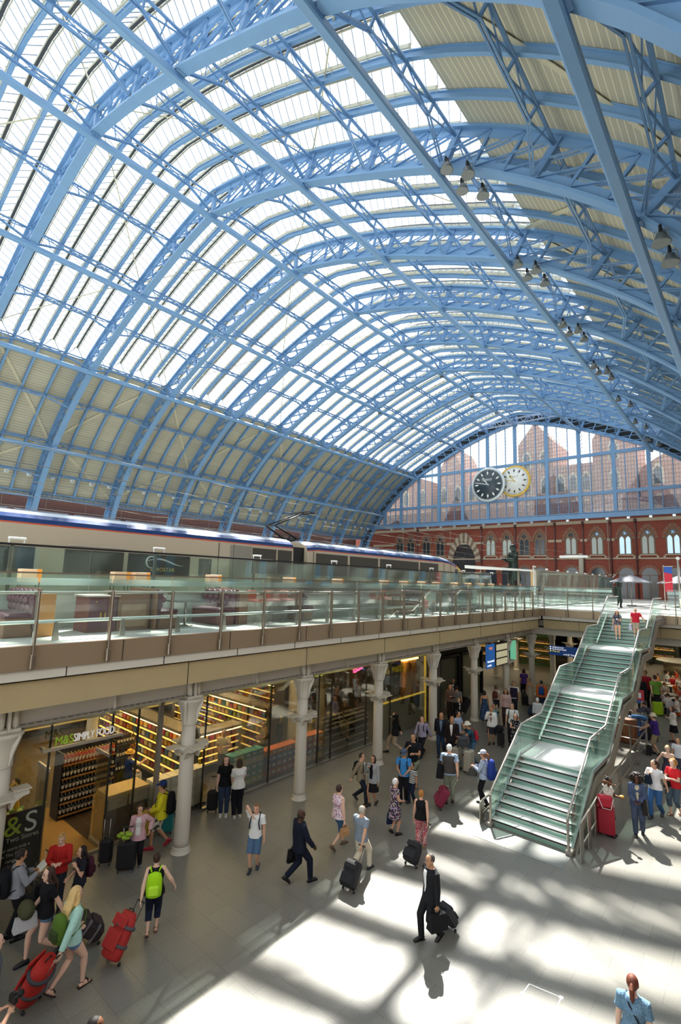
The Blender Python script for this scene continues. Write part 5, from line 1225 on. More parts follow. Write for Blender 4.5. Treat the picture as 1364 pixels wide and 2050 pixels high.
    if hs=='long': hb.tube([HP(0,-.06,.05),HP(0,-.085,-.06),bend(0,-.12,1.40),bend(0,-.14,1.26),bend(0,-.13,1.14)],[.085,.098,.105,.085,.03],14,sq=.5); [hb.tube([HP(s*.07,.0,.03),HP(s*.085,-.0,-.07),bend(s*.10,-.04,1.40),bend(s*.09,-.08,1.28)],[.03,.038,.04,.02],8) for s in(-1,1)]
    if hs=='bob': hb.tube([HP(0,-.03,.06),HP(0,-.035,-.05),HP(0,-.04,-.13)],[.09,.105,.085],14,sq=.8)
    if hs=='pony': hb.tube([HP(0,-.11,.05),HP(0,-.16,.0),HP(0,-.15,-.12),HP(0,-.13,-.2)],[.025,.04,.035,.01],8)
    if hs=='bun': hb.ell(HP(0,-.11,.08),(.045,.045,.045))
    if hs in('curly','afro'):
        R=random.Random(len(label)); rr=.10 if hs=='curly' else .155
        if hs=='afro': hb.ell(HP(0,-.05,-.01),(.165,.135,.175),0,16,10,HR)
        for i in range(60 if hs=='afro' else 26):
            q=R.uniform(0,6.28); z=R.uniform(-.6,1); u_=math.sqrt(max(0,1-z*z)); p=V((u_*math.cos(q)*rr,u_*math.sin(q)*rr*.85-.03,z*rr*.95+(.0 if hs=='afro' else .03)))
            if p.y>.045 and p.z<.07 and abs(p.x)<.085: continue
            hb.ell(HP(*p),R.uniform(.024,.04),0,7,5)
    if hb.v:
        o=hb.build('hair',HM,t); 
        if hs in('long','bob','pony','bun','tuft'): REM.append((o,vx))
    if len(hair)>2: # hat
        ht,c2=hair[2],cloth(hair[3]); mh=MB()
        if ht=='cap': mh.lathe([(.102,0),(.104,.03),(.092,.075),(.055,.105),(.01,.112)],(0,0,0),16); mh.add([(-.07,.07,.005),(.07,.07,.005),(.06,.175,-.012),(-.06,.175,-.012),(-.07,.07,.017),(.07,.07,.017),(.06,.175,-.002),(-.06,.175,-.002)],[(0,1,2,3),(7,6,5,4),(0,4,5,1),(1,5,6,2),(2,6,7,3),(3,7,4,0)])
        else:
            br=.175 if ht=='straw' else .16; mh.lathe([(.10,.0),(br,-.02 if ht!='straw' else .0),(br,-.008 if ht!='straw' else .012),(.106,.014),(.100,.075),(.085,.098),(.01,.102)],(0,0,0),20)
        mh.v=[tuple(HP(x,y-.012,z+.055)) for x,y,z in mh.v]; mh.build('hat',c2,t)
        if ht=='straw': MB().lathe([(.104,.02),(.106,.02),(.105,.045),(.103,.045)],(0,0,0),16).build('hat_band',BLACK,t).location=HP(0,-.012,.055)
    # ---- clothes
    tt=top[0]; TMt=cloth(top[1] if len(top)==2 else tuple(top[1:]))
    dress=tt in('dress','sleevedress','strapdress','gown')
    if tt!='none':
        g=.012 if tt in('tank','tee','dress','strapdress','gown') else .018; g=.026 if tt in('jacket','blazer','cardigan') else g
        mb=MB(); hem=.86 if tt in('tee','shirt','polo','tank','hoodie') else .80
        strap=tt in('strapdress','gown')
        torso(mb,g,.88,1.30 if strap else 9)
        if strap:
            for s in(-1,1): mb.tube([bend(s*.08,.10,1.27),bend(s*.085,.03,1.42),bend(s*.08,-.09,1.3)],.014,6)
        if not dress:
            c=bend(0,0,.89); lw=T[1]; loft(mb,[(0,0,hem+dz,lw[1]+g+.012,lw[2]+g+.012),(0,0,.89+dz,lw[1]+g+.006,lw[2]+g+.006),(0,0,.95+dz,lw[1]+g,lw[2]+g)])
        sl={'tee':.62,'polo':.62,'dress':.3,'tank':0,'strapdress':0,'gown':0,'shirt':2,'jacket':2,'blazer':2,'cardigan':2,'hoodie':2,'half':1.25,'sleevedress':.62,'vest':0}.get(tt,2)
        if tt in('half','vest'): pass
        for s in(-1,1):
            sh,el,wr=arms[s]
            if sl==0:
                if not strap: mb.tube([sh+V((-s*.09,0,0)),sh+V((-s*.03,0,.0))],[.055,.05],10)
                continue
            P=[sh+V((-s*.06,0,.0)),sh]; Rr=[.062*ut+g*.4,.060*ut+g*.6]
            q=min(sl,1); 
            for u_ in(.4,.75,1):
                if u_<=q+.01: P.append(sh.lerp(el,u_)); Rr.append((.055-.008*u_)*ut+g*.7)
            if q<1: P.append(sh.lerp(el,q)); Rr.append(.056*ut+g)
            if sl>1:
                for u_ in(.3,.7,.97):
                    if u_<=(sl-1)+.01: P.append(el.lerp(wr,u_)); Rr.append((.046-.012*u_)*ut+g*.7)
            mb.tube(P,Rr,12)
        if dress:
            L_={'dress':.50,'sleevedress':.50,'strapdress':.52,'gown':.10}[tt]; fl=.02 if tt!='gown' else .05
            rg=[]; R0=T[2]
            for i in range(7):
                u_=i/6; z=.98-(.98-L_)*u_; yc=(0 if not st else 0); rg.append((0,yc,z+dz*(1-u_),R0[1]+g+fl*u_*2+.02*math.sin(u_*PI),R0[2]+g+fl*u_*2+st*.45*u_+.015*math.sin(u_*PI)))
            loft(mb,rg[::-1],18)
        o=mb.build({'tee':'t_shirt','polo':'polo_shirt','tank':'vest_top','blazer':'blazer','jacket':'jacket','cardigan':'cardigan','hoodie':'hooded_top'}.get(tt,'dress' if dress else 'shirt'),TMt,t); REM.append((o,vx))
    sfw=1.35 if tt=='cardigan' else 1.1
    if shirt: # shirt showing at an open front
        mb=MB(); zz=[(.87,.045),(1.0,.046),(1.15,.048),(1.3,.05),(1.37,.046),(1.41,.036)] if tt=='cardigan' else [(1.0,.008),(1.10,.026),(1.22,.042),(1.32,.052),(1.38,.050),(1.415,.038)]
        for (z,hw),(z2,hw2) in zip(zz,zz[1:]):
            P=[]
            for zc,wc in((z,hw),(z2,hw2)):
                ry=[ry for zt,rx,ry in T if zt>=zc-.04][0]; 
                for x,dd in((-wc*sfw,.023),(0,.035),(wc*sfw,.023)): P.append(bend(x,ry+dd,zc))
            mb.add(P,[(0,1,4,3),(1,2,5,4)],0,True)
        n0=len(mb.v); mb.add([V(v)+V((0,-.03,0)) for v in mb.v],[tuple(n0*0+i for i in reversed(f_)) for f_ in list(mb.f)],0,True); mb.build('shirt_front',cloth(shirt),t)
    if over: # second layer, sleeveless
        mb=MB(); torso(mb,.026,.90,1.41); o=mb.build('waistcoat',cloth(over),t); REM.append((o,vx))
    bt=bot[0]
    if bt!='none' and not dress:
        BM=cloth(bot[1] if len(bot)==2 else tuple(bot[1:])); mb=MB(); g=.012; lw=T[1]
        if bt=='skirt':
            loft(mb,[(0,0,.50+.0+dz*.3,lw[1]+.05,lw[2]+.05+st*.4),(0,0,.62+dz*.6,lw[1]+.035,lw[2]+.035+st*.25),(0,0,.78+dz,lw[1]+.02,lw[2]+.02),(0,0,.9+dz,lw[1]+.012,lw[2]+.012),(0,0,1.0+dz,T[2][1]*.97,T[2][2]*.97)],18)
        else:
            torso(mb,g,.83,1.0)
            e={'short':.42,'mid':.95,'knee':1.05,'capri':1.55,'long':2,'wide':2}[bt]; wd=.02 if bt in('short','mid','knee','wide') else .008
            for s in(-1,1):
                hp_,kn,an,bk=legs[s]; lt=w if w<1.2 else 1.1; P=[hp_+V((0,0,.04)),hp_+V((0,0,-.03))]; Rr=[.085,.092*lt+g]; 
                for u_ in(.25,.5,.8,1):
                    if u_<=e+.01: P.append(hp_.lerp(kn,u_)); Rr.append((.088-.030*u_)*lt+g+wd*u_)
                if e>1:
                    for u_ in(.25,.55,.8,1):
                        if u_<=e-1+.01: P.append(kn.lerp(an,u_)); Rr.append((.058-.014*u_)+g+wd)
                mb.tube(P,Rr,12)
        o=mb.build({'short':'shorts','mid':'shorts','knee':'shorts','skirt':'skirt'}.get(bt,'trousers'),BM,t); REM.append((o,vx))
    if shoes:
        sc=shoes if isinstance(shoes,str) else shoes[0]; sandal=not isinstance(shoes,str)
        for s in(-1,1):
            hp_,kn,an,bk=legs[s]; tp=V((0,1,0)) if not bk else V((0,.78,-.62)); mb=MB(); up_=V((0,0,1)) if not bk else V((0,.62,.78))
            if sandal: 
                b0=an-tp*.07-up_*.078; b1=an+tp*.175-up_*.078; mb.beam(b0,b1,.075,.016,up=up_); mb.beam(an+tp*.09-up_*.02+V((-.04,0,0)),an+tp*.09-up_*.02+V((.04,0,0)),.02,.03); mb.tube([an+V((-.04,-.0,-.0)),an+V((0,-.045,-.005)),an+V((.04,0,0)),an+V((0,.04,-.01)),an+V((-.04,0,0))],.006,5)
            else: mb.tube([an-tp*.072-up_*.045,an-tp*.04-up_*.035,an+tp*.03-up_*.035,an+tp*.10-up_*.05,an+tp*.165-up_*.06,an+tp*.19-up_*.064],[.022,.042,.044,.042,.034,.015],12,sq=.8); mb.beam(an-tp*.08-up_*.078,an+tp*.185-up_*.078,.078,.016,up=up_); mb.tube([an-up_*.04,an+up_*.02],[.045,.044],10)
            mb.build('sandal' if sandal else 'shoe',mat('shoe_%s'%sc[1:],sc,.5),t)
    M=t.matrix_basis.copy() if False else Matrix.Translation(pos)@Matrix.Rotation(rz,4,'Z')@Matrix.Scale(k,4)
    info=dict(M=M,rz=rz,k=k,hand={s:M@arms[s][2] for s in arms},handl={s:arms[s][2]+(arms[s][2]-arms[s][1]).normalized()*.07 for s in arms},sh={s:arms[s][0] for s in arms},bend=bend,t=t,pos=pos,T=T)
    if key: PEOPLE[key]=info
    return info
# ---------------------------------------------------------------- bags
def backpack(who,col,label,size=(.30,.16,.44),z=1.17,straps=True,pocket=None,group=None):
    P=PEOPLE[who] if isinstance(who,str) else who; c=P['bend'](0,-.125-size[1]/2,z); t=thing('backpack',label,'backpack',P['M']@c,P['rz'],group); t.scale=(P['k'],)*3
    m=cloth(col); mp=cloth(pocket or col)
    x,y,zz=size; mb=MB(); mb.tube([(0,0,-zz/2),(0,0,-zz*.46),(0,0,-zz*.2),(0,0,zz*.2),(0,-.0,zz*.42),(0,0,zz/2)],[x*.40,x*.5,x*.52,x*.5,x*.40,x*.12],14,sq=y/x); mb.build('pack',m,t)
    MB().box((0,-y*.5,-zz*.18),(x*.7,y*.35,zz*.42),bev=.03).build('front_pocket',mp,t); MB().tube([(-.03,y*.3,zz*.48),(-.02,y*.3,zz*.55),(.02,y*.3,zz*.55),(.03,y*.3,zz*.48)],.008,6).build('grab_loop',BLACK,t)
    for s in(-1,1):
        if straps: MB().tube([(s*.08,y*.45,zz*.42),(s*.11,y*.5+.065,1.445-z),(s*.115,y*.5+.175,1.415-z),(s*.12,y*.5+.285,1.28-z),(s*.14,y*.5+.265,1.12-z),(s*.15,y*.4+.08,1.02-z),(s*.12,y*.4,.98-z)],.017,6,sq=.5).build('shoulder_strap',m,t)
    return t
def handbag(who,hand,col,label,size=(.32,.12,.22),drop=.12,name='handbag',cat='handbag',off=(0,0,0)):
    P=PEOPLE[who] if isinstance(who,str) else who; p=P['M']@(P['handl'][hand]+V((0,0,-drop-size[2]/2))+V(off)); t=thing(name,label,cat,p,P['rz']+PI/2); t.scale=(P['k'],)*3; m=cloth(col) if name!='briefcase' else mat('leather_%s'%col[1:],col,.4,0,.1,12.)
    x,y,z=size; MB().add([(-x/2,-y/2,-z/2),(x/2,-y/2,-z/2),(x/2,y/2,-z/2),(-x/2,y/2,-z/2),(-x*.44,-y*.25,z/2),(x*.44,-y*.25,z/2),(x*.44,y*.25,z/2),(-x*.44,y*.25,z/2)],[(3,2,1,0),(4,5,6,7),(0,1,5,4),(1,2,6,5),(2,3,7,6),(3,0,4,7)]).build('bag_body',m,t)
    for s in(-1,1): MB().tube([(-x*.22,s*y*.2,z*.42),(-x*.18,s*y*.12,z/2+drop*.75),(0,0,z/2+drop),(x*.18,s*y*.12,z/2+drop*.75),(x*.22,s*y*.2,z*.42)],.009,6).build('strap',m,t)
    MB().box((0,-y*.42,0),(x*.6,y*.3,z*.5),bev=.015).build('pocket',m,t); return t
def suitcase(label,px=None,size=(.42,.26,.62),col='#1c1c1e',rz=None,tilt=0.,handle=.42,style='soft',strap=None,pos=None,z0=0.,wheels=4,group=None,to=None,name='suitcase'):
    """local +y is where the handle leans when tilted"""
    p=V(pos) if pos is not None else atz(px[0],px[1],z0)
    vd=V((p.x,p.y,0)).normalized()
    if to is not None: d=V((to[0]-p.x,to[1]-p.y,0)); rz_=math.atan2(-d.x,d.y)
    else:
        a=math.radians(rz or 0); hd=V((vd.x*math.cos(a)-vd.y*math.sin(a),vd.x*math.sin(a)+vd.y*math.cos(a),0)); rz_=math.atan2(-hd.x,hd.y)
    if to is not None and isinstance(to,Vector) and len(to)==3 and to.z>.3:
        D=math.hypot(to[0]-p.x,to[1]-p.y); hz_=to.z-.03; tilt=math.degrees(math.atan2(D,hz_)); L_=math.sqrt(D*D+hz_*hz_); handle=max(.1,L_-size[2]-.07)
        if L_-.17<size[2]: size=(size[0],size[1],L_-.17)
    t=thing(name,label,'suitcase',p,0,group); t.rotation_euler=(-math.radians(tilt),0,rz_)
    x,y,z=size; m=mat('case_%s_%s'%(style,col[1:]),col,.75 if style!='hard' else .3,.6 if style=='metal' else 0,.12,8.,.2 if style!='hard' else 0)
    if style=='metal': m=mat('case_metal_%s'%col[1:],col,.35,.7,.08,4.)
    b=.06 if style in('soft','duffel') else .04; zc=.06+z/2; oy=-y/2+.02
    if style=='duffel': MB().tube([(0,oy,.06),(0,oy,.09),(0,oy,.2),(0,oy,z*.6),(0,oy,z*.85),(0,oy,z+.04)],[x*.42,x*.5,x*.52,x*.5,x*.46,x*.34],16,sq=y/x).build('shell',m,t)
    else: MB().box((0,oy,zc),(x,y,z),bev=b).build('shell',m,t)
    dk=mat('case_trim','#17181a',.5)
    if style in('soft','duffel'): 
        MB().box((0,oy-y/2-.012,zc-.1),(x*.8,.05,z*.42),bev=.02).build('front_pocket',m,t); MB().box((0,oy-y/2-.012,zc+z*.26),(x*.8,.045,z*.24),bev=.02).build('upper_pocket',m,t)
    else:
        mb=MB()
        for i in range(5): mb.box((-x*.36+i*x*.18,oy-y/2-.004,zc),(.03,.02,z*.86),bev=.008)
        mb.build('shell_ribs',m,t)
    if strap:
        for q in(.3,.68):
            mb=MB()
            if style=='duffel': loft(mb,[(0,oy,.06+z*q-.025,x*.52+.006,y*.52+.012),(0,oy,.06+z*q-.02,x*.52+.014,y*.52+.03),(0,oy,.06+z*q+.02,x*.52+.014,y*.52+.03),(0,oy,.06+z*q+.025,x*.52+.006,y*.52+.012)],20)
            else: mb.box((0,oy,.06+z*q),(x+.03,y+.05,.045),bev=.01)
            mb.build('strap',cloth(strap),t)
    if handle:
        for s in(-1,1): MB().tube([(s*x*.22,.0,z*.9),(s*x*.22,.0,z+.06+handle)],.008,6).build('handle_rod',STEEL if handle>.2 else dk,t)
        MB().box((0,0,z+.07+handle),(x*.5,.03,.03),bev=.01).build('handle_grip',dk,t)
    MB().tube([(-.07,oy,z+.055),(-.05,oy,z+.085),(.05,oy,z+.085),(.07,oy,z+.055)],.012,6).build('carry_handle',dk,t)
    R=Matrix.Rotation(PI/2,3,'Y')
    for s in(-1,1):
        for yy in((oy+y*.4,) if wheels==2 else (oy+y*.36,oy-y*.36)): MB().lathe([(.005,-.014),(.032,-.014),(.035,0),(.032,.014),(.005,.014)],(s*x*.38,yy,.035),12,M=R).build('wheel',dk,t)
    return t
# ================================================================ the crowd, from the photograph
JE='#3b5675'; BK='#17171a'; NV='#1c2233'
def pull(k,s=1): return PEOPLE[k]['hand'][s]
# --- sunny middle of the hall
person('man in open black suit and white shirt walking with a black bag',(862,1882),1704,125,('jacket','#1e1f22'),('long','#1e1f22'),('crop','#4a453f'),'t',la='carry',ra='swb',walk=.6,ph=1,shirt='#e9eae8',key='suit')
handbag('suit',-1,'#1d1d20','black holdall carried by the man in the open black suit',(.42,.2,.28),.08,'holdall','bag')
suitcase('silver and black roller case tucked behind the man in the open black suit',(903,1858),(.36,.22,.5),'#2a2c30',None,38,.4,'soft',to=PEOPLE['suit']['pos'],wheels=2)
person('bald man in dark navy suit striding right with a flat black briefcase',(597,1768),1613,-62,('jacket','#161a2a'),('long','#161a2a'),('bald','#1a1412'),'d',la='carry',ra='swf',walk=1.0,ph=1,shirt='#c9d4e4',key='navy')
handbag('navy',-1,'#101012','flat black briefcase held by the man in the navy suit',(.4,.09,.3),.05,'briefcase','briefcase')
person('teenage boy in white t-shirt and denim shorts with a hand at his mouth',(508,1742),1605,165,('tee','#dfe0dd'),('knee','#4f6b88'),('tuft','#7a5a3a'),'w',la='hang',ra='face',walk=.25,shoes='#1f2736',key='boy')
backpack('boy','#1d2432','dark navy backpack on the boy in the white t-shirt')
person('woman in pink floral blouse and blue knee shorts stepping away',(676,1698),1565,-50,('tank','#e0cdd4','floral','#a85a7c',22),('knee','#355a7a'),('short','#3a2418'),'p','f',la='swf',ra='carry',walk=.9,ph=-1,shoes='#6a5a4a',w=1.18,key='floralw')
handbag('floralw',1,'#b98d62','tan leather handbag of the woman in the pink floral blouse',(.28,.12,.2),.1)
person('grey haired man in grey polo shirt and cream trousers towing a case',(722,1745),1607,-38,('polo','#7f8a96'),('long','#d2c8b2'),('crop','#b9b4a8'),'w',la='swf',ra='pull',walk=.95,ph=1,shoes='#3a3a40',w=1.06,key='polo')
suitcase('black soft roller case towed by the man in the grey polo shirt',(697,1785),(.42,.26,.56),'#15161a',None,28,.5,'soft',to=pull('polo'),wheels=2)
person('man in beige jacket with a dark backpack striding to the right',(722,1606),1503,-115,('jacket','#8a7c66'),('long','#20242f'),('short','#2d2018'),'w',la='hold',ra='swb',walk=.9,ph=1,shirt='#dcdcd4',key='beige')
backpack('beige','#1f2126','dark backpack on the man in the beige jacket')
person('woman in short black dress and grey cardigan wearing black heels',(746,1612),1510,150,('cardigan','#9a9b99'),('skirt','#141418'),('bob','#2a1a14'),'t','f',la='hang',ra='strap',walk=.35,shoes='#141414',shirt='#141418',key='cardi')
person('white haired woman in dark floral dress carrying a navy tote',(790,1670),1556,-62,('dress','#3a2c3c','floral','#b79aa4',20),('none','#000'),('short','#e8e6e0'),'w','f',la='carry',ra='low',walk=.2,shoes='#1d1a1a',w=1.05,key='fdress')
handbag('fdress',-1,'#232c4a','navy and tan tote bag of the woman in the dark floral dress',(.34,.1,.34),.2,'tote_bag','bag')
person('woman in black sleeveless top and pink patterned trousers seen from behind',(843,1698),1579,-8,('tank','#17171a'),('wide','#b5525c','floral','#e0a0a0',26),('bun','#b9783a'),'w','f',la='hang',ra='pull',walk=.3,shoes=('#8a5a3a',),key='pinkp')
suitcase('black wheeled holdall towed by the woman in the pink patterned trousers',(822,1735),(.44,.3,.5),'#17181c',None,30,.55,'duffel',to=pull('pinkp'),wheels=2)
person('man in bright blue polo and baseball cap looking down at his hands',(808,1606),1498,172,('polo','#3f86c4'),('long',BK),('short','#2a2018','cap','#4a5a70'),'t',la='low',ra='low',walk=.15,hp=22,key='bluem')
backpack('bluem','#20242c','black backpack on the man in the bright blue polo')
person('boy in black and white striped t-shirt and navy trousers',(825,1608),1524,140,('tee','#d9d9d2','stripes','#2a2c30',4.6),('long','#1c2436'),('short','#15110f'),'t',la='hang',ra='hang',walk=.3,shoes='#20242c',key='stripe')
person('man in black t-shirt and camouflage shorts, hand on his chest',(827,1578),1466,168,('tee','#191b20'),('knee','#8f9478','patch','#4f5a40',9),('crop','#2a2019'),'t',la='hold',ra='strap',walk=.2,key='camo')
person('man in lavender shirt with a black shoulder bag by the shop glass',(846,1514),1430,150,('shirt','#9b92a8'),('long','#1b1c22'),('crop','#3a2c22'),'w',la='swb',ra='swf',walk=.9,ph=-1,key='lav')
backpack('lav','#1a1b1f','black backpack on the man in the lavender shirt')
suitcase('small black roller case beside the man in the lavender shirt',(818,1500),(.36,.22,.46),'#17171a',None,35,.5,'soft',to=pull('lav',-1),wheels=2)
handbag('lav',1,'#141418','black laptop bag hanging by the man in the lavender shirt',(.4,.14,.3),.05,'laptop_bag','bag')
person('woman in black jacket and beige trousers striding left past the shop',(791,1508),1421,95,('jacket','#17181b'),('capri','#a89880'),('long','#4a2c1c'),'p','f',la='phone',ra='swb',walk=1.1,ph=1,key='bj')
person('bald man in dark jacket and jeans walking towards us by the column',(884,1512),1423,172,('jacket','#1b2029'),('long','#2a3a52'),('bald','#5a4a40'),'t',la='swf',ra='swb',walk=.7,shirt='#6f7f94',w=1.08,key='dj')
suitcase('black roller case trailing the bald man in the dark jacket',(903,1497),(.36,.22,.5),'#17171a',None,32,.5,'soft',to=pull('dj',1),wheels=2)
person('man in brown suit jacket and open white shirt behind the silver cases',(906,1524),1431,165,('jacket','#241c1c'),('long','#1c1a1e'),('crop','#6a5040'),'t',la='swf',ra='hang',walk=.5,shirt='#e6e4de',key='ws')
person('man in pale blue shirt walking right behind the brown suit jacket',(917,1508),1421,-120,('tee','#9fb0cc'),('long','#2a2c38'),('short','#1f1712'),'t',la='swf',ra='swb',walk=.5,key='pb')
person('man in white sun hat and teal shirt bending over a luggage trolley',(948,1530),1442,105,('tee','#2c5468','patch','#1d3444',14),('long','#4f6e8a'),('short','#3a2a20','sun','#d8d2c0'),'t',la='push',ra='push',walk=.25,lean=.35,key='cart')
backpack('cart','#b02a3a','red backpack on the man in the white sun hat',(.26,.15,.4))
suitcase('silver ribbed suitcase, left of the pair on the trolley',(910,1538),(.40,.28,.78),'#a8a296',60,0,.0,'metal',group=None); suitcase('silver ribbed suitcase, right of the pair on the trolley',(934,1545),(.42,.28,.78),'#b5ae9f',60,0,.0,'metal')
q=atz(922,1541); suitcase('small grey case lying on top of the silver suitcases',None,(.5,.26,.36),'#3a3d44',60,0,0,'soft',pos=(q.x,q.y,.87))
person('white haired man in dark waistcoat and blue sleeves towing a maroon case',(900,1608),1487,-5,('tee','#7f9ab8','check','#a8b8cc',14),('long','#8d927f'),('crop','#e8e6e0'),'w',la='carry',ra='pull',walk=.35,over='#4a4642',w=1.12,shoes='#4a3a30',key='vest')
suitcase('maroon soft suitcase towed by the man in the dark waistcoat',(880,1618),(.46,.28,.6),'#7d1f38',None,20,.4,'soft',to=pull('vest'),wheels=2)
handbag('vest',-1,'#18181c','black shoulder bag with a white tag by the dark waistcoat',(.4,.2,.42),.0,'shoulder_bag','bag',(0,-.1,.42))
person('woman in pale blue shirt and black leggings under a large blue rucksack',(970,1612),1501,75,('shirt','#a9b4c8'),('long','#1c1c20'),('pony','#8a5a3a','cap','#c2c8d4'),'w','f',la='hold',ra='hold',walk=.35,hp=10,key='rucks')
backpack('rucks','#2c3f8c','large royal blue rucksack on the woman in black leggings',(.36,.24,.62),1.18)
handbag('rucks',-1,'#4a4844','grey camera bag hanging in front of the woman with the blue rucksack',(.26,.16,.2),.12,'camera_bag','bag')
person('woman in white jacket and dark skirt standing by a slim black case',(985,1490),1412,168,('jacket','#e6e4de'),('skirt','#2c2c34'),('bun','#7a4a2c'),'t','f',la='hang',ra='strap',shirt='#8a5a48',walk=.1,shoes='#2a1a18',key='wj')
suitcase('slim black upright case right of the woman in the white jacket',(1001,1496),(.3,.22,.58),'#17171a',150,0,.1,'soft')
q=atz(1001,1496); tag(MB().box((q.x,q.y,.80),(.36,.26,.3),bev=.08).build('shoulder_bag',cloth('#1d1d20')),'black bag sitting on the slim black upright case','bag')
person('man in white t-shirt with backpack straps behind the polka dot top',(1027,1490),1405,170,('tee','#dcdcd6'),('long','#1a1c24'),('short','#5a4030'),'w',la='hang',ra='hang',walk=.5,key='wt2')
backpack('wt2','#23242a','dark backpack on the man in the white t-shirt by the stair')
person('woman in black polka dot dress half hidden by the stair glass',(1034,1508),1427,172,('dress','#17171c','spots','#d8d8d4',24),('none','#000'),('bob','#4a3020'),'w','f',la='hang',ra='hold',walk=.3)
person('woman in long blue strapless dress seen from behind by the column',(971,1444),1381,0,('gown','#3a5272','patch','#2c3f5c',7),('none','#000'),('bob','#1f1512'),'t','f',walk=.1)
person('woman in pale pink top with a brown rucksack walking away',(994,1428),1370,-12,('tee','#c9b8b0'),('capri','#3a3a40'),('bob','#5a4030'),'w','f',walk=.4,key='brw'); backpack('brw','#5a3028','brown rucksack on the woman in the pale pink top',(.3,.18,.42))
person('woman in pink blouse with long dark hair facing us in the arcade',(1014,1452),1377,172,('shirt','#b79a94'),('long','#3a2c2c'),('long','#1f1512'),'t','f',walk=.3)
person('man in dark waistcoat and white shirt sleeves behind the pink blouse',(1030,1432),1362,172,('tee','#d6d2ca'),('long','#22242c'),('short','#1f1712'),'t',over='#2a2438',walk=.3)
person('woman in purple top and black trousers beyond the columns',(1050,1398),1338,20,('tee','#4c2f7a'),('long','#15151a'),('bob','#2a1c14'),'t','f',walk=.2)
person('woman in long beige dress beside a black case in the arcade',(1062,1412),1357,165,('gown','#a39a88'),('none','#000'),('bun','#2a1c16'),'t','f',la='strap',walk=.2)
suitcase('black upright case left of the woman in the long beige dress',(1050,1412),(.36,.24,.6),'#161619',20,0,.3,'soft')
person('person in orange jacket beneath a blue backpack in the arcade',(1086,1424),1361,-5,('jacket','#c9642a'),('long','#2a3a54'),('short','#15110f'),'t',walk=.2,key='orj'); backpack('orj','#254a80','blue backpack on the person in the orange jacket')
suitcase('dark blue holdall case tilted in front of the orange jacket',(1066,1436),(.5,.3,.6),'#1f2c40',-40,32,.3,'duffel',wheels=2)
person('grey haired person in white shirt behind the stair balustrade',(1078,1460),1396,-15,('shirt','#cfd4d6'),('long','#6a6a66'),('short','#e8e6e0'),'w',walk=.2)
person('woman in brown top with a pale scarf in the dark arrivals opening',(902,1440),1369,180,('shirt','#6a5650'),('long','#2a2220'),('long','#8a6a4a'),'w','f',la='hold')
person('man in grey shirt standing in the dark arrivals opening',(915,1441),1372,0,('tee','#6f6c6a'),('long','#20201f'),('short','#1f1712'),'t')
person('woman with dark hair at the back of the arrivals opening',(908,1424),1357,175,('jacket','#1b1a1c'),('long','#1b1a1c'),('short','#1f1512'),'t','f',shirt='#cfcac0')
person('blond woman in black jacket and white top hurrying from arrivals',(919,1452),1396,-150,('jacket','#19191c'),('long','#55524c'),('bob','#a8804a'),'p','f',shirt='#d9d6ce',walk=.4)
suitcase('big black suitcase leaning back by the column in the arrivals hall',(928,1428),(.55,.35,.8),'#141416',-60,28,.3,'soft',wheels=2)
person('woman in grey top with a teal rucksack between the white jackets',(990,1470),1408,165,('tee','#8a9a94'),('long','#2c2c30'),('bob','#2c1c16'),'t','f',la='face',key='teal'); backpack('teal','#2a8ba0','teal rucksack on the woman in the grey top')
# --- stair and bridge
def on(px,Y): return aty(px[0],px[1],Y)
def stepz(y):
    for (ya,za),(yb,zb) in zip(prof,prof[1:]):
        if ya<=y<=yb: return za if zb==za else min(zb,za+RIS*(int((y-ya)/TRD)+1))
p=V((-5.93,29.75,stepz(29.75))); person('woman in dark printed dress and shorts coming down the stair',None,None,178,('tee','#2a2c3c','floral','#6a7080',24),('short','#7f9088'),('long','#7a4a2c'),'w','f',la='hold',ra='hang',pos=p,h=1.52,walk=.1,shoes='#d8d4cc',key='st1',vox=.012); handbag('st1',1,'#8f8f92','grey bag of the woman coming down the stair',(.34,.16,.26),.02)
p=V((-5.12,30.05,stepz(30.05))); person('man in red t-shirt and khaki shorts coming down the stair',None,None,172,('tee','#c22536'),('knee','#a39a84'),('bald','#6a5a50'),'w',la='out',ra='carry',pos=p,h=1.50,w=1.1,walk=.1,shoes='#c9c4bc',key='st2',vox=.012); handbag('st2',1,('#e8e6ea','stripes','#3a3a7a',9),'white and blue striped beach bag of the man in the red t-shirt',(.42,.2,.34),.02,'beach_bag','bag')
BZ=mat('statue_bronze','#2f3b34',.45,.7,.15,3.)
def statue(label,pos,h,face,la='hang',ra='hang',base=None,**kw):
    i=person(label,None,None,face,('jacket','#2f3b34'),('long','#2f3b34'),('short','#2f3b34','sun' if h<3 else 'none','#2f3b34') if h<3 else ('bob','#2f3b34'),'t',la=la,ra=ra,pos=pos,h=h,name='statue',cat='statue',vox=.02 if h<3 else .012,**kw)
    for ch in i['t'].children: ch.data.materials.clear(); ch.data.materials.append(BZ)
    mb=MB(); T=i['T']; lo=[(0,-.05,.42,.26,.2),(0,-.03,.7,.22,.17),(0,0,1.0,.19,.145),(0,0,1.3,.2,.14)]; loft(mb,lo,18); o=mb.build('coat',BZ,i['t']); REM.append((o,.015)); return i
i=statue('bronze statue of a man in a blown coat looking up on the bridge',V((-8.78,44.9,5.8)),2.05,-35,'carry','phone',hp=-18,walk=.2); handbag(i,-1,'#2a332c','dark bronze bag held by the statue on the bridge',(.36,.14,.3),.04,'bronze_bag','bag')
pb=slab('statue_plinth',-26.6,-22.6,62.3,65.7,DECK,DECK+.5,mat('plinth_stone','#6f6a62',.7),'low stone plinth under the tall dark bronze statue','plinth',None)
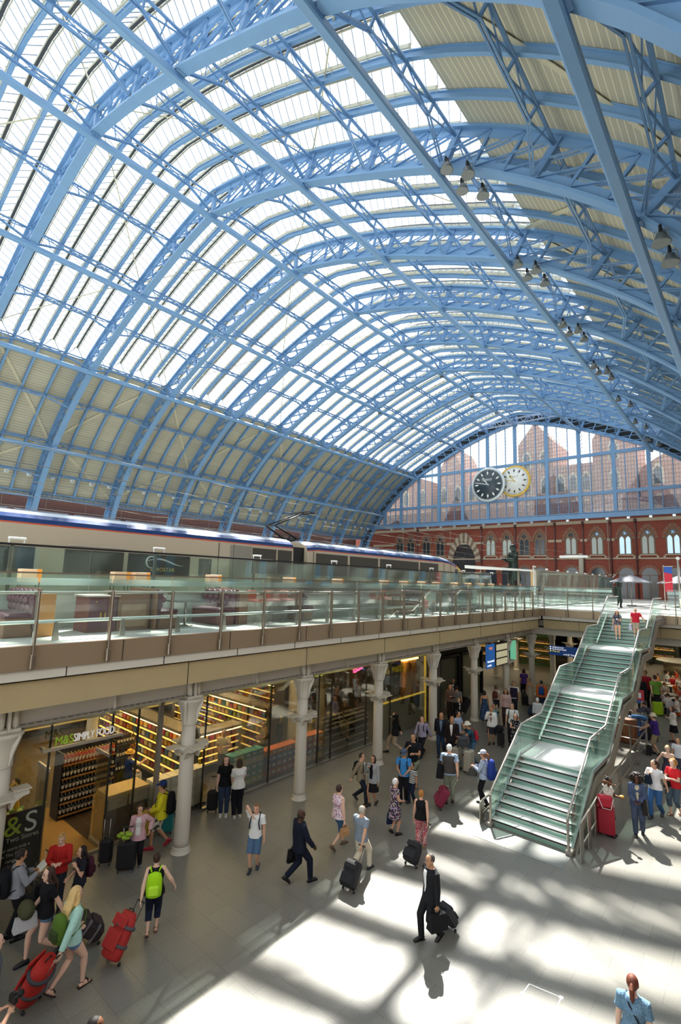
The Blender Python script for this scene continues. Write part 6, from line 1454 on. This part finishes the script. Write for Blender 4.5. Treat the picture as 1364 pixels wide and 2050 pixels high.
statue('tall dark bronze statue standing below the clocks',V((-24.6,64,DECK+.5)),6.4,120,'hold','hold',hp=12)
# --- right hand side
person('woman in white top on the phone behind the red suitcase',(1222,1672),1554,-105,('tee','#dcd6cc'),('long','#2a2228'),('curly','#15100e'),'b','f',la='hold',ra='phone',key='redw')
suitcase('large glossy red suitcase standing by the stair barrier',(1215,1676),(.46,.30,.74),'#a3162c',175,0,.0,'hard')
q=atz(1215,1676); t=thing('shoulder_bag','glossy red bag resting on top of the red suitcase','bag',(q.x,q.y,.83),.4); MB().box((0,0,.17),(.42,.26,.34),bev=.06).build('bag_body',mat('bag_red','#b01830',.35),t); MB().tube([(-.2,-.13,.3),(-.1,-.16,.02),(.12,-.16,.0),(.2,-.13,.3)],.012,6).build('strap',mat('strap_white','#d8d0d0',.5),t)
i=PEOPLE['redw']; tag(MB().lathe([(.0,0),(.055,.0),(.065,.02),(.05,.045),(.012,.055)],i['M']@(i['handl'][-1]+V((0,.0,.01))),12).build('bread_roll',mat('bread','#d9a13c',.6,0,.2,14.)),'golden pastry held by the woman behind the red suitcase','food')
person('woman with big curly hair in slate blazer and trousers looking at her hands',(1281,1672),1546,178,('blazer','#47536e'),('long','#4a5468'),('afro','#241814'),'b','f',la='low',ra='low',walk=.35,hp=15,shirt=('#d9c7a0','floral','#6a5a2a',26),key='afro')
handbag('afro',-1,'#2a2621','dark shoulder bag of the woman in the slate blazer',(.4,.14,.3),.05,'shoulder_bag','bag',(-.14,-.1,.12))
person('woman in white v-neck t-shirt and blue jeans walking with a navy bag',(1316,1636),1517,160,('tee','#e6e2e2'),('long','#3d6596'),('pony','#2c1d16'),'w','f',la='swb',ra='strap',walk=.7,ph=1,shoes='#3a3a40',hyaw=-25,key='vneck')
handbag('vneck',1,'#1d2836','navy leather handbag of the woman in the white v-neck t-shirt',(.36,.18,.26),.0,'handbag','handbag',(.04,-.05,-.06))
person('blond woman in dark camisole and bright blue trousers by the barrier',(1342,1586),1490,172,('strapdress','#3f3646'),('none','#000'),('bun','#c9a05a'),'p','f',la='hang',ra='out',walk=.4,key='cami')
PEOPLE['cami'] and None
person('woman in red top at the right edge with a waist bag',(1354,1632),1517,150,('tee','#c2252c'),('capri','#4f5f6c'),('curly','#b5803c'),'p','f',la='hold',ra='hold',walk=.4,shoes=('#7a4a30',),key='redtop'); handbag('redtop',1,'#16161a','black and white waist bag of the woman in the red top',(.26,.1,.16),.0,'waist_bag','bag',(0,-.05,-.12))
person('person in white t-shirt at the right edge behind the camisole',(1362,1556),1476,170,('tee','#dfe2e6'),('long','#4a5060'),('short','#a8804a'),'w',walk=.2)
person('man in purple shirt and cream hat leaning on the barrier',(1316,1512),1427,80,('tee','#3f2a78'),('knee','#a39274'),('short','#6a5a4a','sun','#d9cfb2'),'w',la='lean',ra='lean',walk=.35,w=1.08,lean=.1,key='purple'); suitcase('small black case on the floor behind the man in the purple shirt',(1296,1510),(.34,.2,.34),'#17181a',80,0,.0,'soft')
person('woman in white blouse and black skirt with folded arms',(1351,1487),1413,100,('shirt','#e2dcd2'),('skirt','#17171a'),('bob','#4f3020'),'w','f',la='cross',ra='cross',walk=.15,shoes='#4a2c28')
person('person in green shirt holding the lime suitcase',(1316,1428),1350,20,('tee','#6d9a3c'),('long','#2c2c30'),('short','#3a2a20'),'w',la='pull',walk=.1); suitcase('bright lime green suitcase beside the person in green',(1320,1434),(.5,.3,.72),'#9cc21e',-160,0,.1,'hard')
tag(MB().ell(atz(1318,1430)+V((0,0,.86)),(.24,.17,.15),0,12,8).build('holdall',cloth('#1c1c20')),'black bag slumped on top of the lime suitcase','bag')
person('man in dark red shirt by the café tables',(1296,1418),1341,150,('tee','#9a1f2c'),('long','#20222a'),('short','#2a1c16'),'t',w=1.1)
person('man in black shirt beside a red and white sign by the stair',(1286,1424),1352,165,('shirt','#1b1b1f'),('long','#1b1b20'),('bald','#3a2c24'),'b')
person('person in grey top bending over the blue suitcases',(1306,1470),1402,95,('shirt','#4a4650'),('long','#22222a'),('bun','#2a1c18'),'t','f',la='push',ra='push',lean=.5)
person('girl in white patterned top sitting beside the blue suitcases',(1266,1468),1412,-120,('tee','#cfd0d6','patch','#9fa6b8',14),('long','#1c1c22'),('long','#1f1512'),'t','f',sit=True,h=1.55,pos=atz(1266,1470)); tag(MB().box(atz(1266,1468)+V((0,0,.19)),(.36,.34,.38),bev=.05).build('suitcase',mat('case_dark2','#22242a',.7)),'low dark case used as a seat by the girl in white','suitcase')
suitcase('tall denim blue suitcase beneath the stair',(1281,1478),(.42,.28,.68),'#2f4f80',170,0,.2,'soft'); suitcase('navy patterned suitcase, middle of the three beside the stair',(1292,1481),(.38,.26,.58),'#22305a',170,0,.3,'soft'); suitcase('black suitcase, right of the three beside the stair',(1306,1484),(.42,.28,.6),'#15151a',160,0,.15,'soft')
q=atz(1282,1476); t=thing('duffel_bag','blue duffel bag with dark straps lying across the denim blue suitcase','bag',(q.x,q.y,.78),.3); MB().tube([(-.34,0,.14),(-.3,0,.14),(0,0,.14),(.3,0,.14),(.34,0,.14)],[.06,.13,.14,.13,.06],12).build('bag_body',cloth('#3f6fa0'),t); MB().tube([(-.14,-.13,.1),(-.1,-.15,.26),(.1,-.15,.26),(.14,-.13,.1)],.012,6).build('strap',cloth('#1f2530'),t)
s=thing('hand_sign','red sign with a blue foot on a thin pole by the stair','sign',atz(1284,1440)); MB().tube([(0,0,0),(0,0,1.5)],.02,6).build('pole',STEEL,s); MB().box((0,0,1.25),(.42,.04,.7),bev=.005).build('panel',mat('sign_red','#c23a48',.5),s); MB().box((0,-.006,.95),(.42,.04,.16)).build('blue_foot',mat('sign_foot','#2f62a8',.5),s); MB().box((0,-.024,1.3),(.14,.01,.3)).build('white_mark',WHITEP,s); MB().lathe([(.2,0),(.2,.02),(.03,.04)],n=12).build('base',GREYI,s)
wc=thing('wooden_cabinet','brown wooden cabinet under the stair by the short barrier','cabinet',atz(1248,1488)); wc.rotation_euler=(0,0,.0); MB().box((0,.3,.55),(1.1,.5,1.1),bev=.02).build('body',mat('cab_wood','#6f452a',.5,0,.2,2.),wc); 
for s_ in(-1,1): d=MB().box((s_*.27,.04,.55),(.5,.03,.98),bev=.01).build('door',mat('cab_door','#8a5733',.5,0,.25,2.),wc); MB().ell((s_*.06,.015,.6),.02).build('knob',GOLD,d)
# café right of the stair
cb=thing('round_bar','round white topped café bar at the right edge','bar counter',atz(1370,1349)); MB().lathe([(1.5,0),(1.5,1.02)],n=32).build('drum',mat('bar_drum','#b9a98a',.35,.4),cb); MB().lathe([(2.0,1.02),(2.05,1.06),(2.0,1.1),(.1,1.1)],n=36).build('counter_top',mat('bar_top','#e2ded2',.3,0,.03,coat=.4),cb)
def cafe_table(px,lab):
    t=thing('cafe_table',lab,'table',atz(px[0],px[1]),0,'café tables'); MB().lathe([(.42,.72),(.44,.735),(.42,.75),(.01,.75)],n=20).build('table_top',mat('cafe_top','#dcd8cc',.35,0,.03),t); MB().tube([(0,0,.02),(0,0,.73)],.035,8).build('pedestal',STEEL,t); MB().lathe([(.26,0),(.26,.02),(.03,.04)],n=14).build('base_plate',STEEL,t); return t
def cafe_chair(p,rz,lab):
    t=thing('cafe_chair',lab,'chair',p,rz,'café chairs'); m=mat('chair_white','#c9c6bd',.5); MB().box((0,0,.44),(.4,.4,.04),bev=.015).build('seat',m,t); MB().box((0,-.19,.66),(.38,.03,.36),bev=.012).build('backrest',m,t)
    for a in(-1,1):
        for b in(-1,1): MB().tube([(a*.17,b*.17,.43),(a*.19,b*.19,0)],.012,6).build('leg',STEEL,t)
    return t
cafe_table((1345,1414),'white round café table nearest the orange case'); cafe_table((1352,1396),'white round café table behind the orange case'); cafe_table((1330,1388),'white round café table near the red shirted man')
cafe_table((1362,1424),'white round café table cut by the right edge of the photo'); cafe_table((1312,1392),'white round café table beside the stair'); cafe_table((1348,1380),'white round café table farthest back by the round bar')
seats=[((1340,1432),40,'#dcd6cc','none','','person in ivory top seated with the back to us by the orange case'),((1304,1398),-60,'#e8e4dc','none','','person in bright white top seated beside the stair'),((1318,1384),110,'#c98a5a','none','','person in tan top seated behind the table beside the stair'),((1338,1378),-80,'#c7cdd6','none','','person in pale grey top seated far back left of the round bar'),((1356,1374),100,'#d8502c','none','','person in bright orange top seated far back by the round bar'),((1357,1404),170,'#d9622a','orange','','woman in orange top seated facing us behind the orange case'),((1328,1424),-60,'#e0d6cc','orange','#cf6a2a','person in white sitting with an orange scarf at the café'),((1333,1405),-110,'#d9d2c4','none','','person in cream top seated at the back café table'),((1358,1440),100,'#e2dccf','none','','person in pale shirt seated beside the orange case'),((1363,1416),120,'#c9573a','none','','person in orange top seated at the right edge'),((1318,1404),-80,'#7f9cc0','none','','person in light blue shirt seated near the red shirted man'),((1350,1388),170,'#b5252f','none','','person in red top seated at the far café table'),((1362,1392),150,'#e0dcd4','none','','person in white top seated at the far right café table')]
for (p,fc,c,o_,c2,lab) in seats:
    q=atz(*p); vd=V((q.x,q.y,0)).normalized(); person(lab,None,None,fc,('tee',c),('long','#4a4a50'),('short','#3a2a1e' if c!='#d9d2c4' else '#a0703a'),'w','f' if o_=='orange' else 'm',la='lap',ra='lap',sit=True,pos=q,h=1.66,group=None,key='seat%d'%p[0]); cafe_chair((q.x,q.y,0),PEOPLE['seat%d'%p[0]]['rz'],'white café chair under the '+lab.split(' seated')[0].split(' sitting')[0])
suitcase('orange suitcase standing among the café tables',(1354,1434),(.44,.28,.56),'#d9661e',150,0,.1,'hard')
for p,hy,fc,c,lab in(((1304,1330),1289,10,('tee','#b5707a','check','#d8c8c8',16),'person in checked pink shirt walking away under the bridge'),((1290,1334),1291,0,('tee','#6f6a62'),'person in grey seen through the stair glass under the bridge'),((1325,1308),1272,175,('jacket','#22283c'),'man in navy jacket standing behind the round bar'),((1313,1306),1273,175,('tee','#9a3a48'),'person in dull red top behind the round bar'),((1338,1308),1275,180,('tee','#2a2e44'),'person in dark blue behind the round bar, right one'),((1356,1326),1283,90,('jacket','#2c3430'),'person in dark green jacket at the right edge by the bar')):
    person(lab,p,hy,fc,c,('long','#33343c'),('short','#2a1e18'),'t',walk=.3)
# --- left foreground
person('man in grey jumper reading a leaflet at the far left edge',(22,1882),1697,-75,('shirt','#8e9097'),('long','#15161a'),('short','#1a1411'),'t',la='hold',ra='hold',hp=18,walk=.15,shoes='#111114',key='reader'); backpack('reader','#15161b','black backpack of the man reading at the left edge',(.34,.2,.52)); i=PEOPLE['reader']; tag(MB().box(i['M']@(i['handl'][1]+V((-.06,.06,.05))),(.24,.16,.012),M=Matrix.Rotation(i['rz'],3,'Z')@Matrix.Rotation(.7,3,'X')).build('leaflet',mat('paper','#d9dcd8',.8)),'white leaflet held by the man reading at the left edge','leaflet')
suitcase('black suitcase behind the man reading, nearest the poster board',(60,1850),(.42,.28,.62),'#141519',-90,0,.45,'soft'); suitcase('dark suitcase with raised silver handle near the poster board',(85,1815),(.40,.28,.56),'#1d2026',-60,0,.5,'soft')
person('girl in black top and denim shorts with long brown hair walking left',(82,1922),1727,108,('tee','#17171b'),('short','#54708c'),('long','#3a2418'),'p','f',la='swb',ra='low',walk=.9,ph=1,shoes='#1a1c22',key='girl'); handbag('girl',1,'#b8b8ba','silver shopping bag on the arm of the girl in the black top',(.40,.16,.24),.06,'shopping_bag','bag',(0,.02,.06)); tag(MB().ell(PEOPLE['girl']['M']@(PEOPLE['girl']['handl'][1]+V((.02,.02,.08))),(.2,.14,.16),0,12,8).build('jacket_bundle',cloth('#4a4a34')),'olive jacket bundled over the arm of the girl in the black top','jacket')
suitcase('dark brown striped roller case towed by the girl in the black top',(196,1880),(.44,.28,.58),'#2c2326',None,52,.45,'soft','#6a6668',to=PEOPLE['girl']['pos'],wheels=2)
person('blond woman in mint shirt and denim shorts towing a red case',(132,1988),1766,-58,('shirt','#a9d2c6'),('short','#6a86a8'),('long','#d8b678'),'p','f',la='swf',ra='pull',walk=.8,ph=1,shoes=('#2a1a16',),key='mint'); backpack('mint','#55722c','olive green backpack with yellow toggle on the blond woman',(.30,.2,.42),1.16,True,'#3f4a2c')
i=PEOPLE['mint']; bt=thing('water_bottle','clear plastic water bottle in the side of the olive backpack','bottle',i['M']@i['bend'](-.2,-.2,1.06)); MB().lathe([(.03,0),(.032,.02),(.032,.14),(.015,.19),(.014,.21)],n=10).build('bottle_body',mat('pet','#b9c8cc',.1,0,.05),bt); MB().lathe([(.033,.05),(.033,.12)],n=10).build('paper_band',WHITEP,bt); MB().lathe([(.016,.2),(.016,.225),(.001,.226)],n=10).build('cap',mat('cap_blue','#2a5aa8',.5),bt)
suitcase('large red wheeled holdall with grey straps at the bottom left',(62,2016),(.46,.34,.74),'#b5261c',None,48,.35,'duffel','#4a4a4e',to=pull('mint',1),wheels=2)
person('blond boy in red hooded top half hidden behind the girl in black',None,None,168,('hoodie','#b52a26'),('long','#2c3038'),('tuft','#b8955a'),'p',la='hold',ra='hold',h=1.58,hp=8,pos=atz(110,1822))
person('woman with very long black hair and dark top turned to the boy in red',(153,1838),1690,105,('tee','#23262e'),('long','#131317'),('long','#1b120f'),'w','f',la='strap',ra='low',walk=.25,shoes='#2a2c34',key='lhair'); backpack('lhair','#43202e','maroon backpack on the woman with very long black hair',(.3,.18,.44))
person('woman in black vest top and navy capri trousers towing a red case',(303,1870),1704,-4,('tank','#17171a'),('capri','#1b2236'),('bun','#3a2418'),'p','f',la='pull',ra='out',walk=.35,ph=1,shoes=('#6a3a28',),w=1.16,key='gbp'); backpack('gbp','#a4dc1c','bright lime green backpack on the woman in capri trousers',(.33,.2,.50),1.17,True,'#b6e83a')
suitcase('tall red wheeled holdall with grey straps behind the lime backpack',(226,1928),(.44,.32,.74),'#a82420',None,30,.5,'duffel','#55555a',to=pull('gbp',-1),wheels=2)
person('woman in pink cardigan and white top with hands on hips by the shop',(272,1738),1609,172,('cardigan','#c9a0a4'),('long','#17171b'),('curly','#2c1f1a'),'w','f',la='hip',ra='hang',shirt='#d9d6d2',walk=.15,shoes='#4a4c50',key='pinkc')
suitcase('large black suitcase with a raised handle before the pink cardigan',(250,1748),(.46,.30,.64),'#131318',175,0,.35,'soft'); suitcase('narrow black suitcase left of the large black suitcase',(208,1735),(.32,.24,.56),'#111115',170,0,.5,'soft')
q=atz(244,1746); mb=MB(); R=random.Random(4)
for i in range(14): mb.ell(q+V((R.uniform(-.16,.16),R.uniform(-.1,.1),.78+R.uniform(0,.14))),(.08,.06,.03),0,7,5)
tag(mb.build('leafy_plant',mat('leaf_lime','#8fb52c',.6,0,.2,9.)),'lime green leafy plant resting on the large black suitcase','plant')
person('man in yellow jacket and blue cap with patterned shorts by the shop',(318,1697),1560,82,('jacket','#d9cf2c'),('knee','#cfc8ba','patch','#4a4640',11),('short','#2a1c16','cap','#24386a'),'t',la='low',ra='low',walk=.7,ph=-1,shoes='#a8283c',key='yel'); backpack('yel','#17181c','black backpack on the man in the yellow jacket',(.34,.22,.54))
suitcase('mustard yellow suitcase by the man in the yellow jacket',(292,1680),(.42,.28,.66),'#b0902c',180,0,.0,'hard'); suitcase('teal suitcase behind the man in the yellow jacket',(330,1672),(.42,.28,.70),'#1f7a7a',180,0,.0,'hard')
person('girl in black lettered t-shirt and jeans standing by the shop glass',(447,1632),1512,178,('tee','#15161a'),('long','#2f3c52'),('long','#4a3020'),'p','f',la='hang',ra='hang',shoes='#c9cac8',key='lett'); suitcase('black case with raised handle left of the girl in the lettered t-shirt',(424,1628),(.34,.24,.56),'#15151a',178,0,.45,'soft')
person('woman in white t-shirt and wide black trousers seen from behind',(474,1636),1517,18,('tee','#d9d7d0'),('wide','#14151a'),('bob','#3a2a1e'),'w','f',la='low',ra='low',w=1.1,shoes='#b9b5aa')
person('woman with auburn ponytail in blue patterned blouse at the bottom right',None,None,-6,('sleevedress','#5f7f98','spots','#8fa8ba',60),('none','#000'),('pony','#6a3420'),'p','f',la='hang',ra='hang',headpx=(1266,1949),h=1.66,key='blue'); handbag('blue',1,'#20242a','dark crossbody bag of the woman in the blue patterned blouse',(.26,.1,.2),.0,'crossbody_bag','bag')
i=PEOPLE['blue']; mb=MB(); mb.tube([i['M']@i['bend'](-.09,.03,1.43),i['M']@i['bend'](-.05,-.13,1.36),i['M']@i['bend'](.08,-.145,1.15),i['M']@i['bend'](.2,-.06,.95)],.012,6); tag(mb.build('bag_strap',cloth('#1d2228')),'dark strap across the back of the blue patterned blouse','strap')
person('dark haired man whose head just shows at the bottom edge',None,None,-90,('tee','#3a3f4a'),('long','#2a2c34'),('crop','#15110f'),'b',headpx=(190,2033),h=1.72)
person('man with ginger hair cut off by the left edge',None,None,-80,('tee','#5a5f6a'),('long','#2a2c34'),('crop','#7a4a2a'),'p',headpx=(-9,1868),h=1.74)
person('photographer in white sleeves at the bottom left corner',None,None,-60,('tee','#d9dcda'),('long','#2a2c34'),('short','#3a2a20'),'w',la='hold',ra='hold',headpx=(-28,1972),h=1.66,key='photo'); i=PEOPLE['photo']; q=i['M']@(i['handl'][1]+V((-.06,.06,.08))); cm=thing('camera','black camera held at the bottom left corner','camera',q,i['rz']); MB().box((0,0,0),(.15,.07,.11),bev=.015).build('camera_body',BLACK,cm); MB().lathe([(.035,0),(.04,.05),(.04,.1),(.01,.1)],n=14,M=Matrix.Rotation(-PI/2,3,'X'),c=(0,.03,0)).build('lens',BLACK,cm); MB().box((0,0,.07),(.06,.05,.03),bev=.01).build('viewfinder',BLACK,cm)
# --- inside the shop
person('shopper in yellow straw hat and blue shirt inside the shop',None,None,-70,('tee','#27407a'),('long','#23242a'),('short','#3a2a1e','straw','#d9a840'),'p','f',la='low',ra='reach',pos=atz(252,1610),h=1.66,key='straw'); handbag('straw',-1,'#d8cdb8','cream handbag of the shopper in the straw hat',(.3,.12,.22),.06)
person('woman in mustard jumper among the flowers at the left of the shop',None,None,110,('shirt','#a8862a'),('long','#3a2a24'),('bob','#15110f'),'t','f',la='face',ra='hang',pos=V((-16.1,5.35,0)),h=1.62)
person('man in cream short sleeved shirt browsing inside the shop',None,None,175,('tee','#c9b890'),('long','#5a5244'),('short','#2a1e16'),'t',la='hold',ra='low',pos=atz(444,1556),h=1.70)
person('shop worker in striped shirt behind the cartons',None,None,120,('tee','#b5a060','stripes','#6a5a30',12),('long','#3a342a'),('crop','#8a7a64'),'w',la='hold',ra='low',pos=atz(526,1532),h=1.66)
person('shopper in dark top with yellow scarf near the bakery shelves',None,None,60,('shirt','#2a2a2a'),('long','#2a2a2a'),('short','#c9a24a'),'w','f',ra='low',pos=atz(558,1514),h=1.62)
person('shopper in white shirt with a black backpack deep in the shop',None,None,-40,('tee','#d9d0b8'),('long','#3a3a3a'),('short','#1f1712'),'t',pos=atz(663,1492),h=1.68,key='deep'); backpack('deep','#18181a','black backpack on the shopper deep in the shop')
person('small shopper in a cream top beside the orange cartons',None,None,10,('tee','#c9b870'),('long','#5f7a94'),('bob','#3a2a1e'),'p','f',pos=atz(622,1500),h=1.5)

for px,c,lab in((985,'#23252c','dark clothed person standing far off on the upper deck past the train nose'),(1003,'#3a4a6a','person in blue far off on the upper deck between pale posts'),(1019,'#7a3030','person in dark red far off on the upper deck'),(1043,'#20222a','person in black at the right of the far deck group')):
    q=aty(px,1170,43); person(lab,None,None,170,('shirt',c),('long','#24262e'),('short','#1f1712'),'t',pos=V((q.x,43,5.8)),h=1.7,walk=.2)
# ================================================================ fuse lofts, turn lettering into meshes
for o,vx in REM:
    m=o.modifiers.new('fuse','REMESH'); m.mode='VOXEL'; m.voxel_size=vx; m.use_smooth_shade=True
    m2=o.modifiers.new('relax','SMOOTH'); m2.factor=.5; m2.iterations=2
dg=bpy.context.evaluated_depsgraph_get()
for o,vx in REM:
    me=bpy.data.meshes.new_from_object(o.evaluated_get(dg)); o['_me']=0; del o['_me']; o.modifiers.clear() if False else None
    REM[REM.index((o,vx))]=(o,me)
for o,me in REM:
    o.modifiers.clear(); o.data=me
for o in [x for x in COL.objects if x.type=='FONT']:
    me=bpy.data.meshes.new_from_object(o.evaluated_get(dg)); n=bpy.data.objects.new(o.name+'_',me); COL.objects.link(n); n.parent=o.parent; n.location=o.location; n.rotation_euler=o.rotation_euler; n.scale=o.scale
    nm=o.name; bpy.data.objects.remove(o); n.name=nm
WSTR,SUNE,EXPO=1.6,13.0,0.68
# ================================================================ light
W=bpy.data.worlds.new('world'); S.world=W; W.use_nodes=True
nt=W.node_tree; bg=nt.nodes['Background']; bg.inputs[0].default_value=(.93,.97,1.,1); bg.inputs[1].default_value=WSTR
sd=ray(825,165).normalized()
sl=bpy.data.lights.new('sun','SUN'); so=bpy.data.objects.new('sun',sl); COL.objects.link(so); sl.energy=SUNE; sl.angle=math.radians(.7); sl.color=(1,.965,.88)
so.rotation_euler=(-sd).to_track_quat('-Z','Y').to_euler()
S.view_settings.view_transform='Standard'; S.view_settings.look='None'; S.view_settings.gamma=1; S.view_settings.exposure=EXPO; S.view_settings.use_curve_mapping=False
cy_=S.cycles
cy_.max_bounces=6; cy_.diffuse_bounces=4; cy_.glossy_bounces=3; cy_.transmission_bounces=4; cy_.transparent_max_bounces=24; cy_.caustics_reflective=False; cy_.caustics_refractive=False; cy_.sample_clamp_indirect=6; cy_.use_denoising=True; cy_.use_adaptive_sampling=True; cy_.adaptive_threshold=.03
